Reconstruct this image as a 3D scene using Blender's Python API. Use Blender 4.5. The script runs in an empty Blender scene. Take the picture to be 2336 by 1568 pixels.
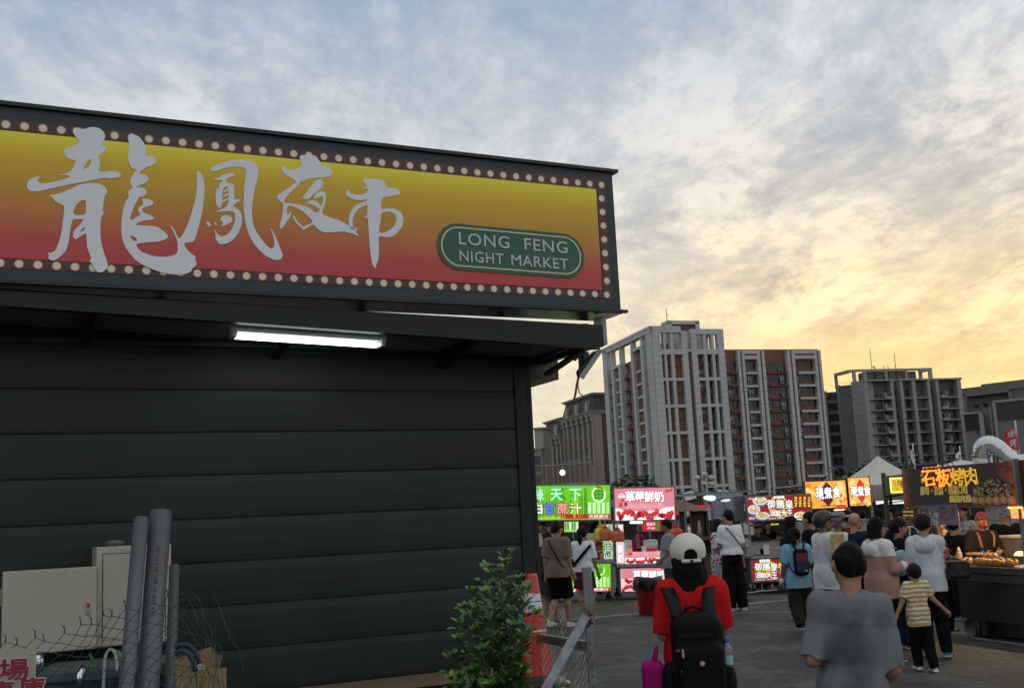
import bpy,math,random
import numpy as np
from mathutils import Vector,Matrix
random.seed(7)
rng=np.random.default_rng(7)
SC=bpy.context.scene
COL=SC.collection
rad=math.radians
# camera
CAMZ=1.72
F_V,CX,CY=2566.0,1168.0,784.0
PITCH,ROLL=rad(9.03),0.05
_F=Vector((0,math.cos(PITCH),math.sin(PITCH)))
_R0=Vector((1,0,0));_U0=Vector((0,-math.sin(PITCH),math.cos(PITCH)))
_X=_R0*math.cos(ROLL)-_U0*math.sin(ROLL)
_Y=_R0*math.sin(ROLL)+_U0*math.cos(ROLL)
CAM=Vector((0,0,CAMZ))
cd=bpy.data.cameras.new('camera');cam=bpy.data.objects.new('camera',cd);COL.objects.link(cam)
cam.matrix_world=Matrix(((_X.x,_Y.x,-_F.x,0),(_X.y,_Y.y,-_F.y,0),(_X.z,_Y.z,-_F.z,CAMZ),(0,0,0,1)))
cd.sensor_width=36;cd.lens=36*F_V/2336.0;cd.clip_end=5000;cd.clip_start=0.05
SC.camera=cam
# sky, sun, exposure
SUN_AZ,SUN_EL=rad(24),rad(5)
w=bpy.data.worlds.new('World');SC.world=w;w.use_nodes=True
N,L=w.node_tree.nodes,w.node_tree.links
N.clear()
def nd(t,**k):
 n=N.new(t)
 for a,b in k.items():setattr(n,a,b)
 return n
def mth(op,a,b=None,c=None,clamp=False):
 n=nd('ShaderNodeMath',operation=op,use_clamp=clamp)
 for i,v in enumerate((a,b,c)):
  if v is None:continue
  if isinstance(v,(int,float)):n.inputs[i].default_value=v
  else:L.new(v,n.inputs[i])
 return n.outputs[0]
def rmp(v,stops):
 n=nd('ShaderNodeValToRGB');L.new(v,n.inputs[0]);e=n.color_ramp.elements
 while len(e)<len(stops):e.new(0.5)
 for q,(p,c)in zip(e,stops):
  q.position=p;q.color=(c,c,c,1)if isinstance(c,(int,float))else tuple(c)+(1,)
 return n.outputs[0]
def mixc(f,a,b,mode='MIX'):
 n=nd('ShaderNodeMix',data_type='RGBA',blend_type=mode,clamp_factor=True)
 for s,v in((n.inputs[0],f),(n.inputs[6],a),(n.inputs[7],b)):
  if isinstance(v,(int,float)):s.default_value=v
  elif isinstance(v,tuple):s.default_value=v+(1,)
  else:L.new(v,s)
 return n.outputs[2]
def noise(vec,scale,detail=6,rough=.55,dist=0.0):
 n=nd('ShaderNodeTexNoise');n.inputs['Scale'].default_value=scale;n.inputs['Detail'].default_value=detail
 n.inputs['Roughness'].default_value=rough;n.inputs['Distortion'].default_value=dist
 L.new(vec,n.inputs['Vector']);return n.outputs['Fac']
tc=nd('ShaderNodeTexCoord');sep=nd('ShaderNodeSeparateXYZ');L.new(tc.outputs['Generated'],sep.inputs[0])
sx,sy,sz=sep.outputs
zz=mth('MAXIMUM',sz,0.0)
sky=nd('ShaderNodeTexSky',sky_type='NISHITA',sun_disc=False);sky.sun_elevation=SUN_EL;sky.sun_rotation=SUN_AZ
sky.air_density=1.2;sky.dust_density=2.0;sky.ozone_density=1.5
vd=nd('ShaderNodeVectorMath',operation='DOT_PRODUCT');L.new(tc.outputs['Generated'],vd.inputs[0])
vd.inputs[1].default_value=(math.sin(SUN_AZ)*math.cos(SUN_EL),math.cos(SUN_AZ)*math.cos(SUN_EL),math.sin(SUN_EL))
sunc=vd.outputs['Value']
clear=rmp(zz,[(0.0,(.80,.76,.60)),(.10,(.78,.80,.74)),(.18,(.62,.71,.77)),(.30,(.50,.57,.66)),(.42,(.35,.455,.62)),(.56,(.33,.435,.60)),(.75,(.66,.70,.76)),(1.0,(.72,.75,.80))])
clear=mixc(.12,clear,mixc(1.0,sky.outputs[0],(.10,.10,.10),'MULTIPLY'))
glow=rmp(sunc,[(.88,0.0),(.94,.30),(.975,.75),(.995,1.0)])
low=rmp(zz,[(.0,1.0),(.15,.95),(.22,.5),(.31,.0)])
gl=mth('MULTIPLY',glow,low)
clear=mixc(gl,clear,(1.12,.78,.27))
inv=mth('DIVIDE',1.0,mth('ADD',zz,.13))
cp=nd('ShaderNodeCombineXYZ');L.new(mth('MULTIPLY',sx,inv),cp.inputs[0]);L.new(mth('MULTIPLY',sy,inv),cp.inputs[1])
def mapped(rot,sc,loc=(0,0,0)):
 m_=nd('ShaderNodeMapping');L.new(cp.outputs[0],m_.inputs[0]);m_.inputs['Rotation'].default_value=(0,0,rad(rot));m_.inputs['Scale'].default_value=sc;m_.inputs['Location'].default_value=loc;return m_.outputs[0]
big=noise(mapped(30,(1.0,.6,1),(3.1,1.7,.4)),1.0,6,.58,.25)
v2=mapped(-38,(1.0,.55,1),(1.3,.2,0))
fine=noise(v2,3.8,12,.70,.35)
tiny=noise(mapped(-30,(1.0,.7,1)),15.0,6,.65,.15)
streak=noise(mapped(-52,(1.0,.16,1),(.4,2,0)),4.2,6,.6,.2)
right=mth('MULTIPLY_ADD',sx,.22,.105)
dens=mth('ADD',mth('MULTIPLY',big,.80),mth('ADD',mth('MULTIPLY',fine,.50),mth('ADD',mth('MULTIPLY',tiny,.15),mth('MULTIPLY',streak,.34))))
dens=mth('ADD',dens,right)
cov=rmp(mth('MULTIPLY',dens,.5),[(.39,0.0),(.46,.38),(.56,.90)])
lit=rmp(mth('ADD',mth('MULTIPLY',fine,.70),mth('ADD',mth('MULTIPLY',tiny,.29),mth('MULTIPLY',streak,.22))),[(.465,0.0),(.555,.40),(.67,1.0)])
shade=rmp(big,[(.42,0.0),(.60,1.0)])
ccol_hi=mixc(lit,mixc(shade,(.51,.56,.61),(.345,.385,.44)),(.82,.83,.82))
ccol_lo=mixc(lit,mixc(shade,(.58,.53,.44),(.36,.345,.32)),(1.35,1.02,.55))
lowc=rmp(zz,[(.08,1.0),(.19,.80),(.27,.28),(.38,.0)])
warm=mth('MULTIPLY',rmp(sunc,[(.78,0.0),(.90,.40),(.96,.9),(1.0,1.0)]),lowc)
ccol=mixc(warm,ccol_hi,ccol_lo)
cov=mth('MULTIPLY',cov,rmp(zz,[(.05,.2),(.11,.5),(.16,1.0)]))
col=mixc(cov,clear,ccol)
bg=nd('ShaderNodeBackground');L.new(col,bg.inputs[0]);bg.inputs[1].default_value=1.0
wo=nd('ShaderNodeOutputWorld');L.new(bg.outputs[0],wo.inputs[0])
sl=bpy.data.lights.new('sun','SUN');sun=bpy.data.objects.new('sun',sl);COL.objects.link(sun)
sl.energy=0.5;sl.angle=rad(10);sl.color=(1.0,.72,.42)
sd=Vector((math.sin(SUN_AZ)*math.cos(SUN_EL),math.cos(SUN_AZ)*math.cos(SUN_EL),math.sin(SUN_EL)))
sun.rotation_euler=sd.to_track_quat('Z','Y').to_euler()
SC.view_settings.view_transform='Standard';SC.view_settings.look='None';SC.view_settings.exposure=0.0;SC.view_settings.gamma=1.0
SC.cycles.use_denoising=True
SC.cycles.max_bounces=6;SC.cycles.sample_clamp_indirect=4.0
# pixels to points (pixels of a 2336 px wide picture)
def ray(px,py):
 return _F+_X*((px-CX)/F_V)-_Y*((py-CY)/F_V)
def at_y(px,py,Y):
 d=ray(px,py);return CAM+d*(Y/d.y)
def on_plane(px,py,P,n):
 d=ray(px,py);return CAM+d*((P-CAM).dot(n)/d.dot(n))
def ground(px,py,z=0.0):
 d=ray(px,py);return CAM+d*((z-CAMZ)/d.z)
def proj(p):
 q=Vector(p)-CAM;return(CX+F_V*q.dot(_X)/q.dot(_F),CY-F_V*q.dot(_Y)/q.dot(_F))
# materials
MATS={}
def mat(name,col,rough=.6,metal=0.0,var=.12,scale=6.0,bump=0.0,bscale=40.0,emit=0.0,ecol=None,alpha=1.0,trans=0.0,spec=.5,coat=0.0,bdist=.02,stretch=None):
 if name in MATS:return MATS[name]
 m=bpy.data.materials.new(name);m.use_nodes=True;nt=m.node_tree;b=nt.nodes['Principled BSDF']
 b.inputs['Roughness'].default_value=rough;b.inputs['Metallic'].default_value=metal
 b.inputs['Specular IOR Level'].default_value=spec
 if trans:b.inputs['Transmission Weight'].default_value=trans;b.inputs['IOR'].default_value=1.3
 if alpha<1:b.inputs['Alpha'].default_value=alpha
 if coat:b.inputs['Coat Weight'].default_value=coat
 c=tuple(col)+(1,)
 b.inputs['Base Color'].default_value=c
 if var or bump:
  t=nt.nodes.new('ShaderNodeTexCoord');src=t.outputs['Object']
  if stretch:
   mpn=nt.nodes.new('ShaderNodeMapping');mpn.inputs['Scale'].default_value=stretch;nt.links.new(src,mpn.inputs[0]);src=mpn.outputs[0]
 if var:
  n=nt.nodes.new('ShaderNodeTexNoise');n.inputs['Scale'].default_value=scale;n.inputs['Detail'].default_value=5
  nt.links.new(src,n.inputs['Vector'])
  r=nt.nodes.new('ShaderNodeValToRGB');nt.links.new(n.outputs['Fac'],r.inputs[0])
  r.color_ramp.elements[0].position=.3;r.color_ramp.elements[1].position=.7
  r.color_ramp.elements[0].color=tuple(x*(1-var)for x in col)+(1,)
  r.color_ramp.elements[1].color=tuple(min(1,x*(1+var))for x in col)+(1,)
  nt.links.new(r.outputs[0],b.inputs['Base Color'])
  mr=nt.nodes.new('ShaderNodeMapRange');nt.links.new(n.outputs['Fac'],mr.inputs[0]);mr.inputs[3].default_value=max(.03,rough*.85);mr.inputs[4].default_value=min(1,rough*1.15)
  nt.links.new(mr.outputs[0],b.inputs['Roughness'])
 if bump:
  n2=nt.nodes.new('ShaderNodeTexNoise');n2 .inputs['Scale'].default_value=bscale;n2 .inputs['Detail'].default_value=4
  nt.links.new(src,n2 .inputs['Vector'])
  bp=nt.nodes.new('ShaderNodeBump');bp.inputs['Strength'].default_value=bump;bp.inputs['Distance'].default_value=bdist
  nt.links.new(n2 .outputs['Fac'],bp.inputs['Height']);nt.links.new(bp.outputs[0],b.inputs['Normal'])
 if emit:
  b.inputs['Emission Color'].default_value=tuple(ecol or col)+(1,);b.inputs['Emission Strength'].default_value=emit
 MATS[name]=m
 return m
def glow_mat(name,col,s):
 return mat(name,tuple(x*.6 for x in col),.45,var=0,emit=s,ecol=col)
# things, parts, mesh builder
ROOTM={}
def tag(o,label=None,cat=None,group=None,kind=None):
 if label:o['label']=label
 if cat:o['category']=cat
 if group:o['group']=group
 if kind:o['kind']=kind
 return o
def thing(name,label,cat,loc=(0,0,0),rz=0.0,group=None):
 o=bpy.data.objects.new(name,None);COL.objects.link(o);o.empty_display_size=.1
 o.location=loc;o.rotation_euler=(0,0,rz)
 ROOTM[o.name]=Matrix.Translation(loc)@Matrix.Rotation(rz,4,'Z')
 return tag(o,label,cat,group)
def rootm(o):
 M=Matrix.Identity(4)
 while o is not None:
  if o.name in ROOTM:M=ROOTM[o.name]@M;break
  o=o.parent
 return M
def link_mesh(name,me,parent=None):
 o=bpy.data.objects.new(name,me);COL.objects.link(o)
 if parent is not None:o.parent=parent
 return o
class MB:
 def __init__(s):s.v=[];s.f=[];s.m=[];s.T=None;s.mi=0;s.sm=[];s.smooth=False
 def add(s,vs,fs):
  o=len(s.v)
  if s.T is not None:vs=[s.T@Vector(p)for p in vs]
  s.v+=[tuple(p)for p in vs]
  for f in fs:s.f.append(tuple(i+o for i in f));s.m.append(s.mi);s.sm.append(s.smooth)
  return s
 def box(s,c,d,R=None):
  x,y,z=d[0]/2,d[1]/2,d[2]/2;c=Vector(c)
  vs=[Vector((a*x,b*y,e*z))for e in(-1,1)for b in(-1,1)for a in(-1,1)]
  if R is not None:vs=[R@p for p in vs]
  return s.add([c+p for p in vs],[(0,2,3,1),(4,5,7,6),(0,1,5,4),(2,6,7,3),(0,4,6,2),(1,3,7,5)])
 def b2(s,lo,hi):
  return s.box([(a+b)/2 for a,b in zip(lo,hi)],[abs(b-a)for a,b in zip(lo,hi)])
 def beam(s,a,b,w,h=None,up=(0,0,1)):
  a,b=Vector(a),Vector(b);d=(b-a);l=d.length;d.normalize();up=Vector(up)
  if abs(d.dot(up))>.98:up=Vector((0,1,0))
  x=d.cross(up).normalized();y=x.cross(d);h=h or w
  R=Matrix((x,d,y)).transposed()
  return s.box((a+b)/2,(w,l,h),R)
 def quad(s,pts):return s.add(pts,[tuple(range(len(pts)))])
 def slab(s,pts,n,t):
  n=Vector(n);k=len(pts);P=[Vector(p)for p in pts];Q=[p-n*t for p in P]
  fs=[tuple(range(k)),tuple(range(2*k-1,k-1,-1))]+[(i,k+i,k+(i+1)%k,(i+1)%k)for i in range(k)]
  return s.add(P+Q,fs)
 def tube(s,pts,r,n=8,cap=True,closed=False):
  P=[Vector(p)for p in pts];k=len(P);rs=r if isinstance(r,(list,tuple))else[r]*k
  vs=[];pu=None
  for i,p in enumerate(P):
   t=(P[min(i+1,k-1)]-P[max(i-1,0)]).normalized()
   u=Vector((0,0,1))if pu is None else pu
   if pu is None and abs(t.z)>.9:u=Vector((1,0,0))
   x=(u-t*u.dot(t)).normalized();y=t.cross(x);pu=x
   for j in range(n):
    a=2*math.pi*j/n;vs.append(p+(x*math.cos(a)+y*math.sin(a))*rs[i])
  fs=[(i*n+j,i*n+(j+1)%n,(i+1)*n+(j+1)%n,(i+1)*n+j)for i in range(k-1)for j in range(n)]
  if cap:fs+=[tuple(range(n-1,-1,-1)),tuple((k-1)*n+j for j in range(n))]
  return s.add(vs,fs)
 def lathe(s,prof,c=(0,0,0),n=16,cap=True):
  c=Vector(c);vs=[c+Vector((r*math.cos(2*math.pi*j/n),r*math.sin(2*math.pi*j/n),z))for r,z in prof for j in range(n)]
  k=len(prof)
  fs=[(i*n+j,i*n+(j+1)%n,(i+1)*n+(j+1)%n,(i+1)*n+j)for i in range(k-1)for j in range(n)]
  if cap:fs+=[tuple(range(n-1,-1,-1)),tuple((k-1)*n+j for j in range(n))]
  return s.add(vs,fs)
 def ell(s,c,r,n=10,m=7,R=None):
  c=Vector(c);vs=[]
  for i in range(m+1):
   t=math.pi*i/m
   for j in range(n):
    a=2*math.pi*j/n;p=Vector((r[0]*math.sin(t)*math.cos(a),r[1]*math.sin(t)*math.sin(a),-r[2]*math.cos(t)))
    vs.append(c+(R@p if R is not None else p))
  return s.add(vs,[(i*n+j,i*n+(j+1)%n,(i+1)*n+(j+1)%n,(i+1)*n+j)for i in range(m)for j in range(n)])
 def build(s,name,mats,parent=None,world=False,bevel=0.0,label=None):
  me=bpy.data.meshes.new(name);vs=s.v
  if world and parent is not None:
   I=rootm(parent).inverted();vs=[tuple(I@Vector(p))for p in vs]
  me.from_pydata(vs,[],s.f)
  for m_ in(mats if isinstance(mats,(list,tuple))else[mats]):me.materials.append(m_)
  me.polygons.foreach_set('material_index',s.m)
  me.polygons.foreach_set('use_smooth',s.sm);me.update()
  o=link_mesh(name,me,parent)
  if bevel:
   b=o.modifiers.new('bevel','BEVEL');b.width=bevel;b.segments=2;b.limit_method='ANGLE'
  if label:o['label']=label
  return o
def basis(o,x,y):
 o,x,y=Vector(o),Vector(x).normalized(),Vector(y);y=(y-x*y.dot(x)).normalized();z=x.cross(y)
 return Matrix(((x.x,y.x,z.x,o.x),(x.y,y.y,z.y,o.y),(x.z,y.z,z.z,o.z),(0,0,0,1)))
_TC={}
def text_mesh(s,bold=0.0,shear=0.0,space=1.0):
 k=(s,bold,shear,space)
 if k in _TC:return _TC[k]
 c=bpy.data.curves.new('text','FONT');c.body=s;c.offset=bold;c.shear=shear;c.space_character=space;c.resolution_u=3;c.fill_mode='FRONT'
 o=bpy.data.objects.new('text',c);COL.objects.link(o);o.data.update_tag()
 me=bpy.data.meshes.new_from_object(o)
 v=[(p.co.x,p.co.y)for p in me.vertices];f=[tuple(p.vertices)for p in me.polygons]
 bpy.data.objects.remove(o);bpy.data.curves.remove(c);bpy.data.meshes.remove(me)
 _TC[k]=(v,f);return v,f
def text_into(mb,s,fr,x0,y0,x1,y1,lift,bold=0.0,shear=0.0,space=1.0,ref=None):
 """fill the rectangle x0..x1, y0..y1 of the frame fr with the text ; bold thickens every stroke by that share of the letter height"""
 v,f=text_mesh(s,0.0,shear,space);hb=0.0
 ax,bx=min(p[0]for p in v),max(p[0]for p in v);ay,by=min(p[1]for p in v),max(p[1]for p in v)
 kx=(x1-x0)/(bx-ax);ky=(y1-y0)/(by-ay);K=8 if bold>0 else 1;q=0
 for rr in((bold,bold*.5)if bold>.045 else(bold,)):
  for k in range(K):
   dx,dy=(rr*math.cos(k*math.pi/4+.2),rr*math.sin(k*math.pi/4+.2))if bold>0 else(0,0);q+=1
   mb.add([fr@Vector((x0+(p[0]+dx-ax)*kx,y0+(p[1]+dy-ay)*ky,lift+.00012*q))for p in v],f)
def poly_mesh(rings):
 """filled flat outline with holes"""
 c=bpy.data.curves.new('outline','CURVE');c.dimensions='2D';c.fill_mode='FRONT'
 for r in rings:
  sp=c.splines.new('POLY');sp.points.add(len(r)-1);sp.use_cyclic_u=True
  for q,(x,y)in zip(sp.points,r):q.co=(x,y,0,1)
 o=bpy.data.objects.new('outline',c);COL.objects.link(o)
 me=bpy.data.meshes.new_from_object(o)
 v=[(p.co.x,p.co.y)for p in me.vertices];f=[tuple(p.vertices)for p in me.polygons]
 bpy.data.objects.remove(o);bpy.data.curves.remove(c);bpy.data.meshes.remove(me)
 return v,f
def smooth_ring(r,it=2):
 for _ in range(it):
  q=[]
  for i in range(len(r)):
   a,b=r[i],r[(i+1)%len(r)]
   q+=[(a[0]*.78+b[0]*.22,a[1]*.78+b[1]*.22),(a[0]*.22+b[0]*.78,a[1]*.22+b[1]*.78)]
  r=q
 return r
def copy_tree(o,parent=None):
 c=o.copy();COL.objects.link(c);c.parent=parent
 if o.name in ROOTM:ROOTM[c.name]=ROOTM[o.name].copy()
 for ch in list(o.children):copy_tree(ch,c)
 return c
# ground
def struct(o,kind='structure'):o['kind']=kind;return o
asph=bpy.data.materials.new('asphalt');asph.use_nodes=True
def _asph():
 nt=asph.node_tree;b=nt.nodes['Principled BSDF'];t=nt.nodes.new('ShaderNodeTexCoord')
 def no(scale,det=6,rough=.6,st=None):
  n=nt.nodes.new('ShaderNodeTexNoise');n.inputs['Scale'].default_value=scale;n.inputs['Detail'].default_value=det;n.inputs['Roughness'].default_value=rough
  if st:
   m=nt.nodes.new('ShaderNodeMapping');m.inputs['Scale'].default_value=st;nt.links.new(t.outputs['Object'],m.inputs[0]);nt.links.new(m.outputs[0],n.inputs['Vector'])
  else:nt.links.new(t.outputs['Object'],n.inputs['Vector'])
  return n.outputs['Fac']
 a=no(.9,7,.62,(1,.7,1));g=no(160,2,.5);c=no(6,8,.7)
 mx=nt.nodes.new('ShaderNodeMath');mx.operation='MULTIPLY_ADD';nt.links.new(c,mx.inputs[0]);mx.inputs[1].default_value=.5;nt.links.new(a,mx.inputs[2])
 r=nt.nodes.new('ShaderNodeValToRGB');nt.links.new(mx.outputs[0],r.inputs[0])
 e=r.color_ramp.elements;e[0].position=.58;e[0].color=(.0115,.012,.012,1);e[1].position=.87;e[1].color=(.088,.088,.085,1)
 q=e.new(.74);q.color=(.0225,.0235,.023,1)
 m2=nt.nodes.new('ShaderNodeMix');m2 .data_type='RGBA';m2 .blend_type='MULTIPLY';m2 .inputs[0].default_value=.55
 r2=nt.nodes.new('ShaderNodeValToRGB');nt.links.new(g,r2 .inputs[0]);r2 .color_ramp.elements[0].position=.35;r2 .color_ramp.elements[0].color=(.45,.45,.45,1);r2 .color_ramp.elements[1].position=.65;r2 .color_ramp.elements[1].color=(1.3,1.3,1.3,1)
 nt.links.new(r.outputs[0],m2 .inputs[6]);nt.links.new(r2 .outputs[0],m2 .inputs[7])
 vo=nt.nodes.new('ShaderNodeTexVoronoi');vo.feature='DISTANCE_TO_EDGE';vo.inputs['Scale'].default_value=.55
 wr=nt.nodes.new('ShaderNodeVectorMath');wr.operation='ADD';n3=nt.nodes.new('ShaderNodeTexNoise');n3 .inputs['Scale'].default_value=1.7;n3 .inputs['Detail'].default_value=6;nt.links.new(t.outputs['Object'],n3 .inputs['Vector'])
 nt.links.new(t.outputs['Object'],wr.inputs[0]);nt.links.new(n3 .outputs['Color'],wr.inputs[1]);nt.links.new(wr.outputs[0],vo.inputs['Vector'])
 r3=nt.nodes.new('ShaderNodeValToRGB');nt.links.new(vo.outputs['Distance'],r3 .inputs[0]);r3 .color_ramp.elements[0].color=(.45,.45,.45,1);r3 .color_ramp.elements[1].position=.012;r3 .color_ramp.elements[1].color=(1,1,1,1)
 m3=nt.nodes.new('ShaderNodeMix');m3 .data_type='RGBA';m3 .blend_type='MULTIPLY';m3 .inputs[0].default_value=.8
 nt.links.new(m2 .outputs[2],m3 .inputs[6]);nt.links.new(r3 .outputs[0],m3 .inputs[7]);nt.links.new(m3 .outputs[2],b.inputs['Base Color'])
 mr=nt.nodes.new('ShaderNodeMapRange');nt.links.new(a,mr.inputs[0]);mr.inputs[3].default_value=.55;mr.inputs[4].default_value=.95;nt.links.new(mr.outputs[0],b.inputs['Roughness'])
 bp=nt.nodes.new('ShaderNodeBump');bp.inputs['Strength'].default_value=.5;bp.inputs['Distance'].default_value=.01;nt.links.new(g,bp.inputs['Height']);nt.links.new(bp.outputs[0],b.inputs['Normal'])
_asph()
g=MB();g.quad([(-900,-60,0),(900,-60,0),(900,1500,0),(-900,1500,0)]);struct(g.build('ground',asph))
white_paint=mat('worn_white_paint',(.42,.41,.38),.7,var=.35,scale=9)
def line_on_ground(name,a,b,wdt):
 A,B=ground(*a),ground(*b);d=(B-A).normalized();s=Vector((-d.y,d.x,0))*wdt/2;m=MB()
 m.quad([A-s+Vector((0,0,.004)),B-s+Vector((0,0,.004)),B+s+Vector((0,0,.004)),A+s+Vector((0,0,.004))]);struct(m.build(name,white_paint))
line_on_ground('parking_line',(1180,1423),(1905,1358),.085)
line_on_ground('parking_line',(1225,1368),(1420,1352),.06)
# the dark shed at the left
WD=Vector((.898,.440,0)).normalized()
WN=Vector((WD.y,-WD.x,0))
W0=at_y(1219,1150,11.0);W0 .z=0
clad=mat('dark_cladding',(.0130,.0200,.0188),.45,metal=0.0,var=.30,scale=1.1,bump=.10,bscale=2.2,spec=.42)
_n=clad.node_tree;_v=_n.nodes.new('ShaderNodeTexVoronoi');_v.inputs['Scale'].default_value=3.2;_t=_n.nodes.new('ShaderNodeTexCoord');_n.links.new(_t.outputs['Object'],_v.inputs['Vector']);_m=_n.nodes.new('ShaderNodeMath');_m.operation='LESS_THAN';_m.inputs[1].default_value=.014;_n.links.new(_v.outputs['Distance'],_m.inputs[0]);_x=_n.nodes.new('ShaderNodeMix');_x.data_type='RGBA';_x.inputs[7].default_value=(.35,.35,.34,1);_b=_n.nodes['Principled BSDF'];_n.links.new(_b.inputs['Base Color'].links[0].from_socket,_x.inputs[6]);_n.links.new(_m.outputs[0],_x.inputs[0]);_n.links.new(_x.outputs[2],_b.inputs['Base Color'])
trim=mat('dark_trim',(.0105,.014,.0152),.45,var=.12,scale=2,spec=.34)
trimg=mat('slate_trim',(.036,.044,.053),.45,var=.08,scale=2,spec=.4)
soff=mat('soffit_sheet',(.16,.16,.15),.5,var=.15,scale=3)
black_=mat('black_steel',(.014,.015,.016),.45,var=.2)
steel=mat('brushed_steel',(.34,.35,.36),.35,metal=.7,var=.2,scale=20)
galv=mat('galvanised_steel',(.20,.215,.23),.45,metal=.55,var=.3,scale=14)
rz_shed=math.atan2(WD.y,WD.x)
shed=thing('market_shed','dark grey metal clad shed filling the left side, with a lit lamp under its canopy','shed',tuple(W0),rz_shed)
SM=rootm(shed)
def shed_uv(px,py,off=0.0):
 p=on_plane(px,py,W0+WN*off,WN);return SM.inverted()@p
sy_=[shed_uv(1100,y).z for y in(892,976,1064,1155,1247,1340,1427)]
dz=(sy_[0]-sy_[-1])/6
zs=[sy_[0]+dz-k*dz for k in range(0,30)];zs=[z for z in zs if z>.05]+[0.0]
ztop=shed_uv(1180,792).z
zs=[ztop]+[z for z in zs if z<ztop-.05]
m=MB()
for i in range(len(zs)-1):
 a,b=zs[i+1],zs[i]
 prof=[(0.0,a+.003),(-.012,a+.006),(-.0155,a*.85+b*.15),(-.018,a*.55+b*.45),(-.0165,a*.2+b*.8),(-.011,b-.010),(-.004,b-.003)]
 for(y0,z0),(y1,z1)in zip(prof,prof[1:]):
  m.smooth=True
  m.quad([(-16,y0,z0),(-.16,y0,z0),(-.16,y1,z1),(-16,y1,z1)])
 m.smooth=False
m.quad([(-16,.006,0),(-.1,.006,0),(-.1,.006,ztop),(-16,.006,ztop)])
wall=m.build('wall',clad,shed)
m=MB();m.b2((-.165,-.036,0),(0,.12,ztop));m.b2((-.03,-.042,0),(.012,.16,ztop+.02));m.build('corner_trim',trim,shed,bevel=.004)
m=MB();m.b2((-.03,.16,0),(-.02,7,ztop));m.b2((-16,6.9,0),(-.03,7,ztop));m.build('wall',clad,shed)
m=MB();m.b2((-16,.02,ztop),(-.02,7,ztop+.06));m.build('roof',trim,shed)
OV=1.05
cl_=shed_uv(0,690,OV);cr_=shed_uv(1378,790,OV);tl_=shed_uv(0,662,OV);tr_=shed_uv(1380,741,OV)
ex=cr_.x
def cz(x,top):
 k=(x-cl_.x)/(cr_.x-cl_.x)
 return(tl_.z*(1-k)+tr_.z*k)if top else(cl_.z*(1-k)+cr_.z*k)
xl=-12.0
m=MB()
m.slab([(xl,-OV,cz(xl,0)),(ex,-OV,cz(ex,0)),(ex,-OV,cz(ex,1)),(xl,-OV,cz(xl,1))],(0,-1,0),.05)
m.slab([(xl,-OV-.012,cz(xl,0)-.02),(ex-.05,-OV-.012,cz(ex,0)-.02),(ex-.05,-OV-.012,cz(ex,0)+.004),(xl,-OV-.012,cz(xl,0)+.004)],(0,-1,0),.09)
m.build('canopy_fascia',trim,shed)
m=MB()
nr=26
for i in range(nr):
 y0=-OV+.055+(OV+1.45)*i/nr;y1=y0+(OV+1.45)/nr
 for q,(a,b,h)in enumerate(((y0,y0+.75*(y1-y0),.0),(y0+.75*(y1-y0),y1,.016))):
  dz0=.045
  m.slab([(xl,a,cz(xl,0)+dz0+h),(ex-.06,a,cz(ex,0)+dz0+h),(ex-.06,b,cz(ex,0)+dz0+h),(xl,b,cz(xl,0)+dz0+h)],(0,0,-1),.02)
m.build('canopy_soffit',soff,shed)
for x in(-5.75,-4.15,-2.55,-.95,.18):
 m=MB();m.slab([(x,-OV+.06,cz(x,0)+.042),(x+.07,-OV+.06,cz(x,0)+.042),(x+.07,.0,cz(x,0)-.13),(x,.0,cz(x,0)-.13)],(0,0,-1),.03)
 m.b2((x,-OV+.1,cz(x,0)-.0),(x+.07,.0,cz(x,0)+.044));m.build('canopy_bracket',black_,shed)
m=MB();m.b2((.02,.1,ztop-.30),(.40,.95,ztop-.10));m.build('end_beam',mat('brown_steel',(.06,.052,.045),.4,metal=.5),shed)
m=MB();m.lathe([(.06,-.16),(.06,.0),(.05,.01)],(.62,-.05,ztop-.05),12);m.build('vent_stub',black_,shed)
m=MB();m.slab([(.06,-OV+.2,cz(.06,0)+.03),(ex,-OV+.2,cz(ex,0)+.03),(ex,1.5,cz(ex,0)-.02),(.06,1.5,cz(.06,0)-.02)],(0,0,-1),.03);m.build('canopy_end',black_,shed)
m=MB();m.b2((ex,-OV+.01,cz(ex,0)+.02),(ex+.05,-OV+.17,cz(ex,1)+.09));m.build('rain_spout',mat('grey_plastic',(.28,.3,.32),.4),shed,bevel=.01)
fl=thing('flood_lamp','dark flood lamp hanging edge on below the right corner of the canopy','lamp',tuple(SM@Vector((ex-.12,-.75,cz(ex,0)))))
A_=shed_uv(1366,797,.85);B_=shed_uv(1322,861,.85);C_=shed_uv(1344,801,.85);D_=shed_uv(1312,846,.85)
Wp=lambda p:SM@Vector(p)
m=MB();m.slab([Wp(A_),Wp(B_),Wp(D_+Vector((.03,0,0))),Wp(C_+Vector((.05,0,0)))],WN,.04);m.build('lamp_body',black_,fl,world=True)
m=MB();m.beam(Wp(A_+Vector((.012,-.012,0))),Wp(B_+Vector((.012,-.012,0))),.014,.05);m.build('lamp_glass',mat('lamp_glass',(.35,.36,.36),.25),fl,world=True)
m=MB();m.beam(Wp(C_+Vector((-.02,0,.05))),Wp(D_+Vector((.0,0,.1))),.02);m.build('bracket',black_,fl,world=True)
m=MB()
pts=[shed_uv(x,y,.8)for x,y in((1322,850),(1316,875),(1312,900),(1308,915))]
m.tube([Wp(p)for p in pts],[.012,.012,.012,.009],5)
pts=[shed_uv(x,y,.8)for x,y in((1320,855),(1318,880),(1322,896),(1330,903))]
m.tube([Wp(p)for p in pts],.006,5)
m.build('loose_wire',mat('brown_wire',(.16,.09,.06),.6),fl,world=True)
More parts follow.
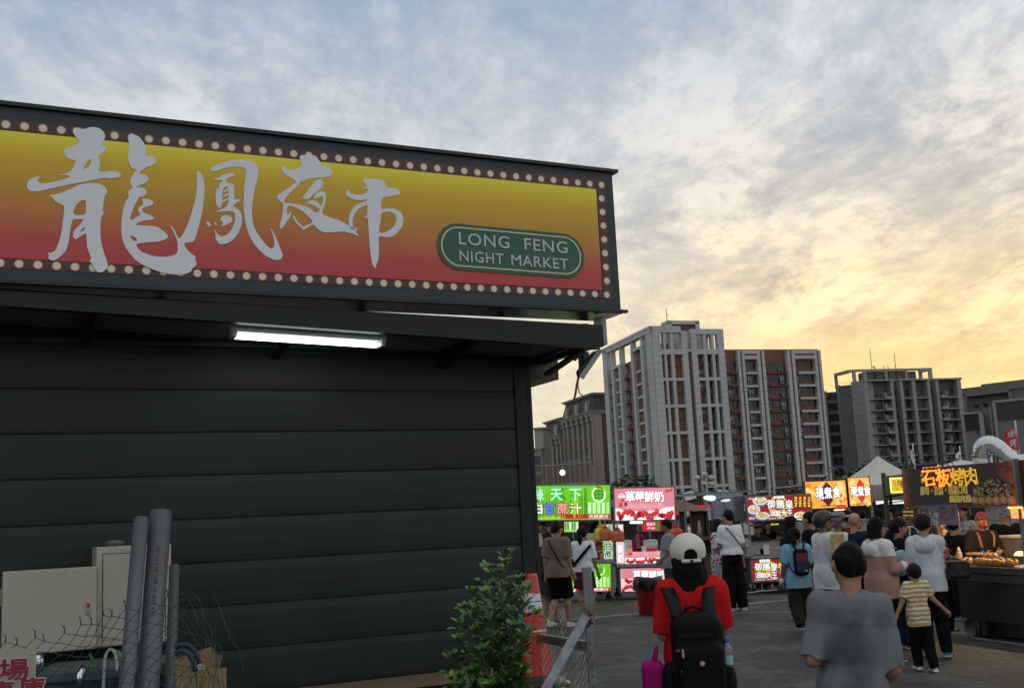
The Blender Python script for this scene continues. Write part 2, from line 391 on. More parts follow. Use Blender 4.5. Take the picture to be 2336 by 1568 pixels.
tubem=mat('lit_tube',(.9,.95,.95),.3,var=0,emit=4.2,ecol=(.86,1.0,.97))
bx0=shed_uv(527,753,.82);bx1=shed_uv(877,776,.82)
lamp=thing('tube_lamp','lit white fluorescent tube lamp under the canopy of the dark shed','lamp',tuple(Wp((bx0+bx1)/2)))
def LP(x,y,z):
 p=bx0*(1-x)+bx1*x;return Wp(p+Vector((0,y,z)))
m=MB();m.beam(LP(0,0,.0),LP(1,0,.0),.11,.035);m.beam(LP(0,0.02,.03),LP(1,.02,.03),.07,.03);m.build('batten',mat('white_enamel',(.7,.72,.7),.35,var=.04),lamp,world=True,bevel=.004)
for dy,dzz in((-.05,-.045),(.04,-.050)):
 m=MB();m.smooth=True;m.tube([LP(.03,dy,dzz),LP(.95,dy,dzz)],.012,10);m.build('tube',tubem,lamp,world=True)
for e in(.012,.972):
 m=MB();m.beam(LP(e-.012,-.005,-.035),LP(e+.012,-.005,-.035),.15,.06);m.build('end_cap',mat('cap_white',(.42,.42,.40),.4),lamp,world=True,bevel=.004)
m=MB();m.beam(LP(.24,.0,.02),LP(.24,.0,.12),.05);m.build('junction_box',mat('white_enamel',(.7,.72,.7)),lamp,world=True)
# the big sign on the roof
SO=1.10
sc_=[shed_uv(x,y,SO)for x,y in((-30,233),(1406,395),(1412,706),(-30,635))]
Pr_b=SM@sc_[2]
def sg(px,py,off=0.0):return SM.inverted()@on_plane(px,py,W0+WN*(SO+off),WN)
sb=sg(1408,706);st_=sg(1404,396);sbl=sg(0,637);stl=sg(0,241)
sign=thing('rooftop_sign','long red to yellow night market signboard above the shed canopy','sign',tuple(SM@Vector((sb.x-3,-SO,sb.z))),rz_shed)
IS=rootm(sign).inverted()@SM
frs=basis(IS@Vector((0,-SO,0)),(1,0,0),(0,0,1))
xr=(sb.x+st_.x)/2;XL=-13.0
def edge(a,b,x):return a.z+(b.z-a.z)*(x-a.x)/(b.x-a.x)
zb=lambda x:edge(sbl,sb,x);zt=lambda x:edge(stl,st_,x)
D=.42
m=MB();m.T=frs
m.slab([(XL,zb(XL),0),(xr,zb(xr),0),(xr,zt(xr),0),(XL,zt(XL),0)],(0,0,1),.06)
m.mi=0
m.slab([(xr,zb(xr)+.002,-.061),(xr,zb(xr)+.002,-D),(xr,zt(xr)-.002,-D),(xr,zt(xr)-.002,-.061)],(1,0,0),.03)
m.slab([(XL,zb(XL),-D),(xr-.04,zb(xr),-D),(xr-.04,zt(xr),-D),(XL,zt(XL),-D)],(0,0,-1),.04)
m.build('cabinet',trimg,sign)
m=MB();m.T=frs
m.slab([(XL,zt(XL)+.002,.035),(xr+.05,zt(xr)+.002,.035),(xr+.05,zt(xr)+.032,.035),(XL,zt(XL)+.032,.035)],(0,0,1),D+.05)
m.slab([(XL,zb(XL)-.028,.03),(xr+.06,zb(xr)-.028,.03),(xr+.06,zb(xr)-.002,.03),(XL,zb(XL)-.002,.03)],(0,0,1),.05)
m.build('edge_flashing',black_,sign)
m=MB();m.T=frs
m.slab([(XL,zb(XL)-.03,-.02),(xr+.03,zb(xr)-.03,-.02),(xr+.03,zb(xr)-.03+.0,-D),(XL,zb(XL)-.03,-D)],(0,-1,0),.02)
m.build('underside',mat('underside_sheet',(.10,.105,.10),.25,metal=.6,var=.2),sign)
def sq(px,py):p=sg(px,py);return(p.x,p.z)
bt0,bt1=sq(0,271),sq(1384,410);bb0,bb1=sq(0,611),sq(1391,680)
ft0,ft1=sq(0,297),sq(1360,432);fb0,fb1=sq(0,588),sq(1372,662)
def ln(a,b,x):return a[1]+(b[1]-a[1])*(x-a[0])/(b[0]-a[0])
xb_=(bt1[0]+bb1[0])/2;xf_=(ft1[0]+fb1[0])/2
t0,t1=sq(3,283),sq(1372,422);b0,b1=sq(33,601),sq(1384,672)
pitch=(t1[0]-sq(1345,419)[0])
bm_=bpy.data.materials.new('bulb_border_print');bm_.use_nodes=True
nt=bm_.node_tree;b_=nt.nodes['Principled BSDF'];b_.inputs['Roughness'].default_value=.42
tcn=nt.nodes.new('ShaderNodeTexCoord');sp_=nt.nodes.new('ShaderNodeSeparateXYZ');nt.links.new(tcn.outputs['UV'],sp_.inputs[0])
def bm(op,a,b=None):
 n=nt.nodes.new('ShaderNodeMath');n.operation=op
 for i,v in enumerate((a,b)):
  if v is None:continue
  if isinstance(v,(int,float)):n.inputs[i].default_value=v
  else:nt.links.new(v,n.inputs[i])
 return n.outputs[0]
fx=bm('SUBTRACT',bm('FRACT',bm('ADD',sp_.outputs[0],.5)),.5)
rr_=bm('SQRT',bm('ADD',bm('MULTIPLY',fx,fx),bm('MULTIPLY',sp_.outputs[1],sp_.outputs[1])))
cr=nt.nodes.new('ShaderNodeValToRGB');nt.links.new(bm('DIVIDE',rr_,.5),cr.inputs[0])
st=[(0,(.80,.74,.58)),(.40,(.80,.74,.58)),(.47,(.46,.17,.06)),(.58,(.095,.036,.030)),(1,(.085,.034,.030))]
e=cr.color_ramp.elements
while len(e)<len(st):e.new(.5)
for q,(p,c)in zip(e,st):q.position=p;q.color=c+(1,)
nt.links.new(cr.outputs[0],b_.inputs['Base Color'])
m=MB();m.T=frs;uvs=[]
xb_=(bt1[0]+bb1[0])/2
hs=(xb_-(t1[0]+b1[0])/2)
xi=(ft1[0]+fb1[0])/2
for e0,e1,c0,c1 in((bt0,bt1,t0,t1),(bb0,bb1,b0,b1)):
 up=1 if e0 is bt0 else-1
 y0a,y0b=ln(e0,e1,XL),ln(e0,e1,xb_)
 i0,i1=ln(c0,c1,XL)*2-y0a,ln(c0,c1,xb_)*2-y0b
 m.quad([(XL,y0a,.004),(xb_,y0b,.004),(xb_,i1,.004),(XL,i0,.004)][::-up])
 q=[((c1[0]-XL)/pitch,(y0a-ln(c0,c1,XL))/pitch),((c1[0]-xb_)/pitch,(y0b-ln(c0,c1,xb_))/pitch),((c1[0]-xb_)/pitch,-(y0b-ln(c0,c1,xb_))/pitch),((c1[0]-XL)/pitch,-(y0a-ln(c0,c1,XL))/pitch)]
 uvs+=q[::-up]
ht=ln(t0,t1,xb_)-(ln(bt0,bt1,xb_)-ln(t0,t1,xb_));hb=ln(b0,b1,xb_)-(ln(bb0,bb1,xb_)-ln(b0,b1,xb_))
vs_=(t1[1]-b1[1])/8;xm=(t1[0]+b1[0])/2
m.quad([(xm-hs,hb,.004),(xb_,hb,.004),(xb_,ht,.004),(xm-hs,ht,.004)])
uvs+=[((hb-b1[1])/vs_,-hs/vs_),((hb-b1[1])/vs_,hs/vs_),((ht-b1[1])/vs_,hs/vs_),((ht-b1[1])/vs_,-hs/vs_)]
bo=m.build('border_print',bm_,sign)
uv=bo.data.uv_layers.new(name='UVMap')
for i,c in enumerate(uvs):uv.data[i].uv=c
xf_=(ft1[0]+fb1[0])/2
fm=bpy.data.materials.new('sunset_print');fm.use_nodes=True
nt=fm.node_tree;b_=nt.nodes['Principled BSDF'];b_.inputs['Roughness'].default_value=.42
tcn=nt.nodes.new('ShaderNodeTexCoord');sp_=nt.nodes.new('ShaderNodeSeparateXYZ');nt.links.new(tcn.outputs['UV'],sp_.inputs[0])
cr=nt.nodes.new('ShaderNodeValToRGB');nt.links.new(sp_.outputs[1],cr.inputs[0])
st=[(0,(.56,.052,.068)),(.18,(.58,.082,.058)),(.34,(.59,.18,.052)),(.55,(.62,.31,.028)),(.80,(.74,.48,.020)),(.93,(.88,.70,.028)),(1,(.95,.82,.05))]
e=cr.color_ramp.elements
while len(e)<len(st):e.new(.5)
for q,(p,c)in zip(e,st):q.position=p;q.color=c+(1,)
nt.links.new(cr.outputs[0],b_.inputs['Base Color'])
m=MB();m.T=frs
m.quad([(XL,ln(fb0,fb1,XL),.008),(xf_,ln(fb0,fb1,xf_),.008),(xf_,ln(ft0,ft1,xf_),.008),(XL,ln(ft0,ft1,XL),.008)])
fo=m.build('panel_print',fm,sign)
uv=fo.data.uv_layers.new(name='UVMap')
for i,c in enumerate(((0,0),(1,0),(1,1),(0,1))):uv.data[i].uv=c
def z7(r):return[(x/1.797*.5703,(y/1.797+400)*.5703)for x,y in r]
def z8(r):return[((x/1.797+1200)*.5703,(y/1.797+550)*.5703)for x,y in r]
LA=z7([(525,205),(560,200),(590,215),(660,195),(715,205),(750,240),(757,270),(740,305),(722,330),(745,325),(765,345),(760,365),(735,385),(705,410),(720,440),(715,490),(705,515),(745,520),(810,510),(850,520),(873,542),(850,560),(800,568),(740,560),(640,585),(520,605),(400,630),(300,655),(240,662),(205,650),(190,620),(200,585),(235,560),(290,548),(270,580),(280,602),(340,600),(440,580),(498,558),(497,545),(450,541),(400,545),(470,533),(500,520),(530,480),(545,440),(530,435),(490,425),(465,400),(457,370),(470,350),(500,340),(540,335),(565,310),(570,290),(540,265),(522,235)])
LAh=z7([(600,495),(615,460),(640,435),(657,425),(655,450),(640,480),(610,500)])
LB=z7([(355,685),(400,680),(450,665),(510,640),(560,615),(620,600),(690,600),(740,615),(765,640),(770,670),(750,690),(745,740),(735,800),(750,808),(735,830),(725,850),(720,900),(720,960),(725,1020),(740,1080),(765,1150),(775,1190),(765,1215),(735,1240),(700,1240),(680,1215),(655,1170),(640,1160),(655,1140),(640,1100),(625,1060),(620,1000),(620,955),(580,980),(545,1005),(525,990),(525,960),(540,930),(580,890),(600,860),(570,858),(520,862),(510,900),(500,970),(490,1040),(470,1090),(430,1130),(380,1160),(345,1140),(352,1115),(338,1098),(370,1100),(400,1080),(420,1030),(440,960),(450,880),(460,800),(462,760),(400,735),(380,710)])
LBh=z7([(525,828),(530,790),(550,750),(580,725),(615,718),(618,770),(612,830)])
LBh2=z7([(575,945),(590,925),(612,915),(605,935),(580,950)])
LC=z7([(920,260),(950,248),(990,260),(1020,290),(1045,335),(1050,380),(1045,405),(1070,400),(1105,408),(1122,435),(1115,460),(1085,478),(1050,485),(1010,515),(1000,535),(1040,538),(1068,560),(1060,590),(1020,610),(970,625),(1010,630),(1045,640),(1055,665),(1040,690),(1000,700),(980,730),(960,770),(945,810),(930,872),(985,845),(1010,820),(990,800),(995,775),(1020,760),(1030,735),(1010,715),(1060,712),(1095,725),(1105,745),(1085,762),(1040,770),(1015,790),(1030,812),(1080,830),(1110,850),(1095,862),(1030,868),(985,885),(975,900),(1050,905),(1130,910),(1160,935),(1195,960),(1208,985),(1195,1000),(1140,1020),(1060,1025),(1000,1030),(975,1040),(985,1065),(1020,1095),(1080,1118),(1150,1130),(1220,1125),(1260,1112),(1275,1090),(1275,1030),(1260,980),(1235,930),(1215,890),(1250,930),(1272,980),(1290,1000),(1320,955),(1345,900),(1380,800),(1405,700),(1415,600),(1410,510),(1440,520),(1462,570),(1470,630),(1465,720),(1450,820),(1425,920),(1400,1000),(1390,1020),(1350,1025),(1318,1030),(1330,1060),(1370,1105),(1405,1125),(1400,1150),(1412,1175),(1408,1190),(1380,1215),(1375,1230),(1340,1250),(1280,1258),(1200,1250),(1110,1225),(1020,1185),(960,1140),(920,1090),(895,1050),(880,1010),(872,960),(870,890),(880,800),(900,730),(930,690),(918,680),(925,650),(955,635),(935,600),(935,570),(950,545),(985,500),(960,500),(935,480),(915,410),(925,360),(930,320),(918,285)])
LCh=z7([(935,975),(965,985),(985,1000),(980,1018),(960,1015),(940,995)])
PA=z7([(1500,488),(1530,485),(1570,460),(1640,440),(1720,430),(1790,435),(1830,455),(1855,485),(1855,530),(1845,580),(1830,640),(1815,720),(1808,800),(1812,870),(1830,930),(1860,980),(1900,1030),(1930,1062),(1955,1070),(1970,1050),(1970,1010),(1955,960),(1935,910),(1960,945),(1985,1000),(2010,1060),(2030,1115),(2025,1140),(2000,1152),(1960,1148),(1900,1115),(1840,1060),(1795,990),(1770,920),(1755,850),(1748,760),(1750,680),(1755,600),(1765,540),(1765,500),(1740,485),(1690,480),(1620,490),(1560,510),(1525,520)])
PB=z7([(1530,570),(1570,560),(1620,535),(1665,525),(1685,535),(1680,550),(1640,560),(1625,575),(1625,598),(1660,600),(1682,615),(1680,660),(1680,715),(1720,715),(1725,725),(1700,740),(1670,765),(1690,775),(1725,800),(1740,850),(1735,900),(1715,950),(1680,1000),(1640,1030),(1595,1040),(1560,1025),(1545,990),(1550,975),(1535,920),(1555,960),(1590,985),(1630,970),(1665,930),(1685,880),(1690,830),(1680,805),(1640,800),(1580,805),(1540,812),(1570,795),(1620,775),(1640,745),(1640,640),(1625,620),(1600,640),(1595,690),(1600,740),(1585,775),(1570,780),(1552,750),(1546,690),(1556,630),(1572,645),(1580,600),(1600,585),(1590,575),(1550,580)])
PC=[z7(r)for r in([(1475,870),(1510,885),(1515,905),(1495,915)],[(1530,875),(1560,890),(1550,905)],[(1580,912),(1605,885),(1575,860),(1600,830),(1640,830),(1670,850),(1665,880),(1630,897)],[(1605,655),(1640,640),(1640,652),(1605,668)],[(1600,690),(1640,672),(1640,684),(1600,702)],[(1600,724),(1640,706),(1640,718),(1600,738)])]
YA=z7([(2150,400),(2210,395),(2265,402),(2288,430),(2305,470)])+z8([(190,210),(228,235),(230,265),(200,288),(120,290),(50,300),(10,325)])+z7([(2150,578),(2160,600),(2090,660),(2040,720),(2036,745)])+z7([(2070,742),(2140,752),(2200,770),(2250,790)])+z8([(0,472),(70,503),(105,545),(130,535),(150,500),(165,450),(162,425),(130,432),(90,448),(108,402),(145,390),(180,395),(186,425),(178,480),(150,548),(200,572),(290,600),(330,625),(370,645),(420,655),(392,672),(425,715),(370,690),(300,675),(240,682),(170,685),(130,665),(92,622),(40,658),(10,670)])+z7([(2180,935),(2120,880),(2100,840),(2110,825),(2130,870),(2175,915),(2200,905),(2250,880),(2230,855),(2160,790),(2100,765),(2060,762),(2062,840),(2090,795),(2085,840),(2050,890),(2020,932),(2005,918),(2030,810),(2034,748),(2000,722),(1983,695),(2050,650),(2100,612),(2130,590),(2100,568),(2050,540),(2022,505),(2020,485),(2065,478),(2055,500),(2100,508),(2172,478),(2155,440)])
YB=z8([(10,440),(40,400),(70,360),(110,310),(150,300),(165,330),(150,370),(100,400),(60,450)])
YC=z8([(40,470),(80,450),(120,460),(150,500),(140,520),(100,490)])
SA=z8([(440,305),(510,297),(570,300),(610,325),(618,360),(660,365),(700,372),(718,390),(715,410),(680,420),(640,425),(585,435),(580,480),(580,520),(620,510),(680,515),(720,535),(742,580),(735,630),(705,680),(660,715),(610,718),(575,710),(560,722),(565,800),(560,880),(545,915),(540,945),(520,920),(510,880),(500,820),(495,740),(488,650),(485,580),(445,572),(482,566),(482,495),(475,488),(430,505),(395,540),(375,590),(375,630),(390,655),(410,665),(395,680),(360,660),(345,610),(350,560),(375,510),(410,480),(475,460),(480,445),(440,455),(390,450),(345,430),(320,400),(345,375),(355,400),(400,415),(450,410),(480,395),(490,370),(430,368),(485,357),(460,330)])
SAh=z8([(582,545),(600,535),(650,535),(685,555),(690,600),(665,650),(610,685),(570,690),(565,660),(575,600)])
brush=mat('brush_white',(.80,.82,.87),.45,var=.02)
for rings in([LA,LAh],[LB,LBh,LBh2],[LC,LCh],[PA],[PB],*[[r]for r in PC],[YA],[YB],[YC],[SA,SAh]):
 rr=[smooth_ring([sq(*p)for p in r],1)for r in rings]
 v_,f_=poly_mesh(rr)
 MB_=globals().setdefault('_cal',MB());MB_.T=frs
 MB_.add([(a,b,.012)for a,b in v_],f_)
_cal.build('title_lettering',brush,sign)
def pill(x0,y0,x1,y1,r,n=14):
 pts=[]
 for cx_,cy_,a0 in((x1-r,y1-r,0),(x0+r,y1-r,90),(x0+r,y0+r,180),(x1-r,y0+r,270)):
  pts+=[(cx_+r*math.cos(rad(a0+90*i/n)),cy_+r*math.sin(rad(a0+90*i/n)))for i in range(n+1)]
 return pts
q0=sq(996,566);q1=sq(1330,588);qt=sq(1160,522);qb=sq(1165,625)
sl_=(sq(1290,535)[1]-sq(1080,515)[1])/(sq(1290,535)[0]-sq(1080,515)[0])
cxp=(q0[0]+q1[0])/2;hw=(q1[0]-q0[0])/2;cyp=(qt[1]+qb[1])/2;hh=(qt[1]-qb[1])/2
skew=lambda pts,z:[(cxp+x,cyp+y+x*sl_*.9,z)for x,y in pts]
m=MB();m.T=frs;m.quad(skew(pill(-hw,-hh,hw,hh,hh*.98),.018));m.build('plaque_print',mat('plaque_green',(.028,.115,.072),.4,var=.03),sign)
m=MB();m.T=frs
o_=skew(pill(-hw*.955,-hh*.86,hw*.955,hh*.86,hh*.845),.022);i_=skew(pill(-hw*.935,-hh*.80,hw*.935,hh*.80,hh*.785),.022)
n_=len(o_);m.add(o_+i_,[(i,(i+1)%n_,n_+(i+1)%n_,n_+i)for i in range(n_)]);m.build('plaque_outline',mat('outline_cream',(.66,.64,.40),.4,var=0),sign)
fp=frs@Matrix(((1,0,0,cxp),(sl_*.9,1,0,cyp),(0,0,1,0),(0,0,0,1)))
m=MB()
for wd_,a_,b_,c_,d_ in(('LONG',-.72,-.05,.10,.62),('FENG',.16,.76,.10,.62),('NIGHT',-.72,-.14,-.62,-.16)):
 m=MB();text_into(m,wd_,fp,hw*a_,hh*c_,hw*b_,hh*d_,.024,bold=.008,space=1.1);m.build('plaque_lettering',mat('lettering_grey',(.55,.60,.58),.4,var=0),sign)
m=MB()
text_into(m,'MARKET',fp,-hw*.03,-hh*.62,hw*.76,-hh*.16,.024,bold=.008,space=1.05)
m.build('plaque_lettering',mat('lettering_grey',(.55,.60,.58),.4,var=0),sign)
m=MB()
for x in(-7.5,-5.5,-3.6,-1.9,-.55,.35):
 z0=cz(min(x,ex),0)+.06
 m=MB();m.b2((x,-.55,z0),(x+.06,-.49,zb(x)-.03));m.beam((x+.03,-.2,z0),(x+.03,-.52,zb(x)-.04),.04);o=m.build('sign_post',black_,sign)
 o.data.transform(IS)
# buildings behind the market
def hz(px):return 1192-.05*(px-1168)
def base_pt(px,Y):p=at_y(px,hz(px),Y);p.z=0;return p
def meet(px,A,d):
 r=ray(px,hz(px));n=Vector((-d.y,d.x,0));t=(A-Vector((0,0,A.z))).dot(n)/Vector((r.x,r.y,0)).dot(n)
 return Vector((r.x*t,r.y*t,0))
def height_at(px,py,P):d=ray(px,py);t=math.hypot(P.x,P.y)/math.hypot(d.x,d.y);return CAMZ+d.z*t
class Pool:
 def __init__(s,root,name,m,cap=98):s.r,s.n,s.m,s.cap,s.l=root,name,m,cap,[]
 def add(s,fn,key=0):s.l.append((key,fn))
 def flush(s):
  s.l.sort(key=lambda t:-t[0])
  for k,fn in s.l[:s.cap]:mb=MB();fn(mb);mb.build(s.n,s.m,s.r)
  if s.l[s.cap:]:
   mb=MB()
   for k,fn in s.l[s.cap:]:fn(mb)
   tag(mb.build(s.n,s.m,s.r),kind='stuff')
glassm=mat('window_glass',(.018,.022,.026),.08,var=.5,scale=.35,spec=.6)
framem=mat('window_frame',(.045,.045,.045),.5,var=.1)
whitec=mat('white_render',(.44,.44,.43),.65,var=.07,scale=.15)
brick=mat('red_brown_tile',(.165,.062,.040),.6,var=.16,scale=.5)
brickd=mat('dark_red_tile',(.105,.042,.030),.6,var=.12,scale=.5)
acm=mat('ac_white',(.50,.51,.50),.5,var=.1)
railm=mat('dark_rail',(.025,.025,.027),.5,var=.1)
greyst=mat('grey_stone',(.095,.094,.09),.7,var=.25,scale=.6)
greysl=mat('grey_render',(.27,.272,.268),.65,var=.08,scale=.2)
greymd=mat('mid_grey_render',(.15,.152,.148),.7,var=.1,scale=.2)
darkst=mat('dark_grey_tile',(.055,.053,.052),.6,var=.25,scale=.5)
beige=mat('beige_stone',(.27,.235,.205),.7,var=.12,scale=.4)
brownw=mat('dark_brown_wall',(.062,.048,.042),.7,var=.1,scale=.3)
slate=mat('black_slate',(.020,.020,.022),.6,var=.3,scale=1.5,bump=.2,bscale=6)
class Face:
 def __init__(s,root,A,B):
  I=rootm(root).inverted();a,b=I@A,I@B;s.W=(b-a).length;s.a=a;s.u=(b-a).normalized();s.n=Vector((s.u.y,-s.u.x,0))
  s.M=Matrix(((s.u.x,s.n.x,0,a.x),(s.u.y,s.n.y,0,a.y),(0,0,1,a.z),(0,0,0,1)))
 def bx(s,mb,u0,u1,z0,z1,d0,d1):
  mb.T=s.M;mb.b2((u0*s.W,d0,z0),(u1*s.W,d1,z1));mb.T=None
 def part(s,name,m,root,u0,u1,z0,z1,d0,d1):
  mb=MB();s.bx(mb,u0,u1,z0,z1,d0,d1);return mb.build(name,m,root)
def win(F,u0,u1,z0,z1,d,split=2):
 def fn(mb):
  mb.mi=0;F.bx(mb,u0,u1,z0,z1,d-.12,d+.02)
  mb.mi=1;wd=(u1-u0)*F.W;t=.06/F.W
  for k in range(split+1):
   uu=u0+(u1-u0)*k/split;F.bx(mb,uu-t,uu+t,z0,z1,d-.05,d+.07)
  F.bx(mb,u0,u1,z1-.1,z1+.02,d-.05,d+.075);F.bx(mb,u0,u1,z0-.02,z0+.08,d-.05,d+.075);F.bx(mb,u0,u1,z0+(z1-z0)*.38,z0+(z1-z0)*.38+.07,d-.05,d+.065);mb.mi=0
 return fn
def acu(F,u,z,d,n=1):
 def fn(mb):
  for k in range(n):
   t=.42/F.W
   mb.mi=0;F.bx(mb,u-t,u+t,z+k*.85,z+k*.85+.72,d,d+.38)
   mb.mi=1;F.bx(mb,u-t*.55,u+t*.75,z+k*.85+.1,z+k*.85+.62,d+.38,d+.392);mb.mi=0
 return fn
# the red-brown tower with the white grid
C=base_pt(1515.6,268.0)
dR=Vector((.955,.297,0)).normalized();dL=Vector((-.255,.967,0)).normalized()
tl=meet(1401,C,dL);tr=meet(1681,C,dR);br_=meet(1905.5,C,dR)
ztw=height_at(1491,743,C);FH=3.22
tower=thing('apartment_tower','tallest apartment block, red brown with a white grid of columns on its front','apartment block',tuple(C),math.atan2(dR.y,dR.x))
FR=Face(tower,C,tr);FL=Face(tower,tl,C);FB=Face(tower,tr,br_)
z0t=ztw-6.6
nfl=12;zf=[z0t-FH*k for k in range(nfl+2)]
zsec=height_at(1872,794,br_)
mb=MB();FR.bx(mb,.02,.98,0,z0t+.2,-16,-1.1);FL.bx(mb,.03,.97,0,z0t+.2,-10,-1.1);mb.build('wall',brick,tower)
mb=MB();FB.bx(mb,0,.995,0,zsec,-15,-1.3);mb.build('wall',brick,tower)
def colm(F,u0,u1,z0,z1,out,m=None,nm='column',back=-1.1):
 mb=MB();F.bx(mb,u0,u1,z0,z1,back,out)
 mb.mi=1
 z=z1-1.05
 while z>z0:F.bx(mb,u0-.002,u1+.002,z,z+.05,out-.03,out+.012);z-=FH/2
 return mb.build(nm,[m or whitec,framem],tower)
for(a,b,o,top)in((0,.11,.35,ztw),(.40,.478,.35,ztw-1.2),(.535,.61,.35,ztw-1.9),(.91,1,.35,ztw-2.0)):
 colm(FR,a,b,0,top,o)
for(a,b)in((.150,.182),(.243,.287),(.708,.748),(.822,.860)):
 colm(FR,a,b,0,ztw-.9,.22)
wn=Pool(tower,'window',[glassm,framem]);ac=Pool(tower,'air_conditioner',[acm,railm]);led=Pool(tower,'ledge',brickd);bal=Pool(tower,'balcony_slab',whitec);rl=Pool(tower,'balcony_rail',railm)
for k in range(0,nfl+1,2):
 z=zf[k]
 for a,b in((.11,.40),(.61,.91)):FR.part('beam',whitec,tower,a,b,z-.35,z+.35,-1.1,.28)
for k in range(nfl):
 z=zf[k]-FH
 if k%2==1:
  for a,b in((.112,.398),(.612,.908)):FR.part('spandrel',brickd,tower,a,b,z+FH-.12,z+FH+.75,-1.1,-.55)
 for a,b in((.295,.39),(.192,.238),(.48,.533),(.755,.818),(.866,.905)):
  wn.add(win(FR,a,b,z+1.05,z+2.75,-1.05,2 if b-a>.06 else 1),3+a)
 ac.add(acu(FR,.655,z+.5,-.9,2 if k%3 else 1),4)
 rl.add((lambda z:lambda mb:[FR.bx(mb,.62+.016*i,.624+.016*i,z+.1,z+1.15,-.45,-.4)for i in range(6)]+[FR.bx(mb,.615,.705,z+1.1,z+1.2,-.46,-.38)])(z),2)
FR.part('crown_beam',whitec,tower,0,.40,ztw-1.6,ztw,-1.1,.36)
FR.part('crown_beam',whitec,tower,.535,1,ztw-2.0,ztw-.0-.7,-1.1,.36)
FR.part('crown_beam',whitec,tower,.11,.91,zf[0]+.3,zf[0]+.9,-1.1,.25)
mb=MB();FR.bx(mb,.36,.82,z0t+.2,ztw+1.8,-9,-6.0);FR.bx(mb,.36,.82,ztw+1.5,ztw+2.4,-9.2,-5.2);FR.bx(mb,.36,.42,z0t,ztw+2.4,-5.9,-5.2);FR.bx(mb,.76,.82,z0t,ztw+2.4,-5.9,-5.2);mb.build('penthouse',whitec,tower)
mb=MB();FR.bx(mb,.43,.75,ztw-.3,ztw+1.4,-5.95,-5.7);FR.bx(mb,.13,.36,z0t+.2,z0t+3.0,-12,-4);mb.build('penthouse_panel',brickd,tower)
mb=MB();FR.bx(mb,.90,.985,z0t-.5,ztw-.8,-8,-7.4);FR.bx(mb,.90,.985,ztw-1.5,ztw-.8,-8,-.2);mb.build('roof_frame',whitec,tower)
for a,b,o in((0,.09,.5),(.90,1,.35)):colm(FL,a,b,0,ztw,o)
FL.part('crown_beam',whitec,tower,0,1,ztw-1.5,ztw,-1.2,.5);FL.part('crown_beam',whitec,tower,0,1,ztw-.55,ztw+.05,-1.3,.62)
for u in(.14,.34,.58,.78):FL.part('crown_post',whitec,tower,u,u+.035,z0t+.1,ztw-1.4,-1.1,.1)
FL.part('parapet',brick,tower,.09,.9,z0t-.1,z0t+.55,-1.15,-.5)
for a,b,tp in((.205,.25,.0),(.365,.41,.0),(.635,.68,2.4),(.825,.87,2.4)):colm(FL,a,b,0,z0t+tp,.9)
FL.part('frame_head',whitec,tower,.205,.41,z0t-.2,z0t+.5,-1.1,.92);FL.part('frame_head',whitec,tower,.635,.87,z0t+2.1,z0t+2.8,-1.1,.92)
for k in range(nfl):
 z=zf[k]-FH
 for a,b in((.10,.20),(.43,.60),(.875,.9)):
  wn.add(win(FL,a+.005,b-.01,z+1.0,z+2.7,-1.05),1)
  led.add((lambda z,a,b:lambda mb:(FL.bx(mb,a-.005,b+.02,z-.1,z+.75,-1.1,-.35),FL.bx(mb,a-.015,b+.03,z-.35,z-.05,-1.1,.15)))(z,a,b),1)
 for a,b in((.255,.36),(.685,.82)):
  bal.add((lambda z,a,b:lambda mb:FL.bx(mb,a+.01,b+.01,z-.25,z+.35,-1.1,.55))(z,a,b),1)
  wn.add(win(FL,a+.005,b-.01,z+.5,z+2.6,-1.05),.9);rl.add((lambda z,a,b:lambda mb:FL.bx(mb,a+.02,b,z+.4,z+1.3,.3,.34))(z,a,b),1)
 ac.add(acu(FL,.60,z+.5,-.6,2),2)
for a,b in((.135,.205),(.335,.41),(.645,.722),(.932,1)):
 mb=MB();FB.bx(mb,a,b,0,zsec-.45,-1.4,-.10);mb.mi=1
 FB.part('red_strip',brickd,tower,a+(b-a)*.40,a+(b-a)*.60,0,zsec-.5,-.5,.02-.08)
 for k in range(14):
  FB.bx(mb,a-.001,b+.001,zsec-4.2-FH*k,zsec-4.12-FH*k,-.4,-.085)
 mb.build('column',[whitec,framem],tower)
for a,b in((.135,.41),(.645,1)):
 FB.part('frame_head',whitec,tower,a,b,zsec-1.3,zsec-.4,-1.4,-.08);FB.part('frame_head',whitec,tower,a+.028,b-.028,zsec-2.6,zsec-1.75,-1.4,-.12);FB.part('red_strip',brickd,tower,a+.02,b-.02,zsec-1.75,zsec-1.3,-1.4,-.2)
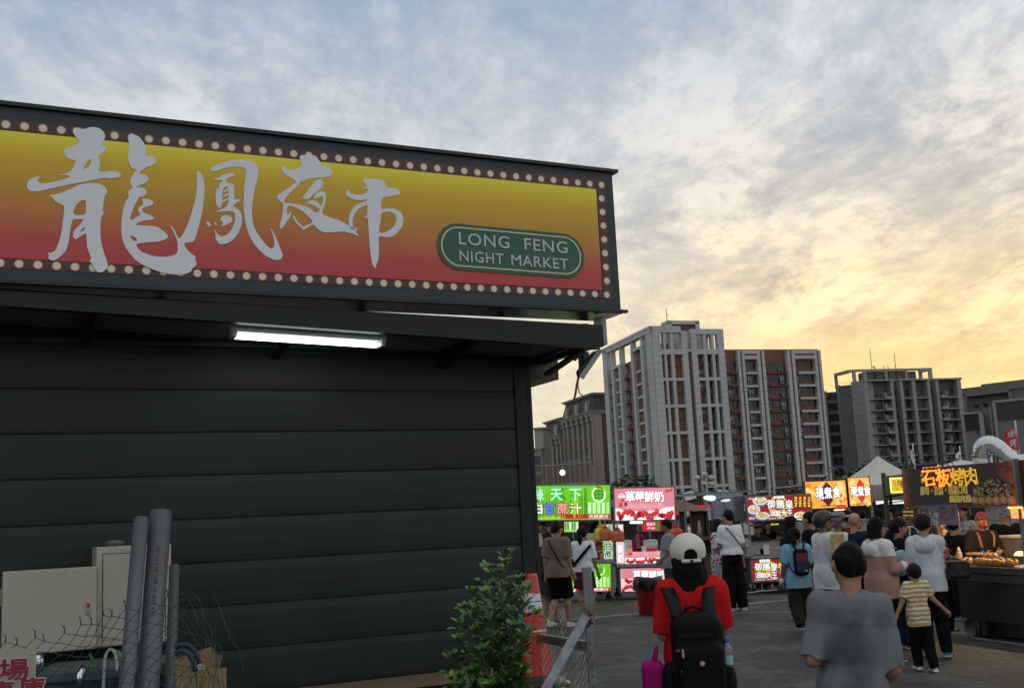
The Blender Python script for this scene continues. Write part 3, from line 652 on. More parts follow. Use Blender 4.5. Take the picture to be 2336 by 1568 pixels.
for k in range(14):
 z=zsec-2.8-FH*(k+1)
 for a,b in((.0,.135),(.41,.645)):
  led.add((lambda z,a,b:lambda mb:FB.bx(mb,a,b,z-.22,z+.05,-1.3,-.55))(z,a,b),2)
 bal.add((lambda z:lambda mb:FB.bx(mb,.215,.325,z-.35,z+.22,-1.3,-.25))(z),2)
 bal.add((lambda z:lambda mb:FB.bx(mb,.752,.93,z-.35,z+.22,-1.3,-.25))(z),3)
 for a,b in((.082,.13),(.285,.33),(.475,.545),(.775,.845),(.872,.925)):wn.add(win(FB,a,b,z+1.15,z+2.85,-1.28),4)
 for u,n in((.042,1+(k*7%3>0)),(.25,1+(k*5%3>0)),(.44,1),(.585,1+(k%2)),(.735,1+(k*3%4>1))):
  ac.add(acu(FB,u+(.006*((k*13)%3-1)),z+.55,-1.05,n),5)
  rl.add((lambda z,u:lambda mb:(FB.bx(mb,u-.028,u+.03,z+.1,z+.16,-1.3,-.5),[FB.bx(mb,u-.026+i*.0135,u-.0245+i*.0135,z+.1,z+1.25,-.55,-.5)for i in range(5)],FB.bx(mb,u-.028,u+.03,z+1.2,z+1.27,-.56,-.49)))(z,u),2)
  wn.add((lambda z,u:lambda mb:FB.bx(mb,u-.03,u+.02,z+.3,z+2.8,-1.4,-1.27))(z,u),.5)
 for a in(.585,):wn.add((lambda z:lambda mb:FB.bx(mb,.56,.635,z+.2,z+2.8,-1.4,-1.26))(z),1)
for p in(wn,ac,led,bal,rl):p.flush()
mb=MB();mb.T=FR.M;mb.beam((.4*FR.W,-7,ztw),(.4*FR.W,-7,ztw+6),.12);mb.beam((.4*FR.W,-7,ztw+4),(.44*FR.W,-7,ztw+4.2),.08);mb.build('antenna',railm,tower)
# grey block to the right
Cg=base_pt(1996.6,311);Rg=base_pt(2221,318);dg=(Rg-Cg).normalized();zg=height_at(1966,867,Cg)
grey=thing('grey_apartment_block','grey apartment block with pale vertical fins, right of the red brown tower','apartment block',tuple(Cg),math.atan2(dg.y,dg.x))
FG=Face(grey,Cg,Rg);GH=3.2
Lg=meet(1968,Cg,Vector((-.55,.83,0)).normalized());FGl=Face(grey,Lg,Cg)
mb=MB();FG.bx(mb,.01,.99,0,zg-.5,-14,-1.6);mb.build('wall',greyst,grey)
mb=MB();FGl.bx(mb,0,1,0,zg,-4,0)
mb.mi=1
for i in range(1,6):FGl.bx(mb,i/6-.006,i/6+.006,0,zg-.2,-.2,.02)
for i in range(1,24):FGl.bx(mb,0,1,zg-i*1.6,zg-i*1.6+.06,-.2,.02)
mb.build('side_wall',[greysl,framem],grey)
for a,b in((0,.042),(.268,.30),(.365,.395),(.49,.525),(.645,.675),(.735,.765),(.958,1)):
 mb=MB();FG.bx(mb,a,b,0,zg-.05,-1.6,.25)
 mb.mi=1
 for i in range(12):FG.bx(mb,a-.0005,b+.0005,zg-2.6-GH*i,zg-2.52-GH*i,-.3,.265)
 mb.build('fin',[greysl,framem],grey)
for a,b in((0,.30),(.365,.675),(.735,1)):FG.part('fascia',greysl,grey,a-.01,b+.01,zg-.35,zg+.1,-3,.55)
wn=Pool(grey,'window',[glassm,framem]);bal=Pool(grey,'balcony',greysl);sl_p=Pool(grey,'floor_slab',greysl);rl=Pool(grey,'railing',glassm)
for k in range(12):
 z=zg-2.1-GH*(k+1)
 if z<2:break
 for a,b in((.042,.268),(.395,.49),(.525,.645),(.765,.958)):sl_p.add((lambda z,a,b:lambda mb:FG.bx(mb,a,b,z-.15,z+.12,-1.6,.05))(z,a,b),1)
 for a,b in((.06,.10),(.115,.16),(.20,.25),(.31,.355),(.42,.445),(.455,.487),(.535,.565),(.575,.615),(.685,.725),(.79,.825),(.845,.88),(.905,.945)):wn.add(win(FG,a,b,z+.9,z+2.75,-1.58),1+a)
 for a,b in((.195,.272),(.765,.832)):
  bal.add((lambda z,a,b:lambda mb:(FG.bx(mb,a,b,z-.2,z+.55,-1.0,.9),FG.bx(mb,a-.004 if a<.5 else b-.008,a+.008 if a<.5 else b+.004,z+.5,z+1.8,-1.0,.9)))(z,a,b),1)
  rl.add((lambda z,a,b:lambda mb:FG.bx(mb,a+.012,b-.01,z+.55,z+1.4,.80,.84))(z,a,b),1)
for p in(wn,bal,sl_p,rl):p.flush()
mb=MB()
for a,b in((-.01,.02),(.10,.13),(.32,.345),(.53,.555),(.78,.815)):FG.bx(mb,a,b,zg-1,zg+3.6,-5.0,-4.4)
FG.bx(mb,-.01,.815,zg+3.0,zg+3.7,-5.0,-4.35);FG.bx(mb,.785,.815,zg-1,zg+3.7,-10,-9.4);FG.bx(mb,.785,.815,zg+3.0,zg+3.7,-10,-4.4);FG.bx(mb,-.06,-.01,zg+2.9,zg+3.6,-12,-4.4);FG.bx(mb,-.065,-.04,zg-1,zg+3.5,-12,-11.4)
mb.build('roof_frame',greysl,grey)
mb=MB();FG.bx(mb,.13,.53,zg-1,zg+3.0,-9,-5.1);FG.bx(mb,.555,.66,zg-1,zg+2.9,-9,-5.3);mb.build('penthouse',greyst,grey)
for u,h in((.24,7.0),(.49,5.6)):
 mb=MB();mb.T=FG.M;mb.beam((u*FG.W,-7,zg+3),(u*FG.W,-7,zg+3+h),.13);mb.build('antenna',railm,grey)
for u in(.22,.225,.235,.33,.37,.45):
 mb=MB();mb.T=FG.M;mb.tube([(u*FG.W,-4.9,zg-.2),(u*FG.W,-4.9,zg+4.3),(u*FG.W-.25,-4.9,zg+4.55),(u*FG.W-.5,-4.9,zg+4.3)],.08,5);mb.build('vent_pipe',railm,grey)
A0=base_pt(1893,345);A1=base_pt(1975,340);da=(A1-A0).normalized();za=height_at(1905,893,A0)
anx=thing('dark_apartment_block','dark grey apartment block in the gap between the red brown tower and the finned block','apartment block',tuple(A0),math.atan2(da.y,da.x))
FA=Face(anx,A0,A1)
mb=MB();FA.bx(mb,0,1,0,za,-12,-.8);FA.bx(mb,.45,1,za-.1,za+1.7,-12,-1.4);mb.build('wall',darkst,anx)
for a,b in((.10,.2),(.50,.60)):FA.part('fin',greymd,anx,a,b,0,za+(1.8 if a>.3 else.4),-.8,.2)
wn=Pool(anx,'window',[glassm,framem]);sp_=Pool(anx,'spandrel',greyst);ac=Pool(anx,'air_conditioner',[acm,railm])
for k in range(13):
 z=za-3.3*(k+1)
 sp_.add((lambda z:lambda mb:FA.bx(mb,.2,.5,z-.2,z+.75,-.8,-.2))(z))
 for a,b in((.22,.48),(.64,.78),(.9,.97)):wn.add(win(FA,a,b,z+1.0,z+2.8,-.78,2))
 if k%3!=1:ac.add(acu(FA,.70,z+.6,-.5))
for p in(wn,sp_,ac):p.flush()
mb=MB();mb.T=FA.M
for u in range(0,12):mb.beam((FA.W*(.45+.05*u),-2,za+1.6),(FA.W*(.45+.05*u),-2,za+2.7),.05)
mb.beam((FA.W*.45,-2,za+2.7),(FA.W,-2,za+2.7),.06);mb.build('roof_rail',railm,anx)
B0=base_pt(2205,380);B1=base_pt(2420,360);db=(B1-B0).normalized();zbk=height_at(2250,881,B0)
bk=thing('tan_apartment_block','tan grey block with flat roof frames behind the far right grey block','apartment block',tuple(B0),math.atan2(db.y,db.x))
Fb=Face(bk,B0,B1)
tan=mat('tan_grey_tile',(.14,.125,.108),.7,var=.2,scale=.5)
mb=MB();Fb.bx(mb,0,1,0,zbk,-12,-.5);Fb.bx(mb,.30,1,zbk-4,zbk+.6,-10,-.2);Fb.bx(mb,.66,1.2,zbk-6,zbk-1.2,-4,2.5);mb.build('wall',tan,bk)
mb=MB();Fb.bx(mb,.12,.66,zbk-3.2,zbk-2.2,-.5,3.0);Fb.bx(mb,.12,.16,0,zbk-2.2,2.2,3.0);Fb.bx(mb,.62,.66,0,zbk-2.2,2.2,3.0);Fb.bx(mb,.62,1.2,zbk-2.4,zbk-.9,1.0,3.2);mb.build('roof_frame',greymd,bk)
wn=Pool(bk,'window',[glassm,framem])
for k in range(8):
 for a in(.08,.2,.3,.42,.52):wn.add(win(Fb,a,a+.05,zbk-3.5*(k+1),zbk-3.5*(k+1)+1.2,-.48,1))
wn.flush()
G0=base_pt(2219,300);G1=base_pt(2470,285);dgq=(G1-G0).normalized();zq=height_at(2290,914,base_pt(2310,295))
fr_=thing('louvred_apartment_block','mid grey block with slatted louvres along its top at the far right edge','apartment block',tuple(G0),math.atan2(dgq.y,dgq.x))
Fq=Face(fr_,G0,G1)
mb=MB();Fq.bx(mb,0,.18,0,zq-2.6,-8,-.3);Fq.bx(mb,.18,.30,0,zq-1.5,-8,-2.2);Fq.bx(mb,.30,.62,0,zq-.2,-8,0);Fq.bx(mb,.62,1,0,zq-2.0,-9,-1.5);mb.build('wall',greymd,fr_)
mb=MB();Fq.bx(mb,-.01,.19,zq-2.7,zq-2.2,-1,.4);Fq.bx(mb,.15,.19,0,zq-2.2,-.4,.4);Fq.bx(mb,.24,.26,0,zq-1.2,-2.3,-1.7);Fq.bx(mb,.29,.32,0,zq+.1,-.5,.4);Fq.bx(mb,.29,.60,zq-.3,zq+.25,-1,.4);Fq.bx(mb,.64,1,zq-.5,zq,-2,.4);Fq.bx(mb,.64,.68,zq-4.5,zq-.5,-2,.4);mb.build('white_frame',greysl,fr_)
mb=MB()
for i in range(11):Fq.bx(mb,.012+.0125*i,.017+.0125*i,zq-7,zq-2.7,-.3,.15)
mb.build('louvre',railm,fr_);mb=MB()
for i in range(18):Fq.bx(mb,.33+.0142*i,.336+.0142*i,zq-5.2,zq-.3,0,.25)
mb.build('louvre',railm,fr_)
wn=Pool(fr_,'window',[glassm,framem]);sp_=Pool(fr_,'balcony',greysl)
for k in range(8):
 z=zq-5.4-3.3*(k+1)
 for a,b,d in((.11,.125,-.28),(.20,.235,-2.18),(.265,.29,-2.18),(.56,.60,.02),(.64,.72,-1.48),(.74,.8,-1.48),(.84,.9,-1.48)):wn.add(win(Fq,a,b,z+.7,z+2.4,d,1 if b-a<.05 else 2))
 sp_.add((lambda z:lambda mb:Fq.bx(mb,.60,1,z-.4,z+.4,-1.5,.3))(z))
wn.flush();sp_.flush()
# classical blocks beside the shed
def classical(pxc,Yc,pxl,pytop,label,nb,side_px,floors=9,dome=True):
 A=base_pt(pxc,Yc);dl=Vector((-.30,.954,0)).normalized();Bp=meet(pxl,A,dl);zc_=height_at(pxc-18,pytop,A)
 r=thing('classical_apartment_block',label,'apartment block',tuple(A),0)
 F=Face(r,Bp,A);dr=Vector((.954,.30,0));S_=Face(r,A,A+dr*side_px)
 mb=MB();F.bx(mb,0,1,0,zc_-.8,-side_px,-.9);mb.build('wall',brownw,r)
 mb=MB();F.bx(mb,-.01,1.0,zc_-.8,zc_-.2,-side_px*.5,.5);F.bx(mb,-.02,1.0,zc_-.2,zc_+.15,-side_px*.5,.9);S_.bx(mb,-.02,1,zc_-.8,zc_-.2,-3,.5);S_.bx(mb,-.03,1,zc_-.2,zc_+.15,-3,.8)
 mb.build('cornice',beige,r)
 hm=5.2
 mb=MB();mb.T=F.M;W_=F.W
 q=[(.0,0.2),(W_-.2,.2),(W_-.2,-side_px*.9),(0,-side_px*.9)];t=[(.9,-1.2),(W_-1.6,-1.2),(W_-1.6,-side_px*.9),(.9,-side_px*.9)]
 mb.add([(a,b,zc_+.15)for a,b in q]+[(a,b,zc_+hm)for a,b in t],[(0,1,5,4),(1,2,6,5),(2,3,7,6),(3,0,4,7),(4,5,6,7)][0:5]);mb.build('mansard_roof',slate,r)
 mb=MB();F.bx(mb,0,1-1.0/F.W,zc_+hm-.1,zc_+hm+.3,-side_px*.9,-.6);F.bx(mb,-.02,1-.5/F.W,zc_+hm+.3,zc_+hm+.7,-side_px*.9,-.1);mb.build('roof_cornice',beige,r)
 us=[i/nb for i in range(nb+1)]
 for i,u in enumerate(us):
  wd=.9/F.W if 0<i<nb else 1.6/F.W
  mb=MB();F.bx(mb,max(0,u-wd),min(1,u+wd),0,zc_-3,-.9,.25);F.bx(mb,max(0,u-wd*1.3),min(1,u+wd*1.3),zc_-3,zc_-2.4,-.9,.55);F.bx(mb,max(0,u-wd*1.1),min(1,u+wd*1.1),zc_-2.4,zc_-1.5,-.9,.45);F.bx(mb,max(0,u-wd*1.4),min(1,u+wd*1.4),zc_-1.5,zc_-.8,-.9,.7);mb.build('pilaster',beige,r)
 S_.part('pilaster',beige,r,0,2.6/side_px,0,zc_-.8,-.9,.25)
 wn=Pool(r,'window',[glassm,framem]);sp_=Pool(r,'spandrel',beige)
 for i in range(nb):
  a,b=us[i],us[i+1];q=(b-a)
  for k in range(floors):
   z=zc_-3.2*(k+1)-.8
   wn.add(win(F,a+q*.3,b-q*.3,z+.3,z+2.7,-.85,1),1)
   sp_.add((lambda a,b,z:lambda mb:F.bx(mb,a+q*.2,b-q*.2,z-.35,z+.05,-.9,-.35))(a,b,z),1)
 wn.flush();sp_.flush()
 for i in range(max(1,nb//2)):
  u=(i+.5)/max(1,nb//2);mb=MB();mb.T=F.M;x=u*F.W;w2=1.5
  ring=[(x-w2,-.2,zc_+.2)]+[(x-w2*math.cos(math.pi*j/8),-.2,zc_+2.2+w2*math.sin(math.pi*j/8))for j in range(9)]+[(x+w2,-.2,zc_+.2)]
  mb.slab([(a,.35,c)for a,b,c in ring],(0,1,0),1.8)
  d_=mb.build('dormer',beige,r)
  mb=MB();mb.T=F.M;w2=.85
  mb.slab([(x-w2,.40,zc_+.6)]+[(x-w2*math.cos(math.pi*j/8),.40,zc_+2.2+w2*math.sin(math.pi*j/8))for j in range(9)]+[(x+w2,.40,zc_+.6)],(0,1,0),.1);mb.build('dormer_window',glassm,r)
 return r,F,zc_
c1,F1,z1=classical(1367.6,350,1296,937,'classical block with dark mansard roof and plain brown end wall beside the red brown tower',6,26)
c2,F2,z2=classical(1291,385,1249,990,'lower classical block with dark mansard roof and arched dormer, left of the brown end wall',4,14)
for u,h in((.72,9.0),):
 mb=MB();mb.T=F1 .M;mb.beam((F1 .W*.8,-9,z1+5),(F1 .W*.8,-9,z1+5+h),.14);mb.build('antenna',railm,c1)
mb=MB();F1 .bx(mb,.80,1,z1+5,z1+8.5,-22,-12);mb.build('stair_tower',beige,c1)
mb=MB();F1 .bx(mb,.76,1.02,z1+8.5,z1+9.4,-22.5,-11.5);mb.build('stair_cornice',beige,c1)
P0=base_pt(1200,375);P1=base_pt(1243,372);zp=height_at(1232,977,P1)
pb=thing('cream_apartment_block','cream block with dark bay windows peeping out past the shed corner','apartment block',tuple(P0),0)
Fp=Face(pb,P0,P1)
mb=MB();Fp.bx(mb,0,1,0,zp-6.5,-8,-.4);Fp.bx(mb,.55,1,zp-6.5,zp,-8,-2);mb.build('wall',mat('cream_render',(.34,.31,.26),.7,var=.1,scale=.3),pb)
mb=MB();Fp.bx(mb,.5,1.05,zp,zp+.6,-8.5,-1.4);Fp.bx(mb,0,1.05,zp-7,zp-6.3,-3,.3)
for k in range(8):Fp.bx(mb,0,1,zp-9.0-6.4*k,zp-8.2-6.4*k,-.5,.3)
mb.build('cornice',beige,pb)
wn=Pool(pb,'window',[glassm,framem])
for k in range(6):wn.add(win(Fp,.3,.92,zp-14.0-6.4*k,zp-9.3-6.4*k,-.38,3))
wn.flush()
# foreground left: cabinets, pipes, torn fence, plant, cones
def shed_w(px,py,off):return SM@shed_uv(px,py,off)
cab_m=mat('cream_cabinet',(.46,.43,.35),.5,var=.06,scale=2.0,bump=.05,bscale=8)
cab_e=mat('cream_edge',(.26,.22,.165),.5,var=.05)
def cabinet(pts,off,dep,label,inset,handle):
 """wall cabinet given by its four corners in the picture, front face at off from the wall"""
 L_=[shed_uv(x,y,off)for x,y in pts];x0=min(p.x for p in L_);x1=max(p.x for p in L_);z0=(L_[2].z+L_[3].z)/2;z1=(L_[0].z+L_[1].z)/2
 r=thing('electrical_cabinet',label,'cabinet',tuple(SM@Vector(((x0+x1)/2,-off+dep/2,z0))),rz_shed)
 X=rootm(r).inverted()@SM
 def T(mb):mb.T=X;return mb
 T(m:=MB()).b2((x0,-off,z0),(x1,-off+dep,z1));m.build('case',cab_m,r,bevel=.012)
 if inset:
  T(m:=MB()).b2((x0+.05,-off-.004,z0+.05),(x1-.05,-off+.01,z1-.06));m.build('door',cab_m,r,bevel=.004)
  T(m:=MB())
  for a,b in(((x0+.044,z0+.044),(x0+.05,z1-.054)),((x1-.05,z0+.044),(x1-.044,z1-.054))):m.b2((a[0],-off-.002,a[1]),(b[0],-off+.01,b[1]))
  m.b2((x0+.05,-off-.002,z1-.06),(x1-.05,-off+.01,z1-.054));m.build('door_gap',black_,r)
 else:
  T(m:=MB()).b2((x0-.006,-off-.006,z0-.004),(x1+.002,-off+.016,z1+.004));m.build('door',cab_m,r,bevel=.012)
  T(m:=MB()).b2((x0-.02,-off+.02,z1-.25),(x0,-off+.06,z1-.12));m.build('hinge',cab_e,r)
 if handle:
  a=shed_uv(handle[0],handle[1],off+.01);b=shed_uv(handle[2],handle[3],off+.01)
  T(m:=MB()).b2((a.x-.016,-off-.014,b.z),(a.x+.018,-off-.004,a.z));h_=m.build('latch',mat('latch_steel',(.42,.42,.41),.35,metal=.5),r,bevel=.003)
  T(m:=MB()).b2((a.x-.009,-off-.018,a.z-.045),(a.x+.010,-off-.013,a.z-.015));m.build('latch_button',mat('latch_red',(.35,.03,.03),.4),h_)
  T(m:=MB()).b2((a.x-.010,-off-.017,b.z+.01),(a.x+.011,-off-.013,a.z-.06));m.build('latch_lever',steel,h_)
 return r
cabinet([(8,1306),(219,1290),(219,1476),(5,1497)],.42,.38,'wide cream electrical cabinet with a red button latch on the dark shed wall',False,(201,1370,201,1402))
cabinet([(220,1248),(391,1237),(384,1465),(220,1473)],.36,.34,'tall narrow cream cabinet half hidden behind the grey pipes',True,None)
m_=MB();cc=shed_w(262,1246,.30);
m_.lathe([(.055,0),(.075,.03),(.07,.04),(.03,.055)],tuple(cc),14);tag(m_.build('cable_gland',mat('gland_grey',(.16,.16,.15),.5)),'small round grey cap on top of the narrow cream cabinet','cap')
pvc=mat('grey_pvc',(.105,.110,.118),.40,var=.07,scale=3,spec=.5,stretch=(1,1,.2))
ink=mat('pipe_ink',(.03,.03,.035),.6,var=0)
def pipe(px0,py0,px1,py1,Y,rpx,label,txt=None):
 a,b=at_y(px0,py0,Y+.25),at_y(px1,py1,Y-.1);R=rpx*(Y+.2)/F_V;d=(b-a).normalized();b=a+d*((a.z-.0)/-d.z)
 r=thing('plastic_pipe',label,'pipe',tuple(b),0,'grey pipes leaning by the fence')
 m=MB();m.smooth=True;n=28;x=d.cross(Vector((0,1,0))).normalized();y=d.cross(x)
 ringp=lambda c,rr:[c+(x*math.cos(2*math.pi*i/n)+y*math.sin(2*math.pi*i/n))*rr for i in range(n)]
 vs=ringp(b,R)+ringp(a,R)+ringp(a,R*.9)+ringp(a+d*.35,R*.9)
 m.add(vs,[(k*n+i,k*n+(i+1)%n,(k+1)*n+(i+1)%n,(k+1)*n+i)for k in range(3)for i in range(n)]);m.build('pipe_wall',pvc,r,world=True)
 if txt:
  f=Vector((0,-1,0));f=(f-d*f.dot(d)).normalized();f=(f*math.cos(.3)-x*math.sin(.3)*(1 if x.x>0 else-1)*-1).normalized()
  fr=basis(a+d*.28+f*(R+.0025),d,d.cross(f)*-1 if d.cross(f).dot(Vector((1,0,0)))<0 else d.cross(f))
  m=MB();v,ff=text_mesh(txt);k=.034
  m.add([fr@Vector((p[0]*k,(p[1]-.3)*k,0))for p in v],ff);m.build('printed_text',ink,r,world=True)
 return r
pipe(322,1181,288,1575,7.75,16.5,'middle width grey plastic pipe, left of the thickest one')
pipe(367,1166,336,1575,7.9,24.0,'thickest and tallest grey plastic pipe leaning before the cream cabinet','PVC-U  CNS 1298  5B  0618  KS-7')
pipe(398,1289,388,1575,8.05,11.5,'shortest and thinnest grey plastic pipe, right of the thickest one')
pen=mat('marker_pen',(.055,.055,.065),.6,var=0)
greenw=mat('green_coated_wire',(.022,.055,.048),.45,var=.25,scale=30)
wire_g=mat('galvanised_wire',(.10,.14,.135),.4,metal=.4,var=.3,scale=30)
def chain_link(m,fr,x0,x1,z1f,z0f,cell,r,wob,keep=None,g=None,tips=True):
 """zigzag wires woven on the frame fr (x along, y up); top and bottom heights given by functions of x"""
 g=g or random;nx=int((x1-x0)/cell*2)+2;hh=cell*.18
 def P(i,j):
  x=x0+i*cell/2;z=j*hh;k=wob(x,z);return x+k[0],z+k[1],k[2]
 top=max(z1f(x0+i*cell/2)for i in range(nx+1));nj=int(top/hh)+2
 segs=set()
 for i in range(nx):
  for j in range(-1,nj):
   a=P(i,j);up=1 if(i+j)%2==0 else-1;b=P(i+1,j+up)
   if(i+j)%2==0 or True:
    for q in((a,b),):
     xm=(q[0][0]+q[1][0])/2;zm=(q[0][1]+q[1][1])/2
     if zm>z1f(xm)or zm<z0f(xm)or(keep and not keep(xm,zm)):continue
     segs.add((i,j,up))
 for(i,j,up)in segs:
  a,b=P(i,j),P(i+1,j+up);A=Vector((a[0],a[1],a[2]+.004*up));B=Vector((b[0],b[1],b[2]+.004*up));M_=(A+B)/2+Vector((g.uniform(-1,1)*cell*.03,g.uniform(-1,1)*cell*.04,0))
  ends=[fr@A,fr@(A*.8+B*.2+Vector((0,.0,-.004*up))),fr@M_,fr@B]
  m.tube([ends[0],ends[2],ends[3]],r,5,cap=False)
  if tips and((i+1,j+up,1)not in segs and(i+1,j+up,-1)not in segs or(i,j+2,-1)not in segs and up==1 and(i+1,j+up+0,1)not in segs and b[1]>z1f(b[0])-hh*1.2):
   t=fr@(B+Vector((g.uniform(-.01,.006),hh*.55,0)));m.tube([ends[3],t],r*1.7,5,cap=True)
FP=at_y(0,1465,6.35);FQ=at_y(560,1465,6.55);fdir=Vector((FQ.x-FP.x,FQ.y-FP.y,0)).normalized()
frl=basis(Vector((FP.x,FP.y,0)),fdir,(0,0,1));FI=frl.inverted()
def fl_uv(px,py):p=on_plane(px,py,FP,Vector((fdir.y,-fdir.x,0)));return FI@p
tops=[fl_uv(x,y)for x,y in((-60,1468),(60,1458),(130,1452),(165,1428),(235,1400),(330,1372),(420,1352),(470,1335))]
def ztop_l(x):
 for a,b in zip(tops,tops[1:]):
  if x<=b.x:return a.y+(b.y-a.y)*max(0,(x-a.x))/(b.x-a.x)
 return tops[-1].y
xR=fl_uv(425,1400).x
def wob_l(x,z):
 s=.022*math.sin(7*x+5*z)+.014*math.sin(15*x-9*z);return(s+.018*math.sin(11*z),-.16*(x-tops[0].x)*.0+.015*math.sin(9*x+2),.03*math.sin(5*x+3*z))
fence_l=thing('chain_link_fence','torn dark green chain link fence crossing before the cream cabinets and grey pipes','fence',(FP.x+1,FP.y,0))
m=MB();m.smooth=True
g_=random.Random(3);E1=Vector((.038,.050,0));E2=Vector((.055,-.012,0));lat={}
def LP_(i,j):
 if(i,j)not in lat:
  p=Vector((tops[0].x-.35,.55,0))+E1*j+E2*i;k=wob_l(p.x,p.y);lat[(i,j)]=p+Vector((k[0]+g_.uniform(-.005,.005),k[1]+g_.uniform(-.005,.005),k[2]))
 return lat[(i,j)]
def in_l(p):return.2<p.y<ztop_l(p.x)+.012 and tops[0].x<p.x<xR+.05+.34*max(0,1.22-p.y)
have=set((i,j)for i in range(-30,75)for j in range(-10,34)if in_l(LP_(i,j)))
for(i,j)in have:
 p=LP_(i,j)
 for q in((i+1,j),(i,j+1)):
  if q in have:
   e=LP_(*q);m.tube([frl@p,frl@((p+e)/2+Vector((g_.uniform(-.004,.004),g_.uniform(-.005,.005),.006))),frl@e],.0021,5,cap=False)
 if(i,j+1)not in have and(i-1,j)in have or(i,j+1)not in have and p.y>ztop_l(p.x)-.09:
  if p.x<xR+.02 and p.y>ztop_l(p.x)-.09:m.tube([frl@p,frl@(p+Vector((g_.uniform(-.014,.004),.040,0)))],.0036,5);m.tube([frl@(p+Vector((-.005,.03,0))),frl@(p+Vector((-.014,.050,.004)))],.0018,4)
m.build('wire_mesh',greenw,fence_l,world=True)
m=MB();m.smooth=True
for k in range(34):
 a=fl_uv(g_.uniform(405,500),g_.uniform(1350,1560));lim=430+(a.y<1.2)*50
 p=[a];d=Vector((g_.uniform(-.03,.05),g_.uniform(-.10,-.03),g_.uniform(-.03,.06)))
 for q in range(4):p.append(p[-1]+d+Vector((g_.uniform(-.02,.02),g_.uniform(-.02,.02),g_.uniform(-.02,.02))))
 m.tube([frl@v for v in p],.0017,4,cap=False)
ed=[(430,1346),(452,1362),(462,1385),(470,1408),(478,1432),(484,1456),(490,1476),(498,1500),(508,1530),(514,1568)]
for o in(0,-9,-17):
 m.tube([frl@(fl_uv(x+o+g_.uniform(-4,4),y)+Vector((0,0,g_.uniform(-.03,.05))))for x,y in ed],.0019,5,cap=False)
m.build('loose_wire',greenw,fence_l,world=True)
m=MB();m.smooth=True
p0=frl@Vector((tops[0].x+.2,0,-.02));m.tube([p0,p0+Vector((0,0,1.1))],.022,10);m.build('post',galv,fence_l,world=True)
bd=[fl_uv(x,y)for x,y in((-130,1480),(86,1476),(83,1640),(-130,1645))]
bz=-.03
board=thing('notice_board','cream notice board with dark red characters hung on the torn green fence','sign',tuple(frl@Vector((bd[1].x-.3,bd[2].y,.02))))
fb=frl@Matrix.Translation((0,0,.035))
m=MB();m.slab([fb@Vector((p.x,p.y,0))for p in bd],-Vector((fdir.y,-fdir.x,0))*-1,.012);m.build('panel',mat('board_cream',(.40,.37,.27),.55,var=.05),board,world=True)
redc=mat('board_red',(.26,.012,.045),.5,var=0);edgew=mat('board_white',(.52,.52,.50),.5,var=0)
for s,q0,q1 in(('場',(2,1550),(70,1498)),('庫',(60,1606),(120,1548)),('車',(-6,1610),(52,1556))):
 a,b=fl_uv(*q0),fl_uv(*q1)
 sc=.92
 if s!='場':
  a,b=fl_uv(q0[0]-12,q0[1]-14),fl_uv(q1[0]-14,q1[1]-8)
 m=MB();text_into(m,s,fb,a.x,a.y,b.x,b.y,.004,bold=.075);m.build('character_outline',edgew,board,world=True)
 m=MB();text_into(m,s,fb,a.x,a.y,b.x,b.y,.007,bold=.028);m.build('character',redc,board,world=True)
m=MB();q=fl_uv(81,1486);m.lathe([(.004,0),(.004,.003)],tuple(fb@Vector((q.x-.01,q.y-.01,.004))),8);m.build('nail',black_,board,world=True)
teal=mat('teal_tank',(.018,.040,.048),.4,var=.15)
tk=at_y(268,1530,8.1);tank=thing('water_tank','dark teal plastic tank with a chrome tap behind the fence','tank',(tk.x,tk.y+.25,0),rz_shed*.5)
m=MB();m.b2((-.55,-.25,0),(.40,.35,tk.z-.02));m.build('tank_body',teal,tank,bevel=.03)
m=MB();m.b2((-.58,-.28,tk.z-.05),(.43,.38,tk.z+.035));m.build('tank_lid',mat('teal_lid',(.05,.085,.09),.4),tank,bevel=.015)
m=MB();m.smooth=True;c=at_y(325*.5703+0,1534,7.75)
tp=at_y(187,1540,7.8);m.tube([tp+Vector((0,.1,.04)),tp+Vector((0,0,.045)),tp+Vector((0,-.03,.02)),tp+Vector((0,-.03,-.09))],[.02,.028,.03,.024],12);m.build('tap',mat('chrome',(.7,.72,.74),.12,metal=1.0,var=.05),tank,world=True)
pm=at_y(110,1560,8.2);pump=thing('water_pump','black pump with a grey pipe and shiny cap under the wide cream cabinet','pump',(pm.x,pm.y,0))
m=MB();m.smooth=True;q=Vector((pm.x,pm.y,pm.z));m.tube([q+Vector((-.25,0,0)),q+Vector((.15,.05,.0))],.09,14);m.build('motor',black_,pump,world=True)
m=MB();m.smooth=True;a=at_y(95,1528,8.1);b=at_y(160,1548,8.1);m.tube([a,(a+b)/2+Vector((0,0,.01)),b],.03,10);m.build('pipe',mat('pipe_grey',(.12,.13,.135),.4),pump,world=True)
m=MB();m.smooth=True;a=at_y(86,1512,8.0);m.ell(a,(.045,.045,.07));m.build('cap',mat('chrome',(.7,.72,.74)),pump,world=True)
def loop(name,pts,Y,r,m__,label,cat,n=8):
 m=MB();m.smooth=True;P_=[at_y(x,y,Y)for x,y in pts];Q_=[]
 for i in range(len(P_)-1):
  p0,p1,p2,p3=P_[max(0,i-1)],P_[i],P_[i+1],P_[min(len(P_)-1,i+2)]
  for t in(0,.25,.5,.75):Q_.append(.5*((2*p1)+(p2-p0)*t+(2*p0-5*p1+4*p2-p3)*t*t+(3*p1-p0-3*p2+p3)*t**3))
 Q_.append(P_[-1]);m.tube(Q_,r,n);return tag(m.build(name,m__),label,cat)
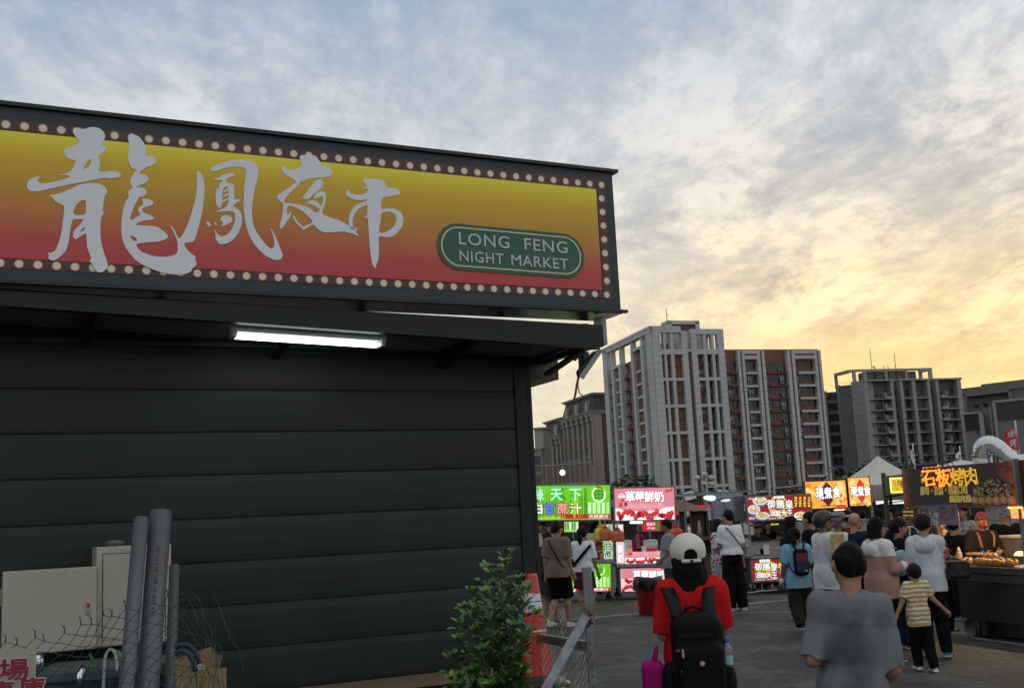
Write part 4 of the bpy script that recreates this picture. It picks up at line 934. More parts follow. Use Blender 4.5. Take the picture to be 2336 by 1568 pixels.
loop('cable',[(234,1640),(236,1560),(240,1500),(248,1482),(258,1482),(265,1500),(267,1530)],7.6,.011,mat('pale_cable',(.40,.41,.39),.5),'pale grey cable bent in a narrow hoop left of the pipes','cable')
loop('cable',[(262,1486),(274,1492),(280,1510),(276,1522)],7.7,.02,mat('dull_hose',(.20,.20,.19),.5),'short dull grey hose drooping beside the narrow cable hoop','hose')
loop('cable',[(204,1490),(211,1505),(214,1524)],7.9,.010,mat('bright_green_wire',(.04,.22,.03),.5),'bright green wire bent down into the teal tank','wire')
loop('hose',[(400,1476),(415,1469),(435,1474),(448,1490),(456,1512)],7.5,.018,mat('navy_hose',(.012,.02,.075),.35),'outer navy blue hose arching in front of the cardboard','hose')
loop('hose',[(400,1490),(415,1483),(430,1490),(440,1506),(446,1530)],7.45,.018,mat('navy_hose',(.012,.02,.075),.35),'inner navy blue hose under the outer arch','hose')
card=mat('cardboard',(.30,.185,.085),.8,var=.1,scale=3)
def sheet(name,pts,Y,m__,label,cat,th=.012):
 P_=[at_y(x,y,Y)for x,y in pts];m=MB();m.slab(P_,(0,-1,0),th);return tag(m.build(name,m__),label,cat)
sheet('cardboard_flap',[(400,1505),(425,1492),(480,1474),(487,1480),(494,1512),(492,1560),(400,1600)],7.9,card,'torn curved brown cardboard standing behind the wooden board','cardboard')
sheet('grey_strip',[(494,1493),(506,1494),(503,1512),(497,1532),(488,1532)],7.85,mat('grey_plank',(.17,.165,.165),.7),'short grey strip stuck beside the brown cardboard','strip')
woodm=mat('plywood',(.33,.205,.10),.6,var=.16,scale=6,stretch=(8,1,.6))
sheet('wooden_board',[(403,1530),(515,1522),(515,1640),(403,1640)],7.6,woodm,'light brown plywood board at the foot of the shed wall','board',.018)
sheet('crumpled_paper',[(442,1520),(455,1513),(468,1519),(466,1530),(446,1532)],7.7,mat('paper_white',(.45,.46,.44),.8),'crumpled white paper behind the wooden board','paper')
tb=[shed_w(x,y,.05)for x,y in((890,1578),(1010,1552),(1100,1530))]
m=MB();p0,p1=shed_w(700,1620,.30),shed_w(1125,1532,.30)
d_=(p1-p0);d_.z=0;p0 .z=p1 .z=shed_w(1000,1546,.30).z;m.beam(p0,p1,.5,.04);tag(m.build('wooden_step',mat('tan_board',(.20,.125,.07),.7,var=.15)),'tan wooden step along the foot of the dark shed, behind the shrub','step')
# traffic cones, a nested stack beside the shed
CP=at_y(1222,1568,8.7);CP.z=0
conem=mat('cone_orange',(.56,.035,.018),.38,var=.06,coat=.3);conew=mat('cone_white',(.66,.68,.68),.35,var=.04);rub=mat('black_rubber',(.018,.019,.021),.42,var=.25,scale=8)
ctop=at_y(1216,1308,8.7).z
cone=thing('traffic_cone','orange and white traffic cone topping a stack of black based cones by the shrub','traffic cone',(at_y(1222,1500,8.7).x,8.7,ctop-.78),0,'stacked traffic cones')
hC=.78;rt,rb2=.042,.135
rr=lambda z:rt+(rb2-rt)*(1-z/hC)
def band(z0,z1,m__,nm):
 mb=MB();mb.smooth=True;mb.lathe([(rr(z0),z0),(rr(z1),z1)],n=24,cap=False);mb.build(nm,m__,cone)
for z0,z1,m__,nm in((.04,.14,conem,'sleeve'),(.14,.36,conem,'sleeve'),(.36,.375,conew,'thin_band'),(.375,.50,conem,'sleeve'),(.50,.64,conew,'reflective_band'),(.64,.772,conem,'sleeve')):band(z0,z1,m__,nm)
mb=MB();mb.smooth=True;mb.lathe([(rr(.772),.772),(rr(.78)*.9,.782),(.02,.784),(.018,.74)],n=24,cap=False)
for k in range(18):
 a=2*math.pi*k/18;mb.box((rr(.03)*math.cos(a),rr(.03)*math.sin(a),.028),(.022,.022,.03),Matrix.Rotation(a,3,'Z'))
mb.build('rim',conem,cone)
def cone_base(mb,z,tw,g):
 mb.smooth=True;R=Matrix.Rotation(tw,3,'Z');n=24
 pr=[(.225,.0),(.228,.025),(.19,.035),(.150,.06),(.146,.075)]
 vs=[]
 for q,(r_,zz_)in enumerate(pr):
  for i in range(n):
   a=2*math.pi*i/n;sq_=1.0 if q>1 else min(1.22,1/max(abs(math.cos(a)),abs(math.sin(a))))
   vs.append(R@Vector((r_*sq_*math.cos(a),r_*sq_*math.sin(a),0))+Vector((0,0,z+zz_+.006*math.sin(3*a+g))))
 k=len(pr);mb.add(vs,[(i*n+j,i*n+(j+1)%n,(i+1)*n+(j+1)%n,(i+1)*n+j)for i in range(k-1)for j in range(n)]);mb.smooth=False
mb=MB();cone_base(mb,-.03,.2,0);mb.build('base',rub,cone)
zc_=ctop-.78-.03;k=0
while zc_>.08:
 zc_-=.072;k+=1
 c=thing('traffic_cone',('black based traffic cone, %s below the topmost orange one of its stack'%['first','second','third','fourth','fifth','sixth','seventh','eighth','ninth'][min(k-1,8)]),'traffic cone',(cone.location.x+random.uniform(-.025,.025),8.7+random.uniform(-.02,.02),max(zc_,0)),random.uniform(-.4,.4),'stacked traffic cones')
 mb=MB();cone_base(mb,0,0,k*1.7);mb.build('base',rub,c)
 mb=MB();mb.smooth=True;mb.lathe([(.12,.05),(.132,.055),(.126,.085),(.10,.15)],n=20,cap=False);mb.build('sleeve',conem,c)
# right hand piece of fence: post, brace, rail, mesh
PT=at_y(1338,1292,6.4);PB_=Vector((PT.x,PT.y,0))
fence_r=thing('chain_link_fence','low torn chain link fence with a grey steel post and diagonal brace beside the shrub','fence',(PB_.x,PB_.y,0))
m=MB();m.b2((-.026,-.026,0),(.026,.026,PT.z));m.build('post',galv,fence_r,bevel=.006)
fa=ground(1352,1800);e0=at_y(1222,1453,8.9);e1=at_y(1345,1474,6.43)
m=MB();m.beam(e0,e1,.035,.05);m.build('rail',mat('rust_rail',(.17,.13,.12),.6,metal=.3,var=.35),fence_r,world=True)
m=MB();m.beam(e0+Vector((0,0,.028)),e1+Vector((0,0,.028)),.036,.006);m.build('rail_top',mat('rail_pale',(.24,.24,.23),.5),fence_r,world=True)
b0=at_y(1336,1404,6.36);b1=at_y(1228,1600,6.0);m=MB();m.beam(b0,b1,.05,.028,up=(0,1,0));m.build('brace',galv,fence_r,world=True,bevel=.004)
m=MB();m.smooth=True;w0=at_y(1345,1405,6.37)
for q in range(6):m.ell(w0+Vector((-.004+.012*math.sin(q*2.1),-.012,.03-.015*q)),(.013,.010,.011),8,6)
m.build('rusty_weld',mat('rust',(.11,.055,.035),.8,var=.5,scale=20,bump=.5),fence_r,world=True)
fdr=Vector((e0 .x-e1 .x,e0 .y-e1 .y,0));LR=fdr.length;fdr.normalize()
frr=basis(Vector((e1 .x,e1 .y,0)),fdr,(0,0,1));FRI=frr.inverted();nR=fdr.cross(Vector((0,0,1)))
def fr_uv(px,py):return FRI@on_plane(px,py,Vector((e1 .x,e1 .y,0)),nR)
tpr=sorted([fr_uv(x,y)for x,y in((1222,1385),(1250,1378),(1275,1390),(1300,1410),(1322,1432),(1340,1440))],key=lambda p:p.x)
def ztop_r(x):
 if x<=tpr[0].x:return tpr[0].y
 for a,b in zip(tpr,tpr[1:]):
  if x<=b.x:return a.y+(b.y-a.y)*(x-a.x)/(b.x-a.x)
 return tpr[-1].y
m=MB();m.smooth=True;g_=random.Random(8)
chain_link(m,frr,-.14,LR*.9,ztop_r,lambda x:.12,.16,.0015,lambda x,z:(.012*math.sin(9*z+4*x),.01*math.sin(12*x),.012*math.sin(7*x+5*z)),g=g_)
m.build('wire_mesh',wire_g,fence_r,world=True)
# the shrub
lf1=mat('leaf_green',(.062,.155,.034),.32,var=.3,scale=3,spec=.5);lf2=mat('leaf_dark',(.036,.098,.028),.30,var=.3,scale=3,spec=.5);lf3=mat('leaf_young',(.12,.21,.034),.35,var=.25,scale=3,spec=.5)
barkm=mat('twig_bark',(.075,.055,.035),.8,var=.3,scale=12)
SH=at_y(1135,1568,7.5);shrub=thing('leafy_shrub','dark green shrub with rounded glossy leaves in front of the shed corner','shrub',(SH.x,7.5,0))
g_=random.Random(21)
leaf_prof=[(-.0,.0),(.18,.26),(.45,.46),(.70,.42),(.90,.22),(1.0,.0)]
def leaf(mb,p,d,up,ln_,wd,mi):
 d=d.normalized();s=d.cross(up);s=s.normalized()if s.length>1e-3 else Vector((1,0,0));n=s.cross(d).normalized();mb.mi=mi
 L_,C_,R_=[],[],[]
 for t,w_ in leaf_prof:
  bend=n*(-.22*ln_*t*t);c=p+d*(ln_*t)+bend;e_=n*(wd*w_*.28);C_.append(c);L_.append(c-s*wd*w_+e_);R_.append(c+s*wd*w_+e_)
 k=len(C_);mb.add(L_+C_+R_,[(i,k+i,k+i+1,i+1)for i in range(k-1)]+[(k+i,2*k+i,2*k+i+1,k+i+1)for i in range(k-1)])
stm=MB();stm.smooth=True;lv=MB();lv.smooth=True
outl=[at_y(x,y,7.5)for x,y in((1160,1262),(1152,1285),(1120,1310),(1185,1322),(1075,1352),(1062,1385),(1205,1345),(1050,1420),(1040,1465),(1022,1505),(1035,1540),(1222,1395),(1190,1480),(1195,1530),(1180,1560),(1110,1560),(1060,1570),(1140,1340),(1150,1400),(1110,1420),(1170,1460),(1100,1480),(1160,1540),(1130,1510),(1090,1390),(1195,1390),(1180,1350),(1075,1530),(1135,1450),(1185,1500),(1060,1500),(1110,1350),(1160,1370),(1085,1440),(1200,1460),(1130,1550),(1050,1550),(1168,1425),(1105,1300))]
root0=Vector((SH.x,7.55,0))
for tip in outl:
 tip=tip+Vector((0,g_.uniform(-.22,.22),0));base=root0+Vector((g_.uniform(-.05,.05),g_.uniform(-.05,.05),g_.uniform(.25,.55)*tip.z));mid=(base+tip)/2+Vector((g_.uniform(-.05,.05),g_.uniform(-.05,.05),.04))
 pts=[base,(base*.45+mid*.55),mid,(mid+tip)/2,tip];stm.tube(pts,[.007,.006,.0045,.0035,.002],5)
 def onp(t):
  q=t*4;i=min(3,int(q));return pts[i]*(1-(q-i))+pts[i+1]*(q-i)
 nL=32
 for k in range(nL):
  t=g_.uniform(.30,1.0);p=onp(t);ax=(tip-mid).normalized();a=k*2.4+g_.uniform(-.5,.5)
  x=ax.cross(Vector((.3,.8,.2))).normalized();y=ax.cross(x);d=(x*math.cos(a)+y*math.sin(a))*g_.uniform(.7,1.1)+ax*g_.uniform(.1,.9)+Vector((0,0,.25))
  p=p+d.normalized()*g_.uniform(.005,.055)
  s_=g_.uniform(.045,.078);leaf(lv,p,d,Vector((g_.uniform(-.5,.5),g_.uniform(-.8,.2),1)),s_,s_*g_.uniform(.5,.64),2 if t>.93 and g_.random()<.5 else(1 if g_.random()<.5 else 0))
 for k in range(5):
  a=k*1.26;d=Vector((math.cos(a)*.8,math.sin(a)*.8,.5))+(tip-mid).normalized()*.7;leaf(lv,tip,d,Vector((g_.uniform(-.4,.4),-.4,1)),g_.uniform(.052,.078),g_.uniform(.029,.042),2 if g_.random()<.4 else 0)
for k in range(4):
 a=root0+Vector((.03*k-.05,.02*(k%2),0));stm.tube([a,a+Vector((.02,0,.3)),a+Vector((g_.uniform(-.12,.12),0,.62))],[.014,.011,.007],7)
stm.build('stems',barkm,shrub,world=True);lv.build('foliage',[lf1,lf2,lf3],shrub,world=True)
# figures: smooth bodies grown from joints
def surfnet(S,o,h):
 """surface nets: a smooth quad mesh of the zero level of the sampled field S"""
 ng=S<0;c=np.zeros(tuple(n-1 for n in S.shape),np.int8)
 sl=lambda a,i,j,k:a[i:a.shape[0]-1+i,j:a.shape[1]-1+j,k:a.shape[2]-1+k]
 for i in(0,1):
  for j in(0,1):
   for k in(0,1):c+=sl(ng,i,j,k)
 I=np.argwhere((c>0)&(c<8));idx=-np.ones(c.shape,np.int64);idx[tuple(I.T)]=np.arange(len(I))
 pos=np.zeros((len(I),3));cnt=np.zeros(len(I))
 cor=[(i,j,k)for i in(0,1)for j in(0,1)for k in(0,1)]
 V={q:S[I[:,0]+q[0],I[:,1]+q[1],I[:,2]+q[2]]for q in cor}
 for a in cor:
  for ax in range(3):
   if a[ax]:continue
   b=list(a);b[ax]=1;b=tuple(b);va,vb=V[a],V[b];x=(va<0)!=(vb<0)
   t=np.where(x,va/np.where(x,va-vb,1),0);p=np.array(a,float)[None,:].repeat(len(I),0);p[:,ax]=t
   pos[x]+=p[x];cnt[x]+=1
 vs=(I+pos/cnt[:,None])*h+np.array(o)
 fs=[]
 for ax in range(3):
  u,v=(ax+1)%3,(ax+2)%3
  A=ng;sh=[slice(None)]*3;sh[ax]=slice(0,-1);B=[slice(None)]*3;B[ax]=slice(1,None)
  d=A[tuple(sh)]!=A[tuple(B)];E=np.argwhere(d)
  E=E[(E[:,u]>0)&(E[:,v]>0)&(E[:,u]<S.shape[u]-1)&(E[:,v]<S.shape[v]-1)]
  if not len(E):continue
  inn=ng[tuple(E.T)]
  def cell(du,dv):
   q=E.copy();q[:,u]+=du;q[:,v]+=dv;return idx[tuple(q.T)]
  Q=np.stack([cell(-1,-1),cell(0,-1),cell(0,0),cell(-1,0)],1);Q[~inn]=Q[~inn][:,::-1];fs.append(Q)
 F_=np.concatenate(fs);return vs,F_[(F_>=0).all(1)]
def sm_min(a,b,k):
 h=np.clip(.5+.5*(b-a)/k,0,1);return b*(1-h)+a*h-k*h*(1-h)
class Fld:
 """signed distance field sampled on a grid"""
 def __init__(s,lo,hi,h):
  s.h=h;s.lo=np.array(lo,float)-3*h;n=np.ceil((np.array(hi)+3*h-s.lo)/h).astype(int)+1
  s.ax=[s.lo[i]+h*np.arange(n[i])for i in range(3)];s.S=np.full(tuple(n),.5)
 def reg(s,lo,hi):
  r=[slice(max(0,int((lo[i]-s.lo[i])/s.h)),max(1,min(s.S.shape[i],int((hi[i]-s.lo[i])/s.h)+2)))for i in range(3)]
  return tuple(r),np.meshgrid(*[s.ax[i][r[i]]for i in range(3)],indexing='ij')
 def put(s,lo,hi,fn,k=.015,op='u'):
  p=k+.03;lo=np.array(lo)-p;hi=np.array(hi)+p
  r,(X,Y,Z)=s.reg(lo,hi)
  if s.S[r].size==0:return s
  d=fn(X,Y,Z)
  if op=='u':s.S[r]=sm_min(s.S[r],d,k)
  else:s.S[r]=-sm_min(-s.S[r],d,k)
  return s
 def cone(s,a,b,ra,rb,k=.015,sq=1.0,flat=False,op='u'):
  """tapering limb from a to b ; flat cuts the far end square"""
  a,b=np.array(a,float),np.array(b,float);R=max(ra,rb);ab=b-a;L2=ab.dot(ab)+1e-9
  def fn(X,Y,Z):
   px,py,pz=X-a[0],Y-a[1],Z-a[2];t=(px*ab[0]+py*ab[1]+pz*ab[2])/L2;tc_=np.clip(t,0,1)
   qx,qy,qz=px-ab[0]*tc_,(py-ab[1]*tc_)/sq,pz-ab[2]*tc_
   d=np.sqrt(qx*qx+qy*qy+qz*qz)-(ra+(rb-ra)*tc_)
   if flat:d=np.maximum(d,(t-1)*math.sqrt(L2))
   return d
  return s.put(np.minimum(a,b)-R,np.maximum(a,b)+R,fn,k,op)
 def ell(s,c,r,k=.015,op='u',R=None):
  c=np.array(c,float);r=np.array(r,float);m=r.max()
  def fn(X,Y,Z):
   P=[X-c[0],Y-c[1],Z-c[2]]
   if R is not None:P=[R[0][i]*P[0]+R[1][i]*P[1]+R[2][i]*P[2]for i in range(3)]
   k0=np.sqrt(sum((P[i]/r[i])**2 for i in range(3)));k1=np.sqrt(sum((P[i]/r[i]**2)**2 for i in range(3)))+1e-6
   return k0*(k0-1)/k1
  return s.put(c-m,c+m,fn,k,op)
 def rbox(s,c,hs,rd,k=.01,op='u',yaw=0.0):
  c=np.array(c,float);ca,sa=math.cos(yaw),math.sin(yaw);m=max(hs)*1.5
  def fn(X,Y,Z):
   x,y,z=X-c[0],Y-c[1],Z-c[2];x,y=ca*x+sa*y,-sa*x+ca*y
   q=[np.abs(x)-hs[0]+rd,np.abs(y)-hs[1]+rd,np.abs(z)-hs[2]+rd]
   return np.sqrt(sum(np.maximum(w_,0)**2 for w_ in q))+np.minimum(np.maximum(np.maximum(q[0],q[1]),q[2]),0)-rd
  return s.put(c-m,c+m,fn,k,op)
 def loft(s,rows,n=2.4,k=.015,op='u'):
  """stack of rounded cross sections: rows of z, cx, cy, rx, ry, rising in z"""
  rows=np.array(rows,float);z0,z1=rows[0,0],rows[-1,0];R=rows[:,3:5].max(0)
  lo=[(rows[:,1]-rows[:,3]).min(),(rows[:,2]-rows[:,4]).min(),z0];hi=[(rows[:,1]+rows[:,3]).max(),(rows[:,2]+rows[:,4]).max(),z1]
  def fn(X,Y,Z):
   zc=np.clip(Z,z0,z1);zi=zc[0,0,:];f=[np.interp(zi,rows[:,0],rows[:,i])[None,None,:]for i in(1,2,3,4)]
   q=((np.abs(X-f[0])/f[2])**n+(np.abs(Y-f[1])/f[3])**n)**(1/n);d=(q-1)*np.minimum(f[2],f[3])
   return np.maximum(d,np.abs(Z-(z0+z1)/2)-(z1-z0)/2)
  return s.put(lo,hi,fn,k,op)
 def cut(s,p,n):
  p,n=np.array(p,float),np.array(n,float)/np.linalg.norm(n)
  X,Y,Z=np.meshgrid(*s.ax,indexing='ij',sparse=True)
  s.S=np.maximum(s.S,-((X-p[0])*n[0]+(Y-p[1])*n[1]+(Z-p[2])*n[2]));return s
 def wrinkle(s,amp,f=18.0,seed=0,st=(1,1,.45)):
  g=np.random.default_rng(seed);X,Y,Z=np.meshgrid(*s.ax,indexing='ij',sparse=True);w_=0
  for i in range(6):
   d=g.normal(size=3)*np.array(st);d/=np.linalg.norm(d);q=f*(.5+1.1*g.random());ph=g.random()*6.28
   v=np.sin(q*(X*d[0]+Y*d[1]+Z*d[2])+ph+.9*np.sin(4.3*(X*d[1]-Z*d[0])+ph*2)+.35*np.sin(9*(Z*d[1]+X*d[2])+ph));w_=w_+(v if i%2 else 1.3-2.2*np.abs(v))
  s.S=s.S+amp*w_/2.4;return s
 def mesh(s):return surfnet(s.S,s.lo,s.h)
def fld_obj(name,F_,mats,parent,pick=None,label=None):
 vs,fs=F_.mesh();me=bpy.data.meshes.new(name)
 me.vertices.add(len(vs));me.vertices.foreach_set('co',vs.ravel());me.loops.add(len(fs)*4);me.loops.foreach_set('vertex_index',fs.ravel().astype(np.int32))
 me.polygons.add(len(fs));me.polygons.foreach_set('loop_start',np.arange(0,len(fs)*4,4,dtype=np.int32));me.polygons.foreach_set('loop_total',np.full(len(fs),4,np.int32))
 for m_ in(mats if isinstance(mats,(list,tuple))else[mats]):me.materials.append(m_)
 if pick is not None:me.polygons.foreach_set('material_index',pick(vs[fs].mean(1)).astype(np.int32))
 me.polygons.foreach_set('use_smooth',np.ones(len(fs),bool));me.update(calc_edges=True)
 o=link_mesh(name,me,parent)
 if label:o['label']=label
 return o
def cloth(name,col,var=.08):return mat(name,col,.9,var=var,scale=5,bump=.75,bscale=8.5,bdist=.055,spec=.10,stretch=(1.2,1.2,.42))
skin1=mat('skin',(.36,.20,.13),.55,var=.08,scale=9,spec=.35)
skin2=mat('skin_tan',(.27,.14,.085),.55,var=.08,scale=9,spec=.35)
hairm=mat('black_hair',(.0045,.004,.004),.6,var=.5,scale=60,bump=.9,bscale=110,stretch=(1,1,.10),spec=.14)
hairb=mat('brown_black_hair',(.016,.011,.009),.55,var=.5,scale=60,bump=.9,bscale=110,stretch=(1,1,.10),spec=.14)
hairr=mat('red_dyed_hair',(.14,.012,.010),.5,var=.3,scale=30,bump=.6,bscale=60)
eyem=mat('eye_dark',(.012,.01,.01),.2,var=0);lipm=mat('lips',(.30,.10,.085),.5,var=0);browm=mat('eyebrow',(.02,.015,.012),.7,var=0)
solem=mat('white_sole',(.55,.55,.53),.6,var=.05)
def person(label,loc,yaw,H,top=None,bottom=None,hair=None,shoes=None,arms=None,legs=None,w=1.0,h=.012,skin=None,head=(0,0),lean=0.0,belly=0.0,group=None,extra=None,seed=1,child=False,hands=True,fold=True):
 """loc on the ground, yaw 0 = back to the viewer ; local y is forward, x the person's right"""
 skin=skin or skin1;r=thing('person',label,'person',(loc[0],loc[1],loc[2]if len(loc)>2 else 0),rad(yaw),group)
 K=H;hs=1.05 if not child else 1.2
 lt=math.tan(rad(lean))
 yb=lambda z:(z-.52)*lt*K if z>.52 else 0.0
 P=lambda x,y,z:np.array((x*K,y*K+yb(z),z*K))
 sh={s:P(s*.088*w,-.005,.805)for s in(-1,1)}
 A={}
 for s in(-1,1):
  e,hd=(arms or{}).get(s,((.045,-.01,-.175),(.05,.03,-.325)))
  A[s]=(sh[s]+np.array((s*(e[0]-.022),e[1],e[2]))*K,sh[s]+np.array((s*(hd[0]-.022),hd[1],hd[2]))*K)
 hip={s:P(s*.05*w,0,.51)for s in(-1,1)};G={}
 for s in(-1,1):
  kn,an=(legs or{}).get(s,((.055,.012,.28),(.055,-.01,.045)))
  G[s]=(np.array((s*kn[0],kn[1],kn[2]))*K,np.array((s*an[0],an[1],an[2]))*K)
 hc=P(0,.012,.935 if not child else.925);ty,tp=rad(head[0]),rad(head[1])
 Rh=Matrix.Rotation(ty,3,'Z')@Matrix.Rotation(tp,3,'X');Rn=np.array(Rh)
 Hd=lambda x,y,z:hc+Rn@(np.array((x,y,z))*K*hs)
 allp=[sh[1],sh[-1],*A[1],*A[-1],*G[1],*G[-1],hc,hip[1],hip[-1]]
 lo=np.min(allp,0)-.13*K;hi=np.max(allp,0)+.13*K;lo[2]=-.0;hi[2]=max(hi[2],H+.04)
 torso=[(.465,.074,.058,0),(.52,.088*w,.066,0),(.58,.080*w,.060,.002),(.63,.075*w,.056,.004),(.70,.081*w,.060,.003),(.76,.086*w,.060,0),(.80,.078*w,.050,-.003),(.832,.046*w,.038,-.006)]
 def tor(ease,z0=None,z1=None,straight=0.0):
  out=[]
  for z,rx,ry,cy in torso:
   b=belly*math.exp(-((z-.61)/.07)**2)
   if straight and z<.74:rx=max(rx,rx*(1-straight)+(.085*w)*straight);ry=max(ry,ry*(1-straight)+.066*straight)
   if straight and z<.60:rx=max(rx,.086*w)+.007;ry=max(ry,.070)+.008
   out.append((z*K,0,(cy+b*.5)*K+yb(z),rx*K+ease,(ry+b*.6)*K+ease))
  if z0 is not None:
   out=[q for q in out if q[0]>z0*K+.004];f=out[0];out=[(z0*K,f[1],f[2]+yb(z0)-yb(f[0]/K),f[3]*1.02,f[4]*1.02)]+out
  return out
 B=Fld(lo,hi,h)
 B.loft(tor(0),k=.02*K)
 B.cone(P(0,-.008,.82),hc+np.array((0,-.012*K,-.03*K)),.034*K*(1 if w<1.12 else 1.12),.031*K,k=.02*K)
 B.ell(Hd(0,-.006,.008),(.045*K*hs,.056*K*hs,.056*K*hs),k=.012*K,R=Rn.T if head!=(0,0)else None)
 B.ell(Hd(0,.012,-.030),(.036*K*hs,.038*K*hs,.036*K*hs),k=.02*K)
 B.cone(Hd(0,.048,.004),Hd(0,.062,-.018),.006*K,.010*K,k=.008*K)
 for s in(-1,1):
  B.ell(Hd(s*.047,-.006,-.006),(.008*K*hs,.014*K*hs,.019*K*hs),k=.004*K)
  B.ell(Hd(s*.019,.053,.006),(.010*K,.006*K,.006*K),k=.006*K,op='s')
  B.ell(Hd(s*.019,.047,.005),(.008*K,.007*K,.007*K),k=.002*K)
  e,hd=A[s]
  B.cone(sh[s],e,.032*K*(.5+.5*w),.024*K,k=.02*K);B.cone(e,hd,.024*K,.0155*K,k=.012*K)
  fw=(hd-e)/np.linalg.norm(hd-e)
  B.cone(hd,hd+fw*.045*K,.0155*K,.021*K,k=.012*K)
  kn,an=G[s]
  B.cone(hip[s],kn,.052*K*(.55+.45*w),.032*K,k=.02*K);m_=kn+(an-kn)*.3+np.array((0,-.008*K,0))
  B.cone(kn,m_,.031*K,.034*K,k=.02*K);B.cone(m_,an,.034*K,.020*K,k=.015*K);B.ell(an+np.array((0,.03*K,-.02*K)),(.022*K,.055*K,.02*K),k=.02*K)
 hcn=hc.copy()
 def pick(c):
  q=(c-hcn)@Rn/(K*hs);m_=np.zeros(len(c))
  ex=(np.abs(np.abs(q[:,0])-.0185)<.0095)&(np.abs(q[:,2]-.005)<.0055)&(q[:,1]>.03);m_[ex]=1
  m_[(np.abs(q[:,0])<.017)&(np.abs(q[:,2]+.036)<.0055)&(q[:,1]>.03)]=2
  m_[(np.abs(np.abs(q[:,0])-.019)<.013)&(np.abs(q[:,2]-.019)<.0038)&(q[:,1]>.03)]=3
  return m_
 body=fld_obj('body',B,[skin,eyem,lipm,browm],r,pick)
 if hands:
  hv,hf=[],[]
  hh_=min(.0065,h*.7)
  for s in(-1,1):
   e,hd=A[s];fw=(hd-e)/np.linalg.norm(hd-e);side=np.array((0,1.0,0))if abs(fw[1])<.8 else np.array((0,0,1.0));side=side-fw*side.dot(fw);side/=np.linalg.norm(side)
   pn=np.cross(fw,side)*(-s)
   if pn[0]*s>0:pn=-pn
   pc=hd+fw*.028*K;q=[pc-.1*K,pc+.13*K]
   Hf=Fld(np.minimum(hd,hd+fw*.11*K)-.05*K,np.maximum(hd,hd+fw*.11*K)+.05*K,hh_)
   for t in(-.012,0,.012):Hf.cone(hd-fw*.006*K,hd+fw*.045*K+side*t*K,.0125*K,.0115*K,k=.010*K)
   for i,(t,ln_)in enumerate(((.0155,.036),(.0055,.042),(-.005,.039),(-.0145,.031))):
    a=hd+fw*.048*K+side*t*K;b=a+(fw*.8+pn*.45)*ln_*.52*K;c=b+(fw*.45+pn*.85)*ln_*.48*K
    Hf.cone(a,b,.0062*K,.0056*K,k=.003*K);Hf.cone(b,c,.0056*K,.0046*K,k=.003*K)
   a=hd+fw*.012*K+side*.016*K;b=a+(fw*.55+side*.75+pn*.3)*.024*K;c=b+(fw*.85+side*.2+pn*.4)*.022*K
   Hf.cone(a,b,.0085*K,.0066*K,k=.006*K);Hf.cone(b,c,.0066*K,.0052*K,k=.004*K)
   v_,f_=Hf.mesh();hf.append(f_+sum(len(x)for x in hv));hv.append(v_)
  me=body.data;import bmesh
  bm_=bmesh.new();bm_.from_mesh(me);vv=[bm_.verts.new(tuple(p))for p in np.concatenate(hv)]
  for f_ in np.concatenate(hf):
   try:q=bm_.faces.new([vv[i]for i in f_]);q.smooth=True
   except ValueError:pass
  bm_.to_mesh(me);bm_.free()
 if bottom:
  kind,bm__=bottom[0],bottom[1];ez=.012*K;F_=Fld(lo,hi,h)
  if kind=='skirt':
   zh=bottom[2];F_.loft([(zh*K,0,0,.125*K*w,.105*K),(.54*K,0,0,.105*K*w,.078*K),(.61*K,0,0,.09*K*w,.066*K)],n=2.1)
  else:
   zh=bottom[2]if len(bottom)>2 else.03;fl_=bottom[3]if len(bottom)>3 else 1.0
   F_.loft([(z,a,b,c,d)for z,a,b,c,d in tor(ez*.9)if z<.64*K],k=.02*K)
   for s in(-1,1):
    kn,an=G[s]
    if zh>.25:F_.cone(hip[s],hip[s]+(kn-hip[s])*min(1,(.51-zh)/(.51-kn[2]/K)),.060*K*(.55+.45*w),.054*K*fl_,k=.022*K,flat=True)
    else:
     F_.cone(hip[s],kn,.060*K*(.55+.45*w),.048*K*fl_+.005,k=.022*K);F_.cone(kn,an+(an-kn)*.05,.048*K*fl_+.005,.038*K*fl_,k=.015*K,flat=True)
  F_.wrinkle(.0026*K,22,seed+5,(1,1,.8));fld_obj({'skirt':'skirt','shorts':'shorts'}.get(kind,'trousers'),F_,bm__,r)
 if top:
  tm=top['m'];ez=top.get('ease',.014)*K;hem=top.get('hem',.47);F_=Fld(lo,hi,h)
  F_.loft(tor(ez,hem,straight=top.get('straight',.7)),n=2.5,k=.015*K)
  for s in(-1,1):F_.cone(P(s*.03,-.006,.822),P(s*.082*w,-.004,.803),.022*K+ez*.6,.028*K+ez*.6,k=.03*K)
  sl_=top.get('sleeve',.72)
  for s in(-1,1):
   e,hd=A[s]
   if sl_<=0:continue
   rr=(.032*(.5+.5*w)+top.get('sw',.012)*.75)*K
   if sl_<=1:F_.cone(sh[s],sh[s]+(e-sh[s])*sl_,rr,rr*.98,k=.022*K,flat=True)
   else:F_.cone(sh[s],e,rr,rr*.86,k=.022*K);F_.cone(e,e+(hd-e)*(sl_-1),rr*.86,rr*.68,k=.012*K,flat=True)
  if top.get('hood'):
   F_.ell(P(0,-.082,.785),(.074*K,.034*K,.052*K),k=.008*K);F_.cone(P(-.056,-.012,.842),P(-.03,-.070,.822),.020*K,.026*K,k=.012*K);F_.cone(P(.056,-.012,.842),P(.03,-.070,.822),.020*K,.026*K,k=.012*K);F_.ell(P(0,-.070,.845),(.034*K,.026*K,.022*K),k=.006*K,op='s')
